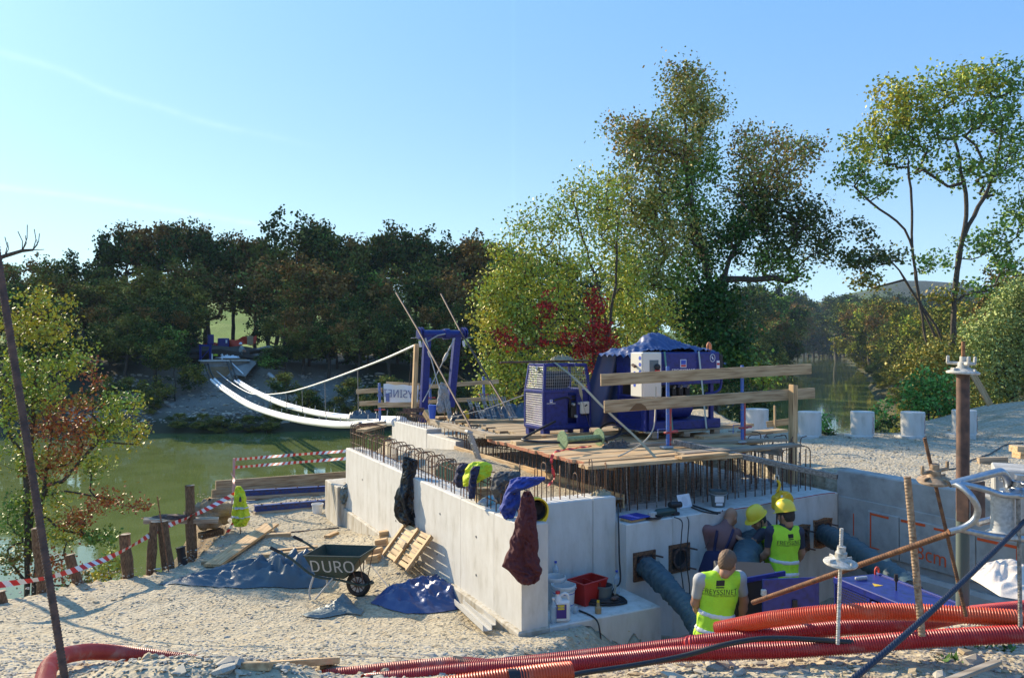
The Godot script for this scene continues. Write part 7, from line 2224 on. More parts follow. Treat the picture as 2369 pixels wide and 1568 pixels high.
func make_right() -> void:
	rng.seed = 101
	var cyl := MB.new().lathe(Transform3D.IDENTITY,[Vector2(0,0), Vector2(0.243,0), Vector2(0.246,0.51), Vector2(0.238,0.52), Vector2(0,0.52)],32).mesh()
	var k := 0
	var labs := ["pale concrete test cylinder half hidden behind the timber deck", "pale concrete test cylinder by the square timber post", "pale concrete test cylinder with red scrawl, before the reflected trees", "pale concrete test cylinder with a red mark, before the green bush", "pale concrete test cylinder standing behind the rusty prop"]
	for q in [[1752,1000],[1874,1011],[1996,1010],[2113,1007],[2232,1003]]:
		var p := P(q[0], q[1],17.25)
		p.y = maxf(ground_h(p.x,-p.z) + 0.05, p.y)
		var o := thing("concrete_cylinder", labs[k], "concrete cylinder", "row of concrete cylinders on the plateau", Transform3D(Basis(Vector3.UP, k * 0.7), p))
		part(o, "body", cyl, M.concrete)
		part(o, "plinth_block", MB.new().box(Transform3D(Basis(Vector3.UP,-k * 0.7), Vector3.ZERO) * Transform3D(Basis(Vector3.UP,0.1), Vector3(-0.12,-0.05,0.06)), Vector3(0.42,0.12,0.45),0.01).mesh(), M.concrete)
		if k >= 2:
			for j in 4:
				var an = -k * 0.7 + [0.1,0.0,0.62,0.75,0.85][k]
				var mb := MB.new()
				var pts := []
				for m in 9:
					var aa = an + 0.10 * sin(m * 2.1 + j * 1.7 + k) + 0.05 * (j % 2)
					pts.append(Vector3(sin(aa) * 0.248,0.06 + j * 0.09 + m * 0.011, cos(aa) * 0.248))
				part(o, "scrawl", mb.tube(pts,[0.004],4).mesh(), mat(Color(0.45,0.12,0.11),0.9))
		k += 1
	var cube := thing("concrete_block", "pale concrete block with a flat top beside the retaining wall", "block", "", Transform3D(Basis(Vector3.UP,-0.5), Vector3(P(2372,1090,8.8).x,1.70,-8.8)))
	part(cube, "body", MB.new().box(Transform3D(Basis.IDENTITY, Vector3(0,0.33,0)), Vector3(0.62,0.70,0.62),0.015).mesh(), M.concrete_old)
	board_thing("plank_stack", "lowest timber of the stack on the plateau", "timber", "timbers stacked on the plateau", P(2352,1052,12.2), P(2440,1056,12.2),0.2,0.10, M.plank2)
	board_thing("plank_stack", "topmost timber of the stack on the plateau", "timber", "timbers stacked on the plateau", P(2345,1038,12.3), P(2440,1042,12.3),0.22,0.10, M.plank0)
	board_thing("loose_board", "grey-brown timber lying on the plateau behind the prop", "timber", "", GH(2264,1072) + Vector3(0,0.05,0), GH(2330,1071) + Vector3(0,0.05,0),0.1,0.10, M.grey_plank2)
	board_thing("timber_brace", "slanting timber brace leaning before the willow", "brace", "", P(2252,866,18.6), P(2292,936,18.6),0.06,0.14, M.plank1)
	var cp := []
	for q in [[2369,1026],[2330,1030],[2310,1040],[2290,1052],[2265,1060],[2240,1070],[2225,1082],[2200,1087],[2185,1085]]:
		cp.append(GH(q[0], q[1]) + Vector3(0,0.012,0))
	solo("site_cable", "thin black cable lying in bends on the gravel plateau", "cable", "cables lying about the site", MB.new().tube(bez(cp,6),[0.012],6).mesh(), M.cable_black)
	var rb := P(2186,1120,9.5)
	solo("blue_pipe", "blue plastic pipe lying in front of the willow", "pipe", "", MB.new().tube([GH(2290,932) + Vector3(0,0.1,0), GH(2400,924) + Vector3(0,0.1,0)],[0.07],10).mesh(), mat(Color(0.03,0.06,0.16),0.5))
class Field:
	var o := Vector3.ZERO
	var h := 0.016
	var nx := 0
	var ny := 0
	var nz := 0
	var d := PackedFloat32Array()
	var raw := PackedFloat32Array()
	var reg := PackedByteArray()
	func setup(lo: Vector3, hi: Vector3, cell: float) -> void:
		o = lo
		h = cell
		nx = int((hi.x - lo.x) / cell) + 2
		ny = int((hi.y - lo.y) / cell) + 2
		nz = int((hi.z - lo.z) / cell) + 2
		d.resize(nx * ny * nz)
		d.fill(1.0)
		raw.resize(nx * ny * nz)
		raw.fill(1.0)
		reg.resize(nx * ny * nz)
	func capsule(a: Vector3, b: Vector3, ra: float, rb: float, k: float, r: int) -> void:
		var m := maxf(ra, rb) + 0.035
		var lo := (a.min(b) - Vector3(m, m, m) - o) / h
		var hi := (a.max(b) + Vector3(m, m, m) - o) / h
		var e := b - a
		var l2 := maxf(e.length_squared(),1e-8)
		for z in range(maxi(0, int(lo.z)), mini(nz, int(hi.z) + 1)):
			for y in range(maxi(0, int(lo.y)), mini(ny, int(hi.y) + 1)):
				var row := (z * ny + y) * nx
				for x in range(maxi(0, int(lo.x)), mini(nx, int(hi.x) + 1)):
					var p := o + Vector3(x, y, z) * h
					var t := clampf((p - a).dot(e) / l2,0.0,1.0)
					var v := (p - a - e * t).length() - ra - (rb - ra) * t
					var ii := row + x
					if v < raw[ii]:
						raw[ii] = v
						reg[ii] = r
					var aa := d[ii]
					var df := aa - v
					if df > k:
						d[ii] = v
					elif df > -k:
						var qq := 1.0 - absf(df) / k
						d[ii] = minf(aa, v) - qq * qq * k * 0.25
	func ell(c: Vector3, bs: Basis, rad: Vector3, k: float, r: int) -> void:
		var m := 0.035
		var e := Vector3(sqrt(pow(bs.x.x * rad.x,2.0) + pow(bs.y.x * rad.y,2.0) + pow(bs.z.x * rad.z,2.0)), sqrt(pow(bs.x.y * rad.x,2.0) + pow(bs.y.y * rad.y,2.0) + pow(bs.z.y * rad.z,2.0)), sqrt(pow(bs.x.z * rad.x,2.0) + pow(bs.y.z * rad.y,2.0) + pow(bs.z.z * rad.z,2.0))) + Vector3(m, m, m)
		var lo := (c - e - o) / h
		var hi := (c + e - o) / h
		var inv := bs.transposed()
		var mn := minf(rad.x, minf(rad.y, rad.z))
		for z in range(maxi(0, int(lo.z)), mini(nz, int(hi.z) + 1)):
			for y in range(maxi(0, int(lo.y)), mini(ny, int(hi.y) + 1)):
				var row := (z * ny + y) * nx
				for x in range(maxi(0, int(lo.x)), mini(nx, int(hi.x) + 1)):
					var p := inv * (o + Vector3(x, y, z) * h - c)
					var q := p / rad
					var l := q.length()
					var g := (p / (rad * rad)).length()
					var v := (l - 1.0) * mn if g < 1e-5 else l * (l - 1.0) / g
					var ii := row + x
					if v < raw[ii]:
						raw[ii] = v
						reg[ii] = r
					var aa := d[ii]
					var df := aa - v
					if df > k:
						d[ii] = v
					elif df > -k:
						var qq := 1.0 - absf(df) / k
						d[ii] = minf(aa, v) - qq * qq * k * 0.25
	func at(p: Vector3) -> float:
		var q := (p - o) / h
		var x := clampi(int(q.x),0, nx - 2)
		var y := clampi(int(q.y),0, ny - 2)
		var z := clampi(int(q.z),0, nz - 2)
		var f := q - Vector3(x, y, z)
		var i := (z * ny + y) * nx + x
		var j := i + nx * ny
		var a := lerpf(lerpf(d[i], d[i + 1], f.x), lerpf(d[i + nx], d[i + nx + 1], f.x), f.y)
		var b := lerpf(lerpf(d[j], d[j + 1], f.x), lerpf(d[j + nx], d[j + nx + 1], f.x), f.y)
		return lerpf(a, b, f.z)
	func extract(mb: MB, cols: Array, xf := Transform3D.IDENTITY) -> void:
		var id := {}
		var flip := xf.basis.determinant() < 0.0
		var off := [0,1, nx, nx + 1, nx * ny, nx * ny + 1, nx * ny + nx, nx * ny + nx + 1]
		var cs := [Vector3(0,0,0), Vector3(1,0,0), Vector3(0,1,0), Vector3(1,1,0), Vector3(0,0,1), Vector3(1,0,1), Vector3(0,1,1), Vector3(1,1,1)]
		var ed := [[0,1],[2,3],[4,5],[6,7],[0,2],[1,3],[4,6],[5,7],[0,4],[1,5],[2,6],[3,7]]
		for z in nz - 1:
			for y in ny - 1:
				var row := (z * ny + y) * nx
				for x in nx - 1:
					var i := row + x
					var a := d[i]
					if absf(a) > h * 2.2:
						continue
					var s := a < 0.0
					if (d[i + 1] < 0.0) == s and (d[i + nx] < 0.0) == s and (d[i + nx + 1] < 0.0) == s and (d[i + off[4]] < 0.0) == s and (d[i + off[5]] < 0.0) == s and (d[i + off[6]] < 0.0) == s and (d[i + off[7]] < 0.0) == s:
						continue
					var sum := Vector3.ZERO
					var n := 0
					for e in ed:
						var p: float = d[i + off[e[0]]]
						var q: float = d[i + off[e[1]]]
						if (p < 0.0) != (q < 0.0):
							sum += cs[e[0]].lerp(cs[e[1]], p / (p - q))
							n += 1
					var w := o + (Vector3(x, y, z) + sum / n) * h
					var g := Vector3(at(w + Vector3(h,0,0)) - at(w - Vector3(h,0,0)), at(w + Vector3(0, h,0)) - at(w - Vector3(0, h,0)), at(w + Vector3(0,0, h)) - at(w - Vector3(0,0, h)))
					mb.colour = cols[reg[i]]
					id[i] = mb.vert(xf * w, (xf.basis * g).normalized())
		for i in id.keys():
			var s: bool = d[i] < 0.0
			for q in [[1, nx, nx * ny],[nx, nx * ny,1],[nx * ny,1, nx]]:
				if (d[i + q[0]] < 0.0) == s:
					continue
				var b: int = i - q[1]
				var c: int = i - q[1] - q[2]
				var e: int = i - q[2]
				if not (id.has(b) and id.has(c) and id.has(e)):
					continue
				if s != flip:
					mb.face(id[i], id[b], id[c])
					mb.face(id[i], id[c], id[e])
				else:
					mb.face(id[i], id[c], id[b])
					mb.face(id[i], id[e], id[c])
var head_field: Field
var hand_field: Field
var hair_field: Field
var head_mb: MB
var hand_mb: MB
var hair_mb: MB
const SKIN := Color(0.40,0.205,0.125)
func head_templates() -> void:
	head_field = Field.new()
	head_field.setup(Vector3(-0.11,-0.22,-0.15), Vector3(0.11,0.15,0.13),0.006)
	var f := head_field
	f.ell(Vector3(0,0.025,0.015), Basis.IDENTITY, Vector3(0.076,0.095,0.096),0.02,0)
	f.ell(Vector3(0,-0.045,-0.035), Basis.IDENTITY, Vector3(0.058,0.070,0.062),0.03,0)
	f.ell(Vector3(0,-0.092,-0.062), Basis.IDENTITY, Vector3(0.030,0.022,0.024),0.03,0)
	f.capsule(Vector3(0,0.005,-0.088), Vector3(0,-0.030,-0.110),0.009,0.014,0.015,0)
	f.capsule(Vector3(-0.035,0.018,-0.076), Vector3(0.035,0.018,-0.076),0.012,0.012,0.015,0)
	f.capsule(Vector3(-0.020,-0.062,-0.088), Vector3(0.020,-0.062,-0.088),0.008,0.008,0.012,2)
	for s in [-1.0,1.0]:
		f.ell(Vector3(s * 0.078,-0.012,0.012), Basis(Vector3.UP, s * 0.4), Vector3(0.010,0.032,0.019),0.008,1)
		f.ell(Vector3(s * 0.031,0.002,-0.081), Basis.IDENTITY, Vector3(0.013,0.009,0.010),0.004,3)
		f.ell(Vector3(s * 0.042,-0.03,-0.06), Basis.IDENTITY, Vector3(0.022,0.022,0.022),0.03,0)
	f.capsule(Vector3(0,-0.05,0.02), Vector3(0,-0.105,0.028),0.055,0.052,0.03,0)
	hair_field = Field.new()
	hair_field.setup(Vector3(-0.12,-0.14,-0.15), Vector3(0.12,0.16,0.15),0.007)
	hair_field.ell(Vector3(0,0.030,0.019), Basis.IDENTITY, Vector3(0.083,0.100,0.103),0.02,0)
	hair_field.ell(Vector3(0,-0.03,0.052), Basis.IDENTITY, Vector3(0.066,0.065,0.055),0.03,0)
	var hf := hair_field
	var hd := hf.d.duplicate()
	for k in hd.size():
		var x := k % hf.nx
		var y := (k / hf.nx) % hf.ny
		var z := k / (hf.nx * hf.ny)
		var p := hf.o + Vector3(x, y, z) * hf.h
		var cut := -0.066 - p.z + 0.30 * maxf(0.0, p.y - 0.05)
		var line := (0.045 - p.y) - (p.z + 0.03) * 1.25 if p.z < 0.03 else -0.078 - p.y
		hd[k] = maxf(hd[k] - 0.003 + 0.004 * sin(p.x * 240.0) * sin(p.y * 150.0 + p.z * 200.0), maxf(cut, line))
	hf.d = hd
	hand_field = Field.new()
	hand_field.setup(Vector3(-0.08,-0.22,-0.09), Vector3(0.08,0.06,0.05),0.0045)
	f = hand_field
	f.ell(Vector3(0,-0.05,0), Basis.IDENTITY, Vector3(0.040,0.050,0.017),0.01,0)
	f.capsule(Vector3(0,0.04,0), Vector3(0,-0.02,0),0.026,0.027,0.02,0)
	var len := [0.036,0.042,0.039,0.030]
	for k in 4:
		var x := -0.030 + k * 0.0195
		var a := Vector3(x,-0.085,0.0)
		var dir := Vector3(-0.10 + k * 0.06,-1,-0.25).normalized()
		for s in 3:
			var l: float = len[k] * [1.0,0.72,0.55][s]
			var b := a + dir * l
			f.capsule(a, b,0.0098 - s * 0.001,0.0090 - s * 0.001,0.004,0)
			a = b
			dir = dir.rotated(Vector3.RIGHT,0.55)
	var ta := Vector3(-0.030,-0.025,-0.006)
	var td := Vector3(-0.62,-0.62,-0.45).normalized()
	for s in 3:
		var l: float = [0.042,0.034,0.026][s]
		f.capsule(ta, ta + td * l,0.0125 - s * 0.0015,0.011 - s * 0.0015,0.008,0)
		ta += td * l
		td = td.rotated(Vector3.FORWARD,-0.3)
func joined(mb: MB, t: MB, xf: Transform3D) -> void:
	var base := mb.v.size()
	var flip := xf.basis.determinant() < 0.0
	for k in t.v.size():
		mb.v.append(xf * t.v[k])
		mb.n.append((xf.basis * t.n[k]).normalized())
		if mb.coloured:
			mb.c.append(t.c[k])
	for k in range(0, t.i.size(),3):
		mb.i.append(base + t.i[k])
		mb.i.append(base + t.i[k + (2 if flip else 1)])
		mb.i.append(base + t.i[k + (1 if flip else 2)])
func bone_basis(a: Vector3, b: Vector3, front: Vector3) -> Basis:
	var y := (a - b).normalized()
	var x := y.cross(-front).normalized()
	return Basis(x, y, x.cross(y))
func person(label: String, j: Dictionary, look: Dictionary) -> Node3D:
	var lo := Vector3(1e9,1e9,1e9)
	var hi := -lo
	for k in j.keys():
		if j[k] is Vector3 and k != "look":
			lo = lo.min(j[k])
			hi = hi.max(j[k])
	var root := Vector3((lo.x + hi.x) * 0.5,0.0, (lo.z + hi.z) * 0.5)
	var o := thing("person", label, "person", "workers in the pit")
	var fd := Field.new()
	fd.setup(lo - Vector3(0.2,0.1,0.22), hi + Vector3(0.2,0.05,0.22),0.018)
	var fr: Vector3 = j.front
	var right := -fr.cross(Vector3.UP).normalized() * -1.0
	var torso := bone_basis(j.neck, j.hips, fr)
	var up := torso.y
	var chest: Vector3 = j.neck - up * 0.17
	var belly: Vector3 = j.hips + up * 0.13
	var fat: float = look.get("fat",1.0)
	fd.ell(chest, torso, Vector3(0.170 * fat,0.18,0.118 * fat),0.05,1)
	fd.ell(belly, torso, Vector3(0.150 * fat,0.17,0.112 * fat),0.06,1)
	fd.ell(j.hips - up * 0.02, torso, Vector3(0.165 * fat,0.12,0.125),0.05,2)
	fd.capsule(j.sl, j.sr,0.062,0.062,0.06,1)
	fd.capsule(j.neck - up * 0.02, j.neck + up * 0.02,0.075,0.062,0.05,1)
	var hc: Vector3 = j.head
	fd.capsule(j.neck, j.neck.lerp(hc,0.55),0.058,0.054,0.03,0)
	for s in ["l", "r"]:
		var sh: Vector3 = j["s" + s]
		var el: Vector3 = j["e" + s]
		var wr: Vector3 = j["w" + s]
		var cuff: float = look.get("sleeve",0.75)
		fd.capsule(sh, sh.lerp(el, cuff),0.066,0.056,0.04,1)
		fd.capsule(sh.lerp(el, cuff * 0.8), el,0.046,0.042,0.02,0)
		fd.capsule(el, el.lerp(wr,0.4),0.042,0.043,0.03,0)
		fd.capsule(el.lerp(wr,0.4), wr,0.043,0.028,0.02,0)
		var hp: Vector3 = j["h" + s]
		var kn: Vector3 = j["k" + s]
		var an: Vector3 = j["a" + s]
		fd.capsule(hp, kn,0.098,0.068,0.05,2)
		fd.capsule(kn, kn.lerp(an,0.4),0.066,0.066,0.04,2)
		fd.capsule(kn.lerp(an,0.4), an + Vector3(0,0.04,0),0.066,0.056,0.03,2)
		fd.capsule(an, an + fr * 0.16 + Vector3(0,-0.02,0),0.052,0.042,0.03,3)
	var mb := MB.new()
	mb.coloured = true
	fd.extract(mb,[SKIN, look.shirt, look.trousers, Color(0.05,0.035,0.02)])
	var hb: Basis = j.head_basis
	joined(mb, head_mb, Transform3D(hb, hc))
	for s in ["l", "r"]:
		var dir: Vector3 = (j["w" + s] - j["e" + s]).normalized()
		var y := -dir
		var x := y.cross(-fr)
		if x.length() < 0.2:
			x = y.cross(Vector3.UP)
		x = x.normalized()
		var bs := Basis(x, y, x.cross(y))
		bs = bs.rotated(dir,1.2 if s == "l" else -1.2)
		if s == "l":
			bs = Basis(-bs.x, bs.y, bs.z)
		joined(mb, hand_mb, Transform3D(bs, j["w" + s] + dir * 0.03))
	part(o, "body", mb.mesh(), M.person)
	if look.has("hair"):
		var hm := MB.new()
		joined(hm, hair_mb, Transform3D(hb, hc))
		part(o, "hair", hm.mesh(), mat(look.hair,0.7))
	if look.get("helmet", false):
		var hat := hard_hat(o, "", Transform3D(hb, hc + hb * Vector3(0,0.052,0.012)))
		part(hat, "chin_strap", MB.new().tube(bez([hc + hb * Vector3(-0.085,0.05,0.0), hc + hb * Vector3(-0.080,-0.05,-0.02), hc + hb * Vector3(-0.04,-0.11,-0.06), hc + hb * Vector3(0.04,-0.11,-0.06), hc + hb * Vector3(0.080,-0.05,-0.02), hc + hb * Vector3(0.085,0.05,0.0)],4),[0.006],5).mesh(), M.dark, Transform3D(hb, hc + hb * Vector3(0,0.052,0.012)).affine_inverse())
		part(hat, "head_band", MB.new().lathe(Transform3D(Basis.IDENTITY.scaled(Vector3(0.84,1,1.02)), Vector3(0,-0.035,0)),[Vector2(0.106,0.0), Vector2(0.108,0.035)],20).mesh(), M.dark)
	if look.has("vest"):
		var vf := Field.new()
		var tl: Vector3 = j.hips.min(j.neck).min(j.sl).min(j.sr)
		var th: Vector3 = j.hips.max(j.neck).max(j.sl).max(j.sr)
		vf.setup(tl - Vector3(0.20,0.24,0.20), th + Vector3(0.20,0.12,0.20),0.018)
		vf.ell(chest - up * 0.01, torso, Vector3(0.192 * fat,0.19,0.140 * fat),0.05,0)
		vf.ell(belly - up * 0.0, torso, Vector3(0.184 * fat,0.22,0.145 * fat),0.10,0)
		vf.ell(j.hips - up * 0.04, torso, Vector3(0.188 * fat,0.15,0.155),0.06,0)
		vf.capsule(j.sl.lerp(j.sr,0.10), j.sl.lerp(j.sr,0.90),0.078,0.078,0.05,0)
		var body := Field.new()
		body.o = vf.o
		body.h = vf.h
		body.nx = vf.nx
		body.ny = vf.ny
		body.nz = vf.nz
		body.d = vf.d.duplicate()
		body.reg = vf.reg
		var bottom: Vector3 = j.hips - up * look.get("hem",0.10)
		var folds := vf.d
		for k in folds.size():
			if folds[k] > 0.05 or folds[k] < -0.09:
				continue
			var x := k % vf.nx
			var y := (k / vf.nx) % vf.ny
			var z := k / (vf.nx * vf.ny)
			var p := vf.o + Vector3(x, y, z) * vf.h
			var q := torso.transposed() * (p - chest)
			var wr := 0.010 * nz2.get_noise_3d(q.x * 7.0, q.y * 4.5 + q.x * 5.0, q.z * 7.0) + 0.006 * nz2.get_noise_3d(q.x * 16.0, q.y * 9.0 + 30.0, q.z * 16.0)
			var v := folds[k] + wr
			body.d[k] = v
			v = maxf(v, (bottom - p).dot(up))
			var nk = p - (j.neck + fr * 0.02 + up * 0.03)
			v = maxf(v,0.075 - (nk - up * nk.dot(up) * 0.55).length())
			vf.d[k] = v
		var vm := MB.new()
		vf.extract(vm,[Color.WHITE])
		var ves := part(o, "safety_vest", vm.mesh(), look.vest)
		for bh in look.get("bands",[]):
			var bf := Field.new()
			bf.o = vf.o
			bf.h = vf.h
			bf.nx = vf.nx
			bf.ny = vf.ny
			bf.nz = vf.nz
			bf.reg = vf.reg
			bf.d = body.d.duplicate()
			var c: Vector3 = j.hips + up * bh
			for k in bf.d.size():
				if bf.d[k] > 0.05 or bf.d[k] < -0.05:
					continue
				var x := k % vf.nx
				var y := (k / vf.nx) % vf.ny
				var z := k / (vf.nx * vf.ny)
				var p := vf.o + Vector3(x, y, z) * vf.h
				bf.d[k] = maxf(bf.d[k] - 0.007, absf((p - c).dot(up)) - 0.026)
			var bm := MB.new()
			bf.extract(bm,[Color.WHITE])
			part(ves, "reflective_band", bm.mesh(), M.reflect)
		if look.has("print"):
			var back := -fr
			var at: Vector3 = look.print
			var sc: float = look.get("print_scale",1.0)
			var tx := fr.cross(Vector3.UP).normalized()
			stick(ves, "emblem", quad_sheet(0.10 * sc,0.062 * sc,8), at + up * 0.055 * sc, tx, up, body, fr)
			stick(ves, "emblem_bar", quad_sheet(0.10 * sc,0.014 * sc,8), at + up * 0.006 * sc, tx, up, body, fr)
			stick(ves, "lettering", text_mesh("FREYSSINET",0.058 * sc,0.0), at - up * 0.048 * sc, tx, up, body, fr)
			stick(ves, "small_lettering", text_mesh("SUSTAINABLE TECHNOLOGY",0.024 * sc,0.0), at - up * 0.092 * sc, tx, up, body, fr)
	if look.has("braces"):
		var bfield := Field.new()
		var tl: Vector3 = j.hips.min(j.neck).min(j.kl).min(j.kr)
		var th: Vector3 = j.hips.max(j.neck).max(j.kl).max(j.kr)
		bfield.setup(tl - Vector3(0.22,0.12,0.22), th + Vector3(0.22,0.12,0.22),0.02)
		bfield.ell(belly, torso, Vector3(0.168 * fat,0.20,0.132 * fat),0.06,0)
		bfield.ell(j.hips - up * 0.02, torso, Vector3(0.185 * fat,0.17,0.150),0.06,0)
		for s in ["l", "r"]:
			bfield.capsule(j["h" + s], j["k" + s],0.110,0.082,0.06,0)
		var ceil_: Vector3 = belly + up * 0.10
		for k in bfield.d.size():
			if bfield.d[k] > 0.05 or bfield.d[k] < -0.06:
				continue
			var x := k % bfield.nx
			var y := (k / bfield.nx) % bfield.ny
			var z := k / (bfield.nx * bfield.ny)
			var p := bfield.o + Vector3(x, y, z) * bfield.h
			bfield.d[k] = maxf(bfield.d[k], (p - ceil_).dot(up) + 0.35 * absf((p - ceil_).dot(fr.cross(up))) - 0.05)
		var om := MB.new()
		bfield.extract(om,[Color.WHITE])
		part(o, "overalls", om.mesh(), look.braces)
		var tx := fr.cross(Vector3.UP).normalized()
		for e in [-1.0,1.0]:
			var pts := []
			for k in 9:
				var u := k / 8.0
				var p: Vector3 = (belly + up * 0.10 + tx * 0.055 * e).lerp(j.neck - up * 0.035 + tx * 0.105 * e, u)
				var q := p - fr * 0.35
				for m in 60:
					if fd.at(q) < 0.006:
						break
					q += fr * 0.008
				pts.append(q)
			part(o, "brace_strap", MB.new().tube(pts,[0.019],8).mesh(), look.braces)
	return o
func quad_sheet(w: float, h: float, n: int) -> Mesh:
	var pts := []
	for j in n:
		for k in n:
			pts.append(Vector3(w * (k / float(n - 1) - 0.5), h * (j / float(n - 1) - 0.5),0))
	return MB.new().grid(pts, n, n).mesh()
func stick(parent: Node3D, called: String, mesh: Mesh, at: Vector3, tx: Vector3, ty: Vector3, f: Field, dir: Vector3) -> void:
	var arr := mesh.surface_get_arrays(0)
	var v: PackedVector3Array = arr[Mesh.ARRAY_VERTEX]
	var id: PackedInt32Array = arr[Mesh.ARRAY_INDEX]
	var mb := MB.new()
	for k in v.size():
		var p := at + tx * v[k].x + ty * v[k].y - dir * 0.25
		for m in 110:
			var e := f.at(p)
			if e < 0.005:
				break
			p += dir * clampf(e * 0.5,0.002,0.012)
		mb.v.append(p)
		mb.n.append(-dir)
	mb.i = id
	part(parent, called, mb.mesh(), M.ink)
func legs(j: Dictionary, spread: float, knee_fwd := 0.06) -> void:
	var fr: Vector3 = j.front
	var tx := fr.cross(Vector3.UP).normalized()
	for s in [["l",-1.0],["r",1.0]]:
		j["h" + s[0]] = j.hips + tx * 0.085 * s[1] - Vector3(0,0.05,0)
		var foot: Vector3 = j.hips + tx * spread * s[1]
		foot.y = j.ground + 0.07
		foot -= fr * j.get("back",0.0)
		j["a" + s[0]] = foot
		var k: Vector3 = j["h" + s[0]].lerp(foot,0.52)
		j["k" + s[0]] = k + fr * knee_fwd
func look_basis(dir: Vector3, up := Vector3.UP) -> Basis:
	var z := -dir.normalized()
	var x := up.cross(z).normalized()
	return Basis(x, z.cross(x), z)
func make_people() -> void:
	head_templates()
	head_mb = MB.new()
	head_mb.coloured = true
	head_field.extract(head_mb,[SKIN, SKIN * 1.05, Color(0.36,0.13,0.10), Color(0.10,0.07,0.05)])
	hand_mb = MB.new()
	hand_mb.coloured = true
	hand_field.extract(hand_mb,[SKIN])
	hair_mb = MB.new()
	hair_field.extract(hair_mb,[SKIN])
	var f := 7.75
	var j := {"front": Vector3(0.18,0,-1).normalized(), "head": P(1684,1303, f - 0.02), "neck": P(1668,1325, f + 0.02), "hips": P(1652,1462, f), "sl": P(1621,1342, f - 0.02), "sr": P(1711,1336, f + 0.02), "el": P(1609,1394, f + 0.05), "er": P(1722,1388, f + 0.10), "wl": P(1622,1430, f + 0.22), "wr": P(1716,1436, f + 0.20), "ground": 0.02, "head_basis": look_basis(Vector3(0.55,-0.50,-0.75))}
	legs(j,0.15)
	person("bare-headed worker in a grey shirt and lime vest bending over the pump box", j, {"shirt": Color(0.36,0.37,0.38), "trousers": Color(0.05,0.055,0.07), "hair": Color(0.13,0.075,0.04), "vest": M.hivis, "bands": [0.185,0.02], "hem": 0.11, "sleeve": 0.62, "print": P(1664,1352, f), "print_scale": 0.80})
	f = 9.75
	j = {"front": Vector3(-0.22,0,-1).normalized(), "head": P(1818,1192, f), "neck": P(1819,1216, f + 0.02), "hips": P(1813,1325, f), "sl": P(1784,1229, f + 0.0), "sr": P(1848,1231, f + 0.04), "el": P(1777,1276, f + 0.06), "er": P(1855,1278, f + 0.10), "wl": P(1754,1300, f + 0.24), "wr": P(1846,1300, f + 0.26), "ground": 0.02, "head_basis": look_basis(Vector3(-0.55,-0.22,-0.8))}
	legs(j,0.14)
	person("worker in a yellow helmet and lime vest standing with his back turned", j, {"shirt": Color(0.03,0.032,0.055), "trousers": Color(0.045,0.05,0.08), "hair": Color(0.03,0.025,0.02), "helmet": true, "vest": M.hivis, "bands": [0.155,0.01], "hem": 0.10, "sleeve": 0.65, "print": P(1818,1243, f), "print_scale": 0.76})
	f = 10.35
	j = {"front": Vector3(-0.92,0,0.2).normalized(), "head": P(1753,1202, f - 0.05), "neck": P(1772,1216, f), "hips": P(1802,1318, f + 0.05), "sl": P(1764,1234, f - 0.17), "sr": P(1784,1226, f + 0.17), "el": P(1735,1262, f - 0.22), "er": P(1750,1262, f + 0.24), "wl": P(1708,1244, f - 0.10), "wr": P(1715,1268, f + 0.2), "ground": 0.02, "head_basis": look_basis(Vector3(-0.85,-0.52,0.30))}
	legs(j,0.13)
	person("worker in a yellow helmet and lime vest stooping towards the wrapped duct", j, {"shirt": Color(0.028,0.03,0.05), "trousers": Color(0.045,0.05,0.08), "hair": Color(0.03,0.025,0.02), "helmet": true, "vest": M.hivis, "bands": [0.14,0.0], "hem": 0.10, "sleeve": 0.5})
	f = 10.25
	j = {"front": Vector3(0.22,0,-1).normalized(), "head": P(1692,1196, f + 0.16), "neck": P(1679,1216, f + 0.10), "hips": P(1650,1322, f), "sl": P(1637,1226, f + 0.02), "sr": P(1704,1234, f + 0.10), "el": P(1634,1276, f + 0.12), "er": P(1707,1276, f + 0.16), "wl": P(1660,1290, f + 0.34), "wr": P(1696,1302, f + 0.34), "ground": 0.02, "head_basis": look_basis(Vector3(0.55,-0.60,-0.6))}
	legs(j,0.15)
	person("bald man in a mauve shirt and navy bib overalls bending at the wall", j, {"shirt": Color(0.20,0.105,0.10), "trousers": Color(0.032,0.03,0.075), "braces": M.overalls, "fat": 1.1, "sleeve": 0.7})
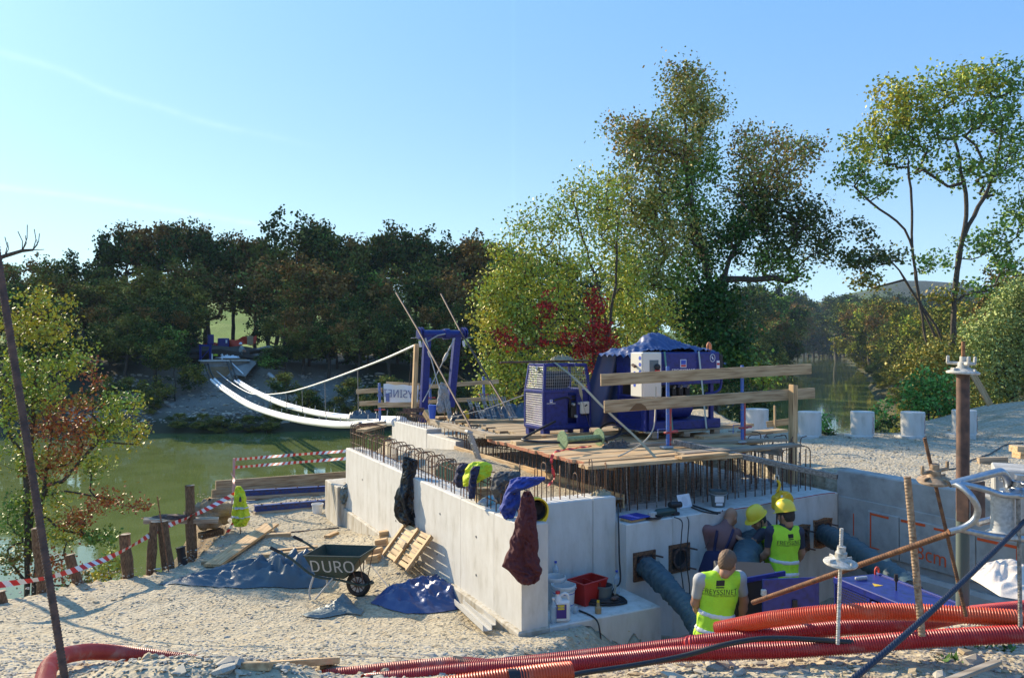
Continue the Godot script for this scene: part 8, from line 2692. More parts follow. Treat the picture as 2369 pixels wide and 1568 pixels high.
const PAL := {
	"green": [Color(0.085,0.155,0.028), Color(0.12,0.19,0.035), Color(0.06,0.115,0.022)],
	"yellow_green": [Color(0.24,0.27,0.035), Color(0.17,0.22,0.035), Color(0.33,0.30,0.035), Color(0.12,0.17,0.03)],
	"yellow": [Color(0.34,0.28,0.03), Color(0.26,0.25,0.035), Color(0.18,0.21,0.03)],
	"orange": [Color(0.27,0.10,0.03), Color(0.22,0.065,0.025), Color(0.22,0.18,0.04)],
	"red": [Color(0.22,0.014,0.012), Color(0.27,0.02,0.015), Color(0.15,0.01,0.01)],
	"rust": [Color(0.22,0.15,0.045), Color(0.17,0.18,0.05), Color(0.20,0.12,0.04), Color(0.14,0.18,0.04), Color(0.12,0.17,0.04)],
	"ivy": [Color(0.022,0.062,0.014), Color(0.034,0.085,0.018), Color(0.018,0.045,0.012)],
	"poplar": [Color(0.17,0.20,0.05), Color(0.21,0.21,0.055), Color(0.24,0.19,0.05), Color(0.12,0.16,0.04)],
	"willow": [Color(0.17,0.21,0.07), Color(0.21,0.24,0.08), Color(0.13,0.17,0.05)],
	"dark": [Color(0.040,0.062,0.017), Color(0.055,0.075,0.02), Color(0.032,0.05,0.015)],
	"olive": [Color(0.095,0.105,0.024), Color(0.12,0.115,0.028), Color(0.07,0.085,0.02)],
	"brown": [Color(0.14,0.085,0.028), Color(0.11,0.085,0.026), Color(0.17,0.10,0.03)],
	"conifer": [Color(0.018,0.036,0.018), Color(0.025,0.045,0.022)],
	"bush": [Color(0.16,0.15,0.03), Color(0.21,0.17,0.035), Color(0.11,0.125,0.025)],
	"leafy": [Color(0.07,0.17,0.03), Color(0.10,0.21,0.045), Color(0.05,0.12,0.022)]}
class Growth:
	var pos: Array[Vector3] = []
	var par: PackedInt32Array = []
	var tip: PackedFloat32Array = []
	var tips := []
	func add(p: Vector3, parent: int) -> int:
		pos.append(p)
		par.append(parent)
		tip.append(0.0)
		return pos.size() - 1
	func nearest(p: Vector3, lift: float) -> int:
		var best := 1.0e9
		var at := 0
		for k in pos.size():
			var d := pos[k] - p
			var q := d.length_squared() + maxf(d.y,0.0) * lift
			if q < best:
				best = q
				at = k
		return at
func grow(t: Growth, pts: Array, r: RandomNumberGenerator, lift := 1.2, bend := 0.12) -> void:
	for q in pts:
		var p: Vector3 = q[0]
		var n = t.nearest(p, lift)
		var a = t.pos[n]
		var l = a.distance_to(p)
		var steps := clampi(int(l / 0.45),1,4)
		var prev = n
		for s in range(1, steps + 1):
			var u := float(s) / steps
			var m = a.lerp(p, u)
			if s < steps:
				m += Vector3(r.randf_range(-1,1), r.randf_range(-0.3,1.0), r.randf_range(-1,1)) * bend * l * 0.5
			prev = t.add(m, prev)
		t.tips.append([prev, q[1]])
func wood_mesh(t: Growth, r0: float, e: float, trunk_nodes: int, rmin := 0.006, sides_trunk := 8) -> Mesh:
	var n = t.pos.size()
	for k in n:
		t.tip[k] = 0.0
	for q in t.tips:
		t.tip[q[0]] += 1.0
	for k in range(n - 1,0,-1):
		t.tip[t.par[k]] += maxf(t.tip[k],0.2)
	var top := maxf(t.tip[0],1.0)
	var mb := MB.new()
	for k in range(1, n):
		var a = t.pos[t.par[k]]
		var b = t.pos[k]
		var ra := maxf(rmin, r0 * pow(t.tip[t.par[k]] / top, e))
		var rb := maxf(rmin * 0.7, r0 * pow(maxf(t.tip[k],0.3) / top, e))
		if t.par[k] != k - 1 or k > trunk_nodes:
			ra = minf(ra, rb * 1.35)
		var sd := sides_trunk if rb > r0 * 0.35 else (5 if rb > r0 * 0.12 else 3)
		mb.tube([a, b],[ra, rb], sd, false)
	return mb.mesh()
func leaf_mesh(t: Growth, r: RandomNumberGenerator, per: int, spread: float, size: float, droop := 0.0, gain := 1.0) -> Mesh:
	var total = t.tips.size() * per
	var v := PackedVector3Array()
	var n := PackedVector3Array()
	var c := PackedColorArray()
	var id := PackedInt32Array()
	v.resize(total * 4)
	n.resize(total * 4)
	c.resize(total * 4)
	id.resize(total * 6)
	var w := 0
	for q in t.tips:
		var p = t.pos[q[0]]
		var back = t.pos[t.par[q[0]]]
		var pal: Array = PAL[q[1]]
		var tone := r.randf_range(0.78,1.22)
		var base: Color = pal[r.randi() % pal.size()]
		for k in per:
			var u := r.randf()
			var d := Vector3(r.randfn(), r.randfn() * 0.8, r.randfn()) * spread * 0.55
			d.y -= droop * absf(r.randfn()) * spread
			var at = p.lerp(back, u * u * 0.8) + d
			var nn := Vector3(r.randfn(), r.randfn() + 0.45, r.randfn()).normalized()
			var ax := nn.cross(Vector3(r.randfn(), r.randfn() - 0.5, r.randfn())).normalized()
			var ay := nn.cross(ax)
			var s := size * r.randf_range(0.65,1.3)
			var b := w * 4
			v[b] = at - ax * s * 0.5
			v[b + 1] = at + ay * s * 0.36
			v[b + 2] = at + ax * s * 0.55
			v[b + 3] = at - ay * s * 0.36
			n[b] = nn
			n[b + 1] = (nn + ay * 0.25).normalized()
			n[b + 2] = nn
			n[b + 3] = (nn - ay * 0.25).normalized()
			var col: Color = (base if r.randf() < 0.62 else pal[r.randi() % pal.size()]) * (gain * tone * r.randf_range(0.8,1.2))
			c[b] = col
			c[b + 1] = col
			c[b + 2] = col
			c[b + 3] = col
			var e := w * 6
			id[e] = b
			id[e + 1] = b + 1
			id[e + 2] = b + 2
			id[e + 3] = b
			id[e + 4] = b + 2
			id[e + 5] = b + 3
			w += 1
	var m := ArrayMesh.new()
	var arr := []
	arr.resize(Mesh.ARRAY_MAX)
	arr[Mesh.ARRAY_VERTEX] = v
	arr[Mesh.ARRAY_NORMAL] = n
	arr[Mesh.ARRAY_COLOR] = c
	arr[Mesh.ARRAY_INDEX] = id
	m.add_surface_from_arrays(Mesh.PRIMITIVE_TRIANGLES, arr)
	return m
func lobes_at(lobes: Array, f: float, r: RandomNumberGenerator) -> Array:
	var out := []
	for q in lobes:
		var c := P(q[0], q[1], f + q[4])
		var rx: float = q[2] / FPX * f
		var ry: float = q[3] / FPX * f
		var rz := (rx + ry) * 0.5 * 0.95
		for k in int(q[5]):
			var d := Vector3(r.randfn(), r.randfn(), r.randfn()).normalized() * pow(r.randf(),0.45)
			out.append([c + Vector3(d.x * rx, d.y * ry, d.z * rz), q[6]])
	return out
func px_tree(called: String, label: String, group: String, trunks: Array, lobes: Array, f: float, seed_: int, r0: float, per: int, spread: float, leaf: float, droop := 0.0, lift := 1.2, e := 0.5) -> Node3D:
	var r := RandomNumberGenerator.new()
	r.seed = seed_
	var t := Growth.new()
	var root := P(trunks[0][0][0], trunks[0][0][1], f + (trunks[0][0][2] if trunks[0][0].size() > 2 else 0.0))
	root.y = ground_h(root.x,-root.z) - 0.1
	var first := t.add(root,0)
	for tr in trunks:
		var pts := [root]
		for q in tr:
			pts.append(P(q[0], q[1], f + (q[2] if q.size() > 2 else 0.0)))
		var path := resample(bez(pts,6),0.35)
		var prev := first
		for k in range(1, path.size()):
			prev = t.add(path[k] + Vector3(r.randf_range(-1,1),0, r.randf_range(-1,1)) * 0.03, prev)
	var tn := t.pos.size()
	var pts := lobes_at(lobes, f, r)
	var mid := root
	pts.sort_custom(func(a, b): return a[0].distance_squared_to(mid) < b[0].distance_squared_to(mid))
	grow(t, pts, r, lift)
	var o := thing(called, label, "tree", group)
	part(o, "trunk", wood_mesh(t, r0, e, tn), M.bark)
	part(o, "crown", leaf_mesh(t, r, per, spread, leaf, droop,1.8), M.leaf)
	return o
func make_near_trees() -> void:
	var f := 25.0
	px_tree("poplar_tree", "tall poplar with ivied trunk and rusty top rising behind the power pack", "",[[[1650,850],[1648,740],[1640,640],[1610,520],[1590,400],[1585,260]],[[1650,850],[1648,740],[1690,600],[1760,470],[1800,380]],[[1650,850],[1640,700],[1570,580],[1500,500]]],
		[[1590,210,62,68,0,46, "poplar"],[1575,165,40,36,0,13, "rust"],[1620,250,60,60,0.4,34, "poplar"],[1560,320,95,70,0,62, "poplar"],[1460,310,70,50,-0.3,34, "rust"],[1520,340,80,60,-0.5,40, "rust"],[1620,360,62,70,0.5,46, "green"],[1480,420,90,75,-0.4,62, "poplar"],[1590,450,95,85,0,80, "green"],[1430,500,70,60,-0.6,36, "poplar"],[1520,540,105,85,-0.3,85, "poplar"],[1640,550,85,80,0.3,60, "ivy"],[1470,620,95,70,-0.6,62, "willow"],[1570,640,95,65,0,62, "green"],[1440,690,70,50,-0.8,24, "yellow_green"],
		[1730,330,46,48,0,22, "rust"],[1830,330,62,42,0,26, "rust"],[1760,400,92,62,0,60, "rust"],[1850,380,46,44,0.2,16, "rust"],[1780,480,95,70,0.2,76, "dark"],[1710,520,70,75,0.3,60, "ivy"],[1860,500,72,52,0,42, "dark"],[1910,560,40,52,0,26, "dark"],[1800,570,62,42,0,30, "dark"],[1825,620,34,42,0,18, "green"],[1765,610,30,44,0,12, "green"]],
		f,501,0.20,40,0.42,0.105,0.15,0.9)
	px_tree("ivy_column", "dark ivy mass cloaking the poplar's trunk", "",[[[1655,860,-0.3],[1650,740,-0.3],[1645,660,-0.3]]],[[1660,700,70,60,-0.3,70, "ivy"],[1655,780,84,66,-0.3,110, "ivy"],[1640,850,90,60,-0.4,90, "ivy"],[1710,820,40,50,-0.3,26, "green"],[1600,720,46,50,-0.2,40, "ivy"],[1770,870,34,40,-0.5,12, "yellow_green"],[1735,940,60,46,-0.6,30, "dark"]], f,502,0.10,34,0.36,0.12)
	f = 22.5
	px_tree("lime_tree", "yellowing broadleaf tree with sparse upper twigs behind the caged pump", "",[[[1408,880],[1404,790],[1392,700],[1370,620],[1340,520],[1320,440]],[[1405,860],[1350,760],[1270,690],[1200,660]],[[1408,870],[1404,790],[1420,690],[1430,560],[1425,470]],[[1400,840],[1320,800],[1230,790],[1160,800]]],
		[[1330,450,70,50,0,26, "yellow_green"],[1290,500,70,50,0,26, "yellow_green"],[1390,430,60,60,0,20, "yellow_green"],[1400,520,70,60,0,36, "yellow_green"],[1220,520,60,36,0,16, "yellow_green"],[1200,590,90,50,0,44, "yellow_green"],[1310,600,90,60,0,50, "yellow_green"],[1160,660,66,70,0,56, "yellow_green"],[1250,680,80,70,0,60, "yellow_green"],[1140,730,52,60,0,46, "yellow"],[1210,750,80,60,-0.3,56, "yellow_green"],[1320,730,70,80,0.2,50, "yellow_green"],[1160,860,64,60,-0.3,60, "yellow_green"],[1240,850,80,66,-0.2,60, "yellow_green"],[1150,800,46,50,0,22, "yellow"],[1310,850,70,66,0,44, "yellow_green"],[1470,720,70,80,0.3,50, "yellow_green"],[1490,800,80,60,0,50, "yellow"],[1440,620,60,60,0.4,34, "yellow_green"],[1540,740,44,60,0.3,24, "yellow"],[1140,910,44,34,-0.4,22, "yellow_green"]],
		f,503,0.13,30,0.36,0.092,0.1,1.0,0.45)
	px_tree("virginia_creeper", "crimson creeper climbing through the yellowing tree", "",[[[1375,870,-0.5],[1372,760,-0.5],[1376,680,-0.5]]],[[1372,690,24,46,-0.6,12, "red"],[1380,770,34,60,-0.6,22, "red"],[1345,800,34,44,-0.6,14, "red"],[1415,800,20,20,-0.6,4, "red"],[1390,850,36,40,-0.6,14, "red"],[1265,700,18,40,-0.6,6, "red"],[1255,730,12,24,-0.6,3, "red"],[1165,770,26,26,-0.6,5, "red"],[1195,800,30,16,-0.6,4, "red"],[1245,790,22,18,-0.6,3, "red"],[1300,780,22,20,-0.6,4, "red"],[1365,930,24,34,-0.4,7, "red"]], f - 0.3,504,0.04,26,0.20,0.09)
	f = 24.5
	px_tree("twin_stem_tree", "dark twin-stemmed tree with thin yellow-topped crown by the plateau", "",[[[2212,880],[2188,820],[2150,750],[2128,690],[2116,600],[2112,510],[2106,420],[2095,320]],[[2212,880],[2200,830],[2205,760],[2212,660],[2225,560],[2240,480],[2225,400],[2205,300]],[[2212,880],[2208,700],[2230,550],[2290,430],[2320,300]],[[2188,820],[2128,700],[2060,600],[1990,590]],[[2128,690],[2100,540],[2030,480],[1975,430]],[[2212,650],[2260,600],[2330,560]]],
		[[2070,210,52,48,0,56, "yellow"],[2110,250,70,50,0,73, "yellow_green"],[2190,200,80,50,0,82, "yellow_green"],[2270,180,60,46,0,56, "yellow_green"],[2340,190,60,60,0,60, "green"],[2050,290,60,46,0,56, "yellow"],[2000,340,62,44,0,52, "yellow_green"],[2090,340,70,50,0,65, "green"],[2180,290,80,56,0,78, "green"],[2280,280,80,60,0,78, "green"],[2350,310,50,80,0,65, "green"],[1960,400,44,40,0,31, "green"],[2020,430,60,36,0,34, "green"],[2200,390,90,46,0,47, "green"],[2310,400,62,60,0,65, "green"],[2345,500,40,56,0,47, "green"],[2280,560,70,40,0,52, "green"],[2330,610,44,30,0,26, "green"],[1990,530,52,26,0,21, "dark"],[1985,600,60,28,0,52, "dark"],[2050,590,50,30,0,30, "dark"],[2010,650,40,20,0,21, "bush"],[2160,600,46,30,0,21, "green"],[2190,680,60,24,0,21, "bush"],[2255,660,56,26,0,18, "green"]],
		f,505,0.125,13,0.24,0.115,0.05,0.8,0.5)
	f = 16.5
	px_tree("autumn_tree", "small red and yellow autumn tree at the water's edge", "",[[[62,1345],[66,1240],[60,1130],[72,1000],[85,860],[92,740]],[[62,1345],[90,1200],[110,1060],[125,960],[150,900]],[[90,1200],[150,1110],[210,1040],[270,960]],[[66,1240],[130,1140],[220,1150],[300,1165]],[[60,1130],[20,1000],[-10,860]],[[66,1240],[150,1230],[240,1250]]],
		[[90,700,70,46,0,30, "yellow"],[50,760,66,50,0,40, "yellow"],[140,760,60,46,0,32, "yellow"],[40,850,60,55,0,44, "yellow_green"],[120,840,70,50,0,40, "yellow_green"],[185,820,30,40,0,12, "yellow_green"],[90,920,90,46,0,44, "yellow_green"],[20,950,40,60,0,26, "yellow_green"],[190,930,40,40,0,14, "orange"],[130,980,70,50,0,44, "orange"],[215,870,26,40,0,7, "orange"],[190,1010,60,40,0,28, "orange"],[280,930,46,40,0,24, "yellow_green"],[250,990,56,40,0,30, "yellow_green"],[305,1000,36,44,0,22, "yellow"],[60,1050,70,55,0,40, "yellow_green"],[130,1070,70,44,0,30, "orange"],[210,1070,50,34,0,18, "yellow_green"],[250,1150,60,26,0,16, "orange"],[310,1165,30,12,0,7, "orange"],[100,1150,70,40,0,28, "yellow_green"],[190,1200,60,34,0,22, "orange"],[110,1230,90,40,0,32, "yellow_green"],[40,1180,40,60,0,26, "green"],[220,1245,60,26,0,16, "green"],[30,1290,50,50,0,30, "rust"],[130,1310,60,40,0,20, "orange"],[250,1310,40,40,0,14, "yellow_green"],[190,1340,40,24,0,12, "rust"]],
		f,506,0.10,22,0.19,0.070,0.1,1.0,0.5)
	var r := RandomNumberGenerator.new()
	r.seed = 77
	var t := Growth.new()
	var root := P(-150,900,13.0)
	root.y = ground_h(root.x,-root.z)
	t.add(root,0)
	for q in [[-140,760],[-110,660],[-40,610],[10,592],[50,580],[75,578]]:
		t.add(P(q[0], q[1],13.0), t.pos.size() - 1)
	for q in [[62,520,5],[58,545,5],[84,555,6],[100,577,6],[10,548,4],[40,535,5],[78,530,6],[16,560,4],[90,540,6]]:
		var a: Vector3 = t.pos[q[2]]
		var b := P(q[0], q[1],13.0 + r.randf_range(-0.3,0.3))
		var m := t.add(a.lerp(b,0.5) + Vector3(0.04,0.0,0), q[2])
		t.tips.append([t.add(b, m), "green"])
	var o := thing("bare_tree", "leafless branch arching in above the autumn tree", "tree")
	part(o, "trunk", wood_mesh(t,0.035,0.75,6,0.0045), M.bark)
	f = 29.0
	px_tree("willow_tree", "pale silvery willow bush behind the gravel plateau", "",[[[2330,930],[2320,820],[2310,720]],[[2330,930],[2390,800],[2400,700]]],
		[[2330,700,60,50,0,44, "willow"],[2380,680,60,60,0,44, "willow"],[2290,770,62,55,0,60, "willow"],[2360,770,70,60,0,70, "willow"],[2280,850,62,60,0,66, "willow"],[2350,850,70,60,0,70, "willow"],[2300,910,70,36,0,44, "willow"],[2400,900,60,50,0,40, "willow"],[2440,790,60,90,0.5,60, "willow"]], f,507,0.10,46,0.42,0.10,0.3)
	px_tree("bank_shrub", "bright green leafy shrub behind the concrete cylinders", "",[[[2150,960],[2150,900]],[[2170,950],[2190,880]]],[[2130,890,36,40,0,26, "leafy"],[2180,900,44,44,0,34, "leafy"],[2150,940,52,30,0,34, "leafy"],[2200,940,30,26,0,16, "leafy"],[2100,920,26,36,0,14, "leafy"]],20.5,508,0.03,20,0.20,0.085)
	px_tree("bank_shrub", "yellow-green shrub behind the rusty prop", "",[[[2190,900],[2185,820]]],[[2150,830,50,40,0,34, "bush"],[2200,820,56,44,0,40, "bush"],[2170,880,60,36,0,36, "bush"],[2250,880,44,50,0,30, "bush"],[2110,850,40,44,0,24, "bush"]],24.0,509,0.04,30,0.30,0.09)
	for q in [["slender leafy shoot rising between two concrete cylinders",2050,960,26,40,18.6,12],["drooping leafy plant beside a concrete cylinder",1905,985,26,24,18.0,14],["leafy shoot behind the third concrete cylinder",2022,975,16,26,18.5,8]]:
		px_tree("bank_plant", q[0], "plants along the plateau's edge",[[[q[1], q[2] + 30],[q[1] - 2, q[2]]]],[[q[1], q[2] - 10, q[3], q[4],0, q[6] * 1.6, "leafy"],[q[1] + 10, q[2] + 16, q[3],14,0, q[6], "dark"]], q[5],520 + int(q[1]),0.012,10,0.10,0.075)
	px_tree("bank_plant", "small yellow-green sprig behind the log piles", "plants along the near bank",[[[258,1370],[262,1310]]],[[262,1300,30,30,0,14, "yellow_green"],[240,1330,26,20,0,10, "yellow"],[290,1345,22,16,0,8, "yellow"]],12.2,531,0.012,12,0.09,0.05)
func forest_tree(kind: String, seed_: int) -> Array:
	var r := RandomNumberGenerator.new()
	r.seed = seed_
	var t := Growth.new()
	t.add(Vector3.ZERO,0)
	var h := 10.0
	var pts := []
	if kind == "spruce":
		for k in 14:
			t.add(Vector3(0, h * (k + 1) / 14.0,0), t.pos.size() - 1)
		for k in 260:
			var u := pow(r.randf(),0.75)
			var y := h * (0.12 + 0.88 * (1.0 - u))
			var w := (0.15 + 1.9 * u)
			var an := r.randf() * TAU
			var q := w * sqrt(r.randf_range(0.25,1.0))
			pts.append([Vector3(cos(an) * q, y - q * 0.25, sin(an) * q), "conifer"])
		grow(t, pts, r,0.0,0.02)
		return [wood_mesh(t,0.14,0.5,14,0.015,6), leaf_mesh(t, r,16,0.30,0.26,0.2)]
	var lean := r.randf_range(-0.5,0.5)
	var bole: float = {"tall": 0.55, "bush": 0.06, "gold": 0.05, "thicket": 0.08}.get(kind,0.34)
	var stems := 3 if kind == "bush" else 2
	for k in 10:
		t.add(Vector3(lean * k * 0.08 + r.randf_range(-0.1,0.1), h * 0.075 * (k + 1), r.randf_range(-0.1,0.1)), t.pos.size() - 1)
	var lob := []
	var nl := 9 if kind != "tall" else 8
	for k in nl:
		var u := k / float(nl - 1)
		var an := r.randf() * TAU
		var y := h * lerpf(bole + 0.12,0.86, u)
		var rad := h * (0.24 if kind != "tall" else 0.17) * (1.0 - 0.55 * pow(absf(u - 0.4) / 0.6,2.0))
		lob.append([Vector3(cos(an) * rad, y, sin(an) * rad), h * r.randf_range(0.12,0.19) * (0.85 if kind == "tall" else 1.0)])
	var pal: Array = {"dark": ["dark", "dark", "green", "olive"], "olive": ["olive", "olive", "bush", "dark"], "brown": ["brown", "brown", "olive", "rust"], "tall": ["dark", "olive", "brown", "dark"], "bush": ["olive", "dark", "bush", "olive"], "thicket": ["dark", "dark", "olive", "brown"], "gold": ["bush", "yellow_green", "yellow", "olive"]}[kind]
	for q in lob:
		var pp: String = pal[r.randi() % 4]
		for k in 34:
			var d := Vector3(r.randfn(), r.randfn() * 0.8, r.randfn()).normalized() * pow(r.randf(),0.4)
			pts.append([q[0] + d * q[1], pp if r.randf() < 0.8 else pal[r.randi() % 4]])
	pts.sort_custom(func(a, b): return a[0].length_squared() < b[0].length_squared())
	grow(t, pts, r,1.0,0.1)
	return [wood_mesh(t,0.19 if kind != "bush" else 0.1,0.52,10,0.018,6), leaf_mesh(t, r,20,0.46,0.27,0.1,1.6)]
func make_forest() -> void:
	var kinds := {}
	var sd := 900
	for k in ["dark", "olive", "brown", "tall", "bush", "gold", "spruce", "thicket"]:
		kinds[k] = []
		for v in (2 if k in ["dark", "olive", "brown", "tall"] else 1):
			kinds[k].append(forest_tree(k, sd))
			sd += 1
	var lab := {"dark": "dark green broadleaf tree", "olive": "olive green broadleaf tree", "brown": "brown autumn broadleaf tree", "tall": "tall thin-crowned tree", "bush": "low dark bush", "gold": "golden green rounded tree", "spruce": "dark pointed spruce", "thicket": "dark tree leafed down to the ground"}
	var nm := {"dark": "broadleaf_tree", "olive": "broadleaf_tree", "brown": "autumn_tree", "tall": "slender_tree", "bush": "bank_bush", "gold": "golden_tree", "spruce": "spruce_tree", "thicket": "thicket_tree"}
	var rows := []
	var back := "standing in the wood's skyline across the river"
	for q in [[-330,560,76, "dark"],[-230,585,74, "olive"],[-130,590,77, "dark"],[-40,606,76, "olive"],[55,590,84, "brown"],[130,596,80, "olive"],[195,592,78, "dark"],[243,545,82, "spruce"],[292,515,80, "tall"],[368,503,78, "tall"],[432,508,82, "tall"],[480,552,84, "dark"],[540,536,80, "tall"],[590,540,84, "tall"],[640,560,86, "dark"],[695,505,80, "dark"],[722,502,84, "tall"],[775,548,82, "dark"],[842,545,80, "tall"],[905,514,82, "tall"],[960,532,86, "tall"],[1012,546,82, "dark"],[1068,545,84, "dark"],[1102,536,80, "brown"],[1160,560,84, "olive"],[1230,575,88, "dark"],[1310,600,92, "dark"],[1400,620,96, "dark"],[1490,640,104, "olive"],[1580,655,110, "dark"]]:
		rows.append([q[0], q[1], q[2], q[3],0.78 if q[3] == "tall" else 1.0, back])
	var mid := "in the shaded middle of the wood across the river"
	for q in [[-60,640,68, "olive"],[60,650,67, "dark"],[150,640,69, "brown"],[232,640,68, "olive"],[318,612,66, "olive"],[402,640,66, "olive"],[386,605,72, "brown"],[475,600,76, "brown"],[620,600,74, "brown"],[690,590,70, "brown"],[760,608,68, "brown"],[660,660,66, "brown"],[840,610,71, "dark"],[910,620,70, "brown"],[985,620,73, "dark"],[1060,625,71, "brown"],[1130,640,74, "olive"],[1210,660,78, "dark"],[1300,680,82, "dark"],[1390,700,86, "olive"],[1500,700,94, "dark"],[1600,700,100, "dark"]]:
		rows.append([q[0], q[1], q[2], q[3],1.15, mid])
	var front := "low on the bank across the river"
	for q in [[-60,780,58, "dark"],[40,770,58, "olive"],[130,760,58, "dark"],[215,740,58, "dark"],[290,720,58, "olive"],[360,735,57.5, "dark"],[405,780,56, "bush"],[700,740,61, "brown"],[760,730,61, "dark"],[830,720,61, "brown"],[900,730,61, "dark"],[970,740,61, "dark"],[1040,750,62, "brown"],[1110,760,63, "dark"],[1190,770,66, "dark"],[1280,775,70, "dark"],[660,790,60, "dark"]]:
		rows.append([q[0], q[1], q[2], q[3],1.2, front])
	for q in [[655,700,62, "thicket"],[715,690,63, "thicket"],[780,680,63, "thicket"],[850,690,63, "thicket"],[920,680,64, "thicket"],[990,690,64, "thicket"],[1055,700,65, "thicket"],[1120,705,66, "thicket"],[1200,715,69, "thicket"],[1290,720,74, "thicket"],[10,700,62, "thicket"],[90,690,62, "thicket"],[175,690,62, "thicket"],[255,690,61, "thicket"],[335,690,62, "thicket"],[395,700,62, "thicket"],[640,620,70, "thicket"],[350,640,70, "thicket"],[410,660,71, "thicket"]]:
		rows.append([q[0], q[1], q[2], q[3],1.0, front])
	var edge := "at the water's edge across the river"
	for k in 26:
		var px := -60 + k * 52.0
		if px > 400 and px < 660:
			rows.append([px,958 + 8 * sin(k * 2.3),52.0, "bush",2.2, "at the foot of the rubble slope"])
		else:
			rows.append([px,885 + 30 * sin(k * 1.7),54.0 + (3.0 if px > 900 else 0.0), "bush",1.5, edge])
	var ch := "in the shaded wood along the river bend"
	for q in [[1670,680,118, "dark"],[1700,652,140, "dark"],[1735,650,150, "dark"],[1762,655,160, "spruce"],[1785,660,180, "dark"],[1800,655,220, "spruce"],[1750,720,112, "thicket"],[1780,725,130, "brown"],[1795,735,165, "thicket"],[1720,740,104, "thicket"],[1815,668,300, "dark"],[1825,690,280, "brown"],
			[1845,686,390, "dark"],[1860,678,410, "spruce"],[1882,690,395, "gold"],[1905,688,410, "dark"],[1925,694,400, "brown"],[1940,684,420, "spruce"],[1958,690,430, "dark"],[1870,730,385, "thicket"],[1895,735,390, "thicket"],[1920,735,395, "thicket"],[1945,735,400, "thicket"]]:
		rows.append([q[0], q[1], q[2], q[3],1.15, ch])
	for k in 22:
		var ff := 62.0 + k * 8.0
		var bx: float = [7.0,24.0,41.0,60.0,88.0][clampi(int(k / 4.5),0,4)]
		var u := 0.0
		for e in [[58.0,7.0,75.0,22.0],[75.0,22.0,109.0,36.0],[109.0,36.0,162.0,54.0],[162.0,54.0,247.0,84.0]]:
			if ff >= e[0] and ff < e[2]:
				bx = lerpf(e[1], e[3], (ff - e[0]) / (e[2] - e[0]))
		rows.append([1184.5 + (bx - 1.5) / ff * FPX,800.0 + (2.0 - 3.4 - sin(k * 1.9)) / ff * FPX - 3.0, ff, "bush",1.5, "along the water under the river bend's wood"])
	var rb := "on the sunny bank of the river bend"
	for q in [[1985,694,195, "gold"],[2012,690,175, "brown"],[2040,688,160, "gold"],[2072,690,140, "brown"],[2105,694,122, "gold"],[2140,702,104, "gold"],[2178,712,90, "gold"],[2215,700,80, "olive"],[2250,690,72, "gold"],[2300,645,66, "brown"],[2352,612,62, "brown"],[2030,740,165, "gold"],[2070,752,132, "gold"],[2112,765,108, "olive"],[2150,775,92, "gold"],[2190,780,76, "gold"],[2140,820,80, "bush"],[2180,830,66, "bush"],[2215,835,56, "gold"],[2230,770,62, "gold"],[2120,830,96, "bush"],[1998,760,190, "gold"]]:
		rows.append([q[0], q[1], q[2], q[3],1.05, rb])
	var wl := [[22.0,11.3],[31.0,15.4],[42.0,20.4],[54.6,27.0],[95.0,44.0],[148.0,67.0],[200.0,88.0]]
	for k in 40:
		var ff := 26.0 + 0.11 * k * k
		var bx := table(wl, ff) + (1.2 if k % 2 else 3.4)
		var top := -1.6 + (2.0 if k % 2 else 3.6) + 0.5 * sin(k * 2.3)
		rows.append([1184.5 + bx / ff * FPX,800.0 + (CAM_Y - top) / ff * FPX, ff, "bush" if k % 3 else "gold",1.7 if k % 2 else 1.2, "overhanging the water on the sunny bank"])
	var hl := "in the distant wood below the hills"
	for k in 26:
		rows.append([1935 + k * 18.0,684 + 5 * sin(k * 2.1) + (4 if k % 3 else -4),330.0 + 30 * sin(k * 1.3), "spruce" if k % 3 else "dark",1.3, hl])
	var r := RandomNumberGenerator.new()
	r.seed = 31
	for q in rows:
		var p := P(q[0], q[1], q[2])
		var gh := ground_h(p.x,-p.z)
		gh = maxf(gh,-1.9)
		var hgt := maxf(p.y - gh,1.2)
		var s := hgt / 9.7
		var ws: float = q[4] * s
		if q[5] == front or q[5] == mid:
			ws = maxf(ws,0.62)
		var set_: Array = kinds[q[3]]
		var m: Array = set_[r.randi() % set_.size()]
		var o := thing(nm[q[3]], lab[q[3]] + " " + q[5], "bush" if q[3] == "bush" else "tree", "trees " + q[5], Transform3D(Basis(Vector3.UP, r.randf() * TAU).scaled(Vector3(ws, s, ws)), Vector3(p.x, gh - 0.15, p.z)))
		part(o, "trunk", m[0], M.bark)
		part(o, "crown", m[1], M.leaf_far)
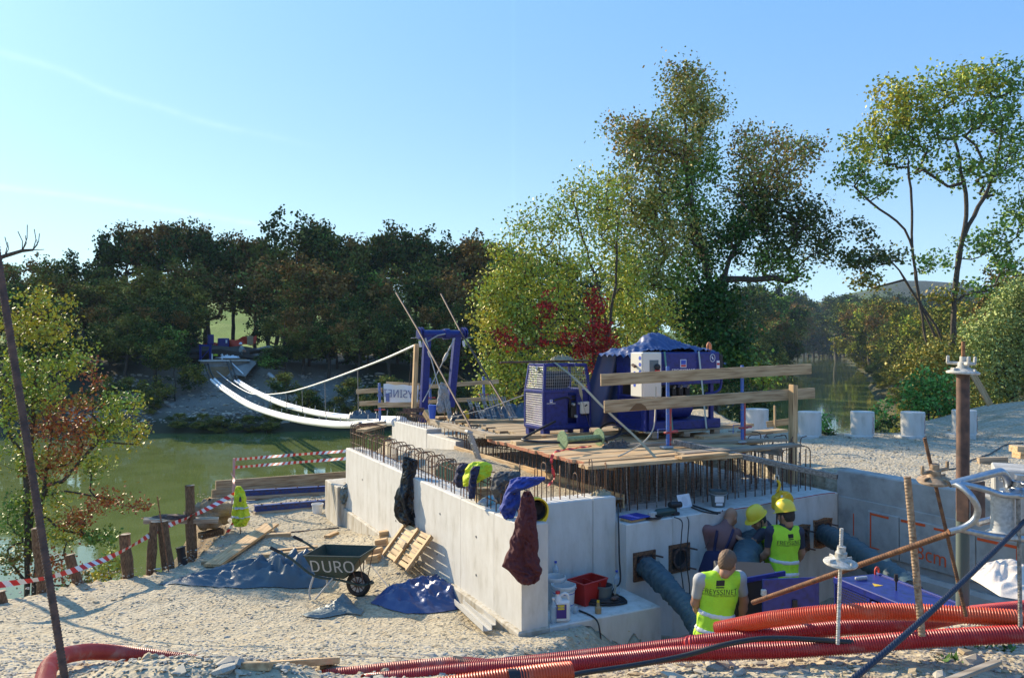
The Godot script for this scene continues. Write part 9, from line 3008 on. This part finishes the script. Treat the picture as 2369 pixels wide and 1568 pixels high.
func make_far_side() -> void:
	rng.seed = 121
	var f := 60.0
	var o := thing("far_abutment", "small grey concrete abutment on the opposite bank", "abutment")
	var a := P(462,838, f)
	var b := P(558,838, f)
	var c := P(510,885, f)
	part(o, "block", MB.new().box(Transform3D(AB(), Vector3((a.x + b.x) / 2, (a.y + c.y) / 2 - 0.2,-f - 0.6)), Vector3(3.3,2.2,1.6),0.03).mesh(), M.concrete_old)
	part(o, "recess", MB.new().box(Transform3D(AB(), Vector3((a.x + b.x) / 2 + 0.1, (a.y + c.y) / 2 - 0.25,-f + 0.22)), Vector3(1.9,1.4,0.06),0.01).mesh(), M.plank3)
	part(o, "top_slab", MB.new().box(Transform3D(AB(), Vector3((a.x + b.x) / 2 + 0.1, a.y + 0.12,-f - 0.4)), Vector3(3.6,0.10,1.8),0.02).mesh(), M.concrete)
	for k in 5:
		part(o, "anchor_head", MB.new().box(Transform3D(AB(), P(484 + k * 12.0,840, f - 0.2)), Vector3(0.18,0.18,0.3),0.03).mesh(), M.white_steel)
	solo("earth_bench", "dark earth bench cut into the opposite bank", "earth bench", "", lump(P(520,822, f + 3.5), Vector3(4.4,0.75,2.6),3), mat(Color(0.055,0.042,0.03),0.95))
	var pt := []
	for q in [[545,868,57.5],[560,850,59.5],[580,830,61.5],[605,808,63.0],[622,800,64.0]]:
		pt.append(P(q[0], q[1], q[2]))
	pt = bez(pt,5)
	var gp := []
	for p in pt:
		for e in [-0.5,0.0,0.5]:
			gp.append(p + Vector3(e * 1.3,0.05 - absf(e) * 0.3,-e * 0.3))
	var path := solo("haul_path", "", "", "", MB.new().grid(gp,3, pt.size()).mesh(), mat(Color(0.26,0.24,0.21),0.95))
	path.remove_meta("label")
	path.remove_meta("category")
	path.set_meta("kind", "structure")
	var fr := thing("anchor_portal", "small blue steel frame at the opposite anchorage", "frame")
	for x in [463.0,486.0]:
		part(fr, "leg", MB.new().beam(P(x,836, f + 0.2), P(x,798, f + 0.2),0.14,0.14, Vector3.BACK).mesh(), M.blue)
	part(fr, "cross_beam", MB.new().beam(P(460,799, f + 0.2), P(489,799, f + 0.2),0.16,0.16).mesh(), M.blue)
	part(fr, "brace", MB.new().beam(P(464,830, f + 0.2), P(485,806, f + 0.2),0.06,0.06).mesh(), M.blue)
	var mc := thing("far_machine", "small blue machine beside the orange netting", "machine")
	part(mc, "body", MB.new().box(Transform3D(AB(), P(516,792, f + 4.5)), Vector3(0.85,0.7,0.6),0.04).mesh(), M.blue)
	part(mc, "tower", MB.new().box(Transform3D(AB(), P(486,785, f + 4.5)), Vector3(0.5,0.8,0.5),0.03).mesh(), M.blue)
	part(mc, "panel", MB.new().box(Transform3D(AB(), P(523,790, f + 4.1)), Vector3(0.14,0.26,0.06),0.01).mesh(), M.white)
	var net := mat(Color(0.62,0.06,0.02),0.7)
	net.backlight = Color(0.6,0.3,0.2)
	for q in [["crumpled orange safety netting at the edge of the trees",[[417,800],[424,786],[434,786],[438,790]],10.0],["long orange safety netting strung along the bench",[[438,792],[480,795],[520,790],[560,782],[592,778]],18.0]]:
		var g := []
		var line := []
		for e in q[1]:
			line.append(P(e[0], e[1], f + 5.0))
		line = bez(line,6)
		for j in 4:
			for k in line.size():
				g.append(line[k] + Vector3(0,-0.62 + j * 0.22 + 0.09 * sin(k * 1.1),0.12 * sin(k * 0.9 + j)))
		solo("safety_netting", q[0], "netting", "orange safety netting", MB.new().grid(g, line.size(),4).mesh(), net)
	solo("board_panel", "pale brown sheet standing against the orange netting", "board", "", MB.new().box(Transform3D(AB(), P(578,787, f + 4.6)), Vector3(0.5,0.72,0.05),0.01).mesh(), M.plank1)
	board_thing("far_plank", "long thin plank lying along the opposite bench", "plank", "", P(478,832, f - 0.5), P(570,831, f),0.12,0.05, M.plank3)
	for x in [490.0,513.0]:
		board_thing("far_stake", "short white stake standing on the opposite bench", "stake", "stakes on the opposite bench", P(x,832, f), P(x,818, f),0.07,0.07, M.white, Vector3.BACK)
	var y := P(497,820, f + 1.0)
	solo("far_bag", "small yellow bag on the opposite bench", "bag", "", crumple(y + Vector3(0,-0.1,0),0.3,0.2,0.3,9), M.hivis_jacket)
	solo("far_sheet", "pale plastic sheeting heaped on the opposite bench", "sheeting", "", crumple(P(525,828, f + 1.0),0.9,0.3,0.22,19), M.white)
	var g0 := P(558,833, f + 1.5)
	var p := thing("person", "far-off worker in a white helmet stooping on the opposite bench", "person")
	var fd := Field.new()
	fd.setup(g0 + Vector3(-0.5,-0.1,-0.5), g0 + Vector3(0.6,1.5,0.5),0.03)
	fd.ell(g0 + Vector3(0,0.85,0), Basis(Vector3.BACK,-0.35), Vector3(0.2,0.30,0.14),0.06,1)
	fd.ell(g0 + Vector3(-0.06,1.22,0.02), Basis.IDENTITY, Vector3(0.09,0.12,0.1),0.03,0)
	for s in [-1.0,1.0]:
		fd.capsule(g0 + Vector3(0.02,0.6, s * 0.09), g0 + Vector3(0.10,0.32, s * 0.1),0.09,0.07,0.05,2)
		fd.capsule(g0 + Vector3(0.10,0.32, s * 0.1), g0 + Vector3(0.02,0.03, s * 0.1),0.07,0.06,0.05,2)
		fd.capsule(g0 + Vector3(-0.02,1.05, s * 0.18), g0 + Vector3(0.18,0.82, s * 0.2),0.06,0.05,0.04,1)
		fd.capsule(g0 + Vector3(0.18,0.82, s * 0.2), g0 + Vector3(0.30,0.66, s * 0.12),0.05,0.04,0.04,0)
	var mb := MB.new()
	mb.coloured = true
	fd.extract(mb,[SKIN, Color(0.30,0.33,0.30), Color(0.10,0.11,0.10)])
	part(p, "body", mb.mesh(), M.person)
	part(p, "hard_hat", hat_shell(), M.white, Transform3D(Basis(Vector3.UP,1.2), g0 + Vector3(-0.06,1.26,0.02)))
	solo("fallen_trunk", "pale fallen trunk lying down the opposite slope", "trunk", "", MB.new().tube([P(622,865,58.5), P(660,900,56.5), P(700,945,54.0)],[0.16,0.13,0.08],8).mesh(), M.galv_dull)
	solo("steel_rail", "bright thin rail running down from the opposite anchorage", "rail", "", MB.new().tube([P(530,835, f), P(562,865, f - 2.5)],[0.05],6).mesh(), M.white)
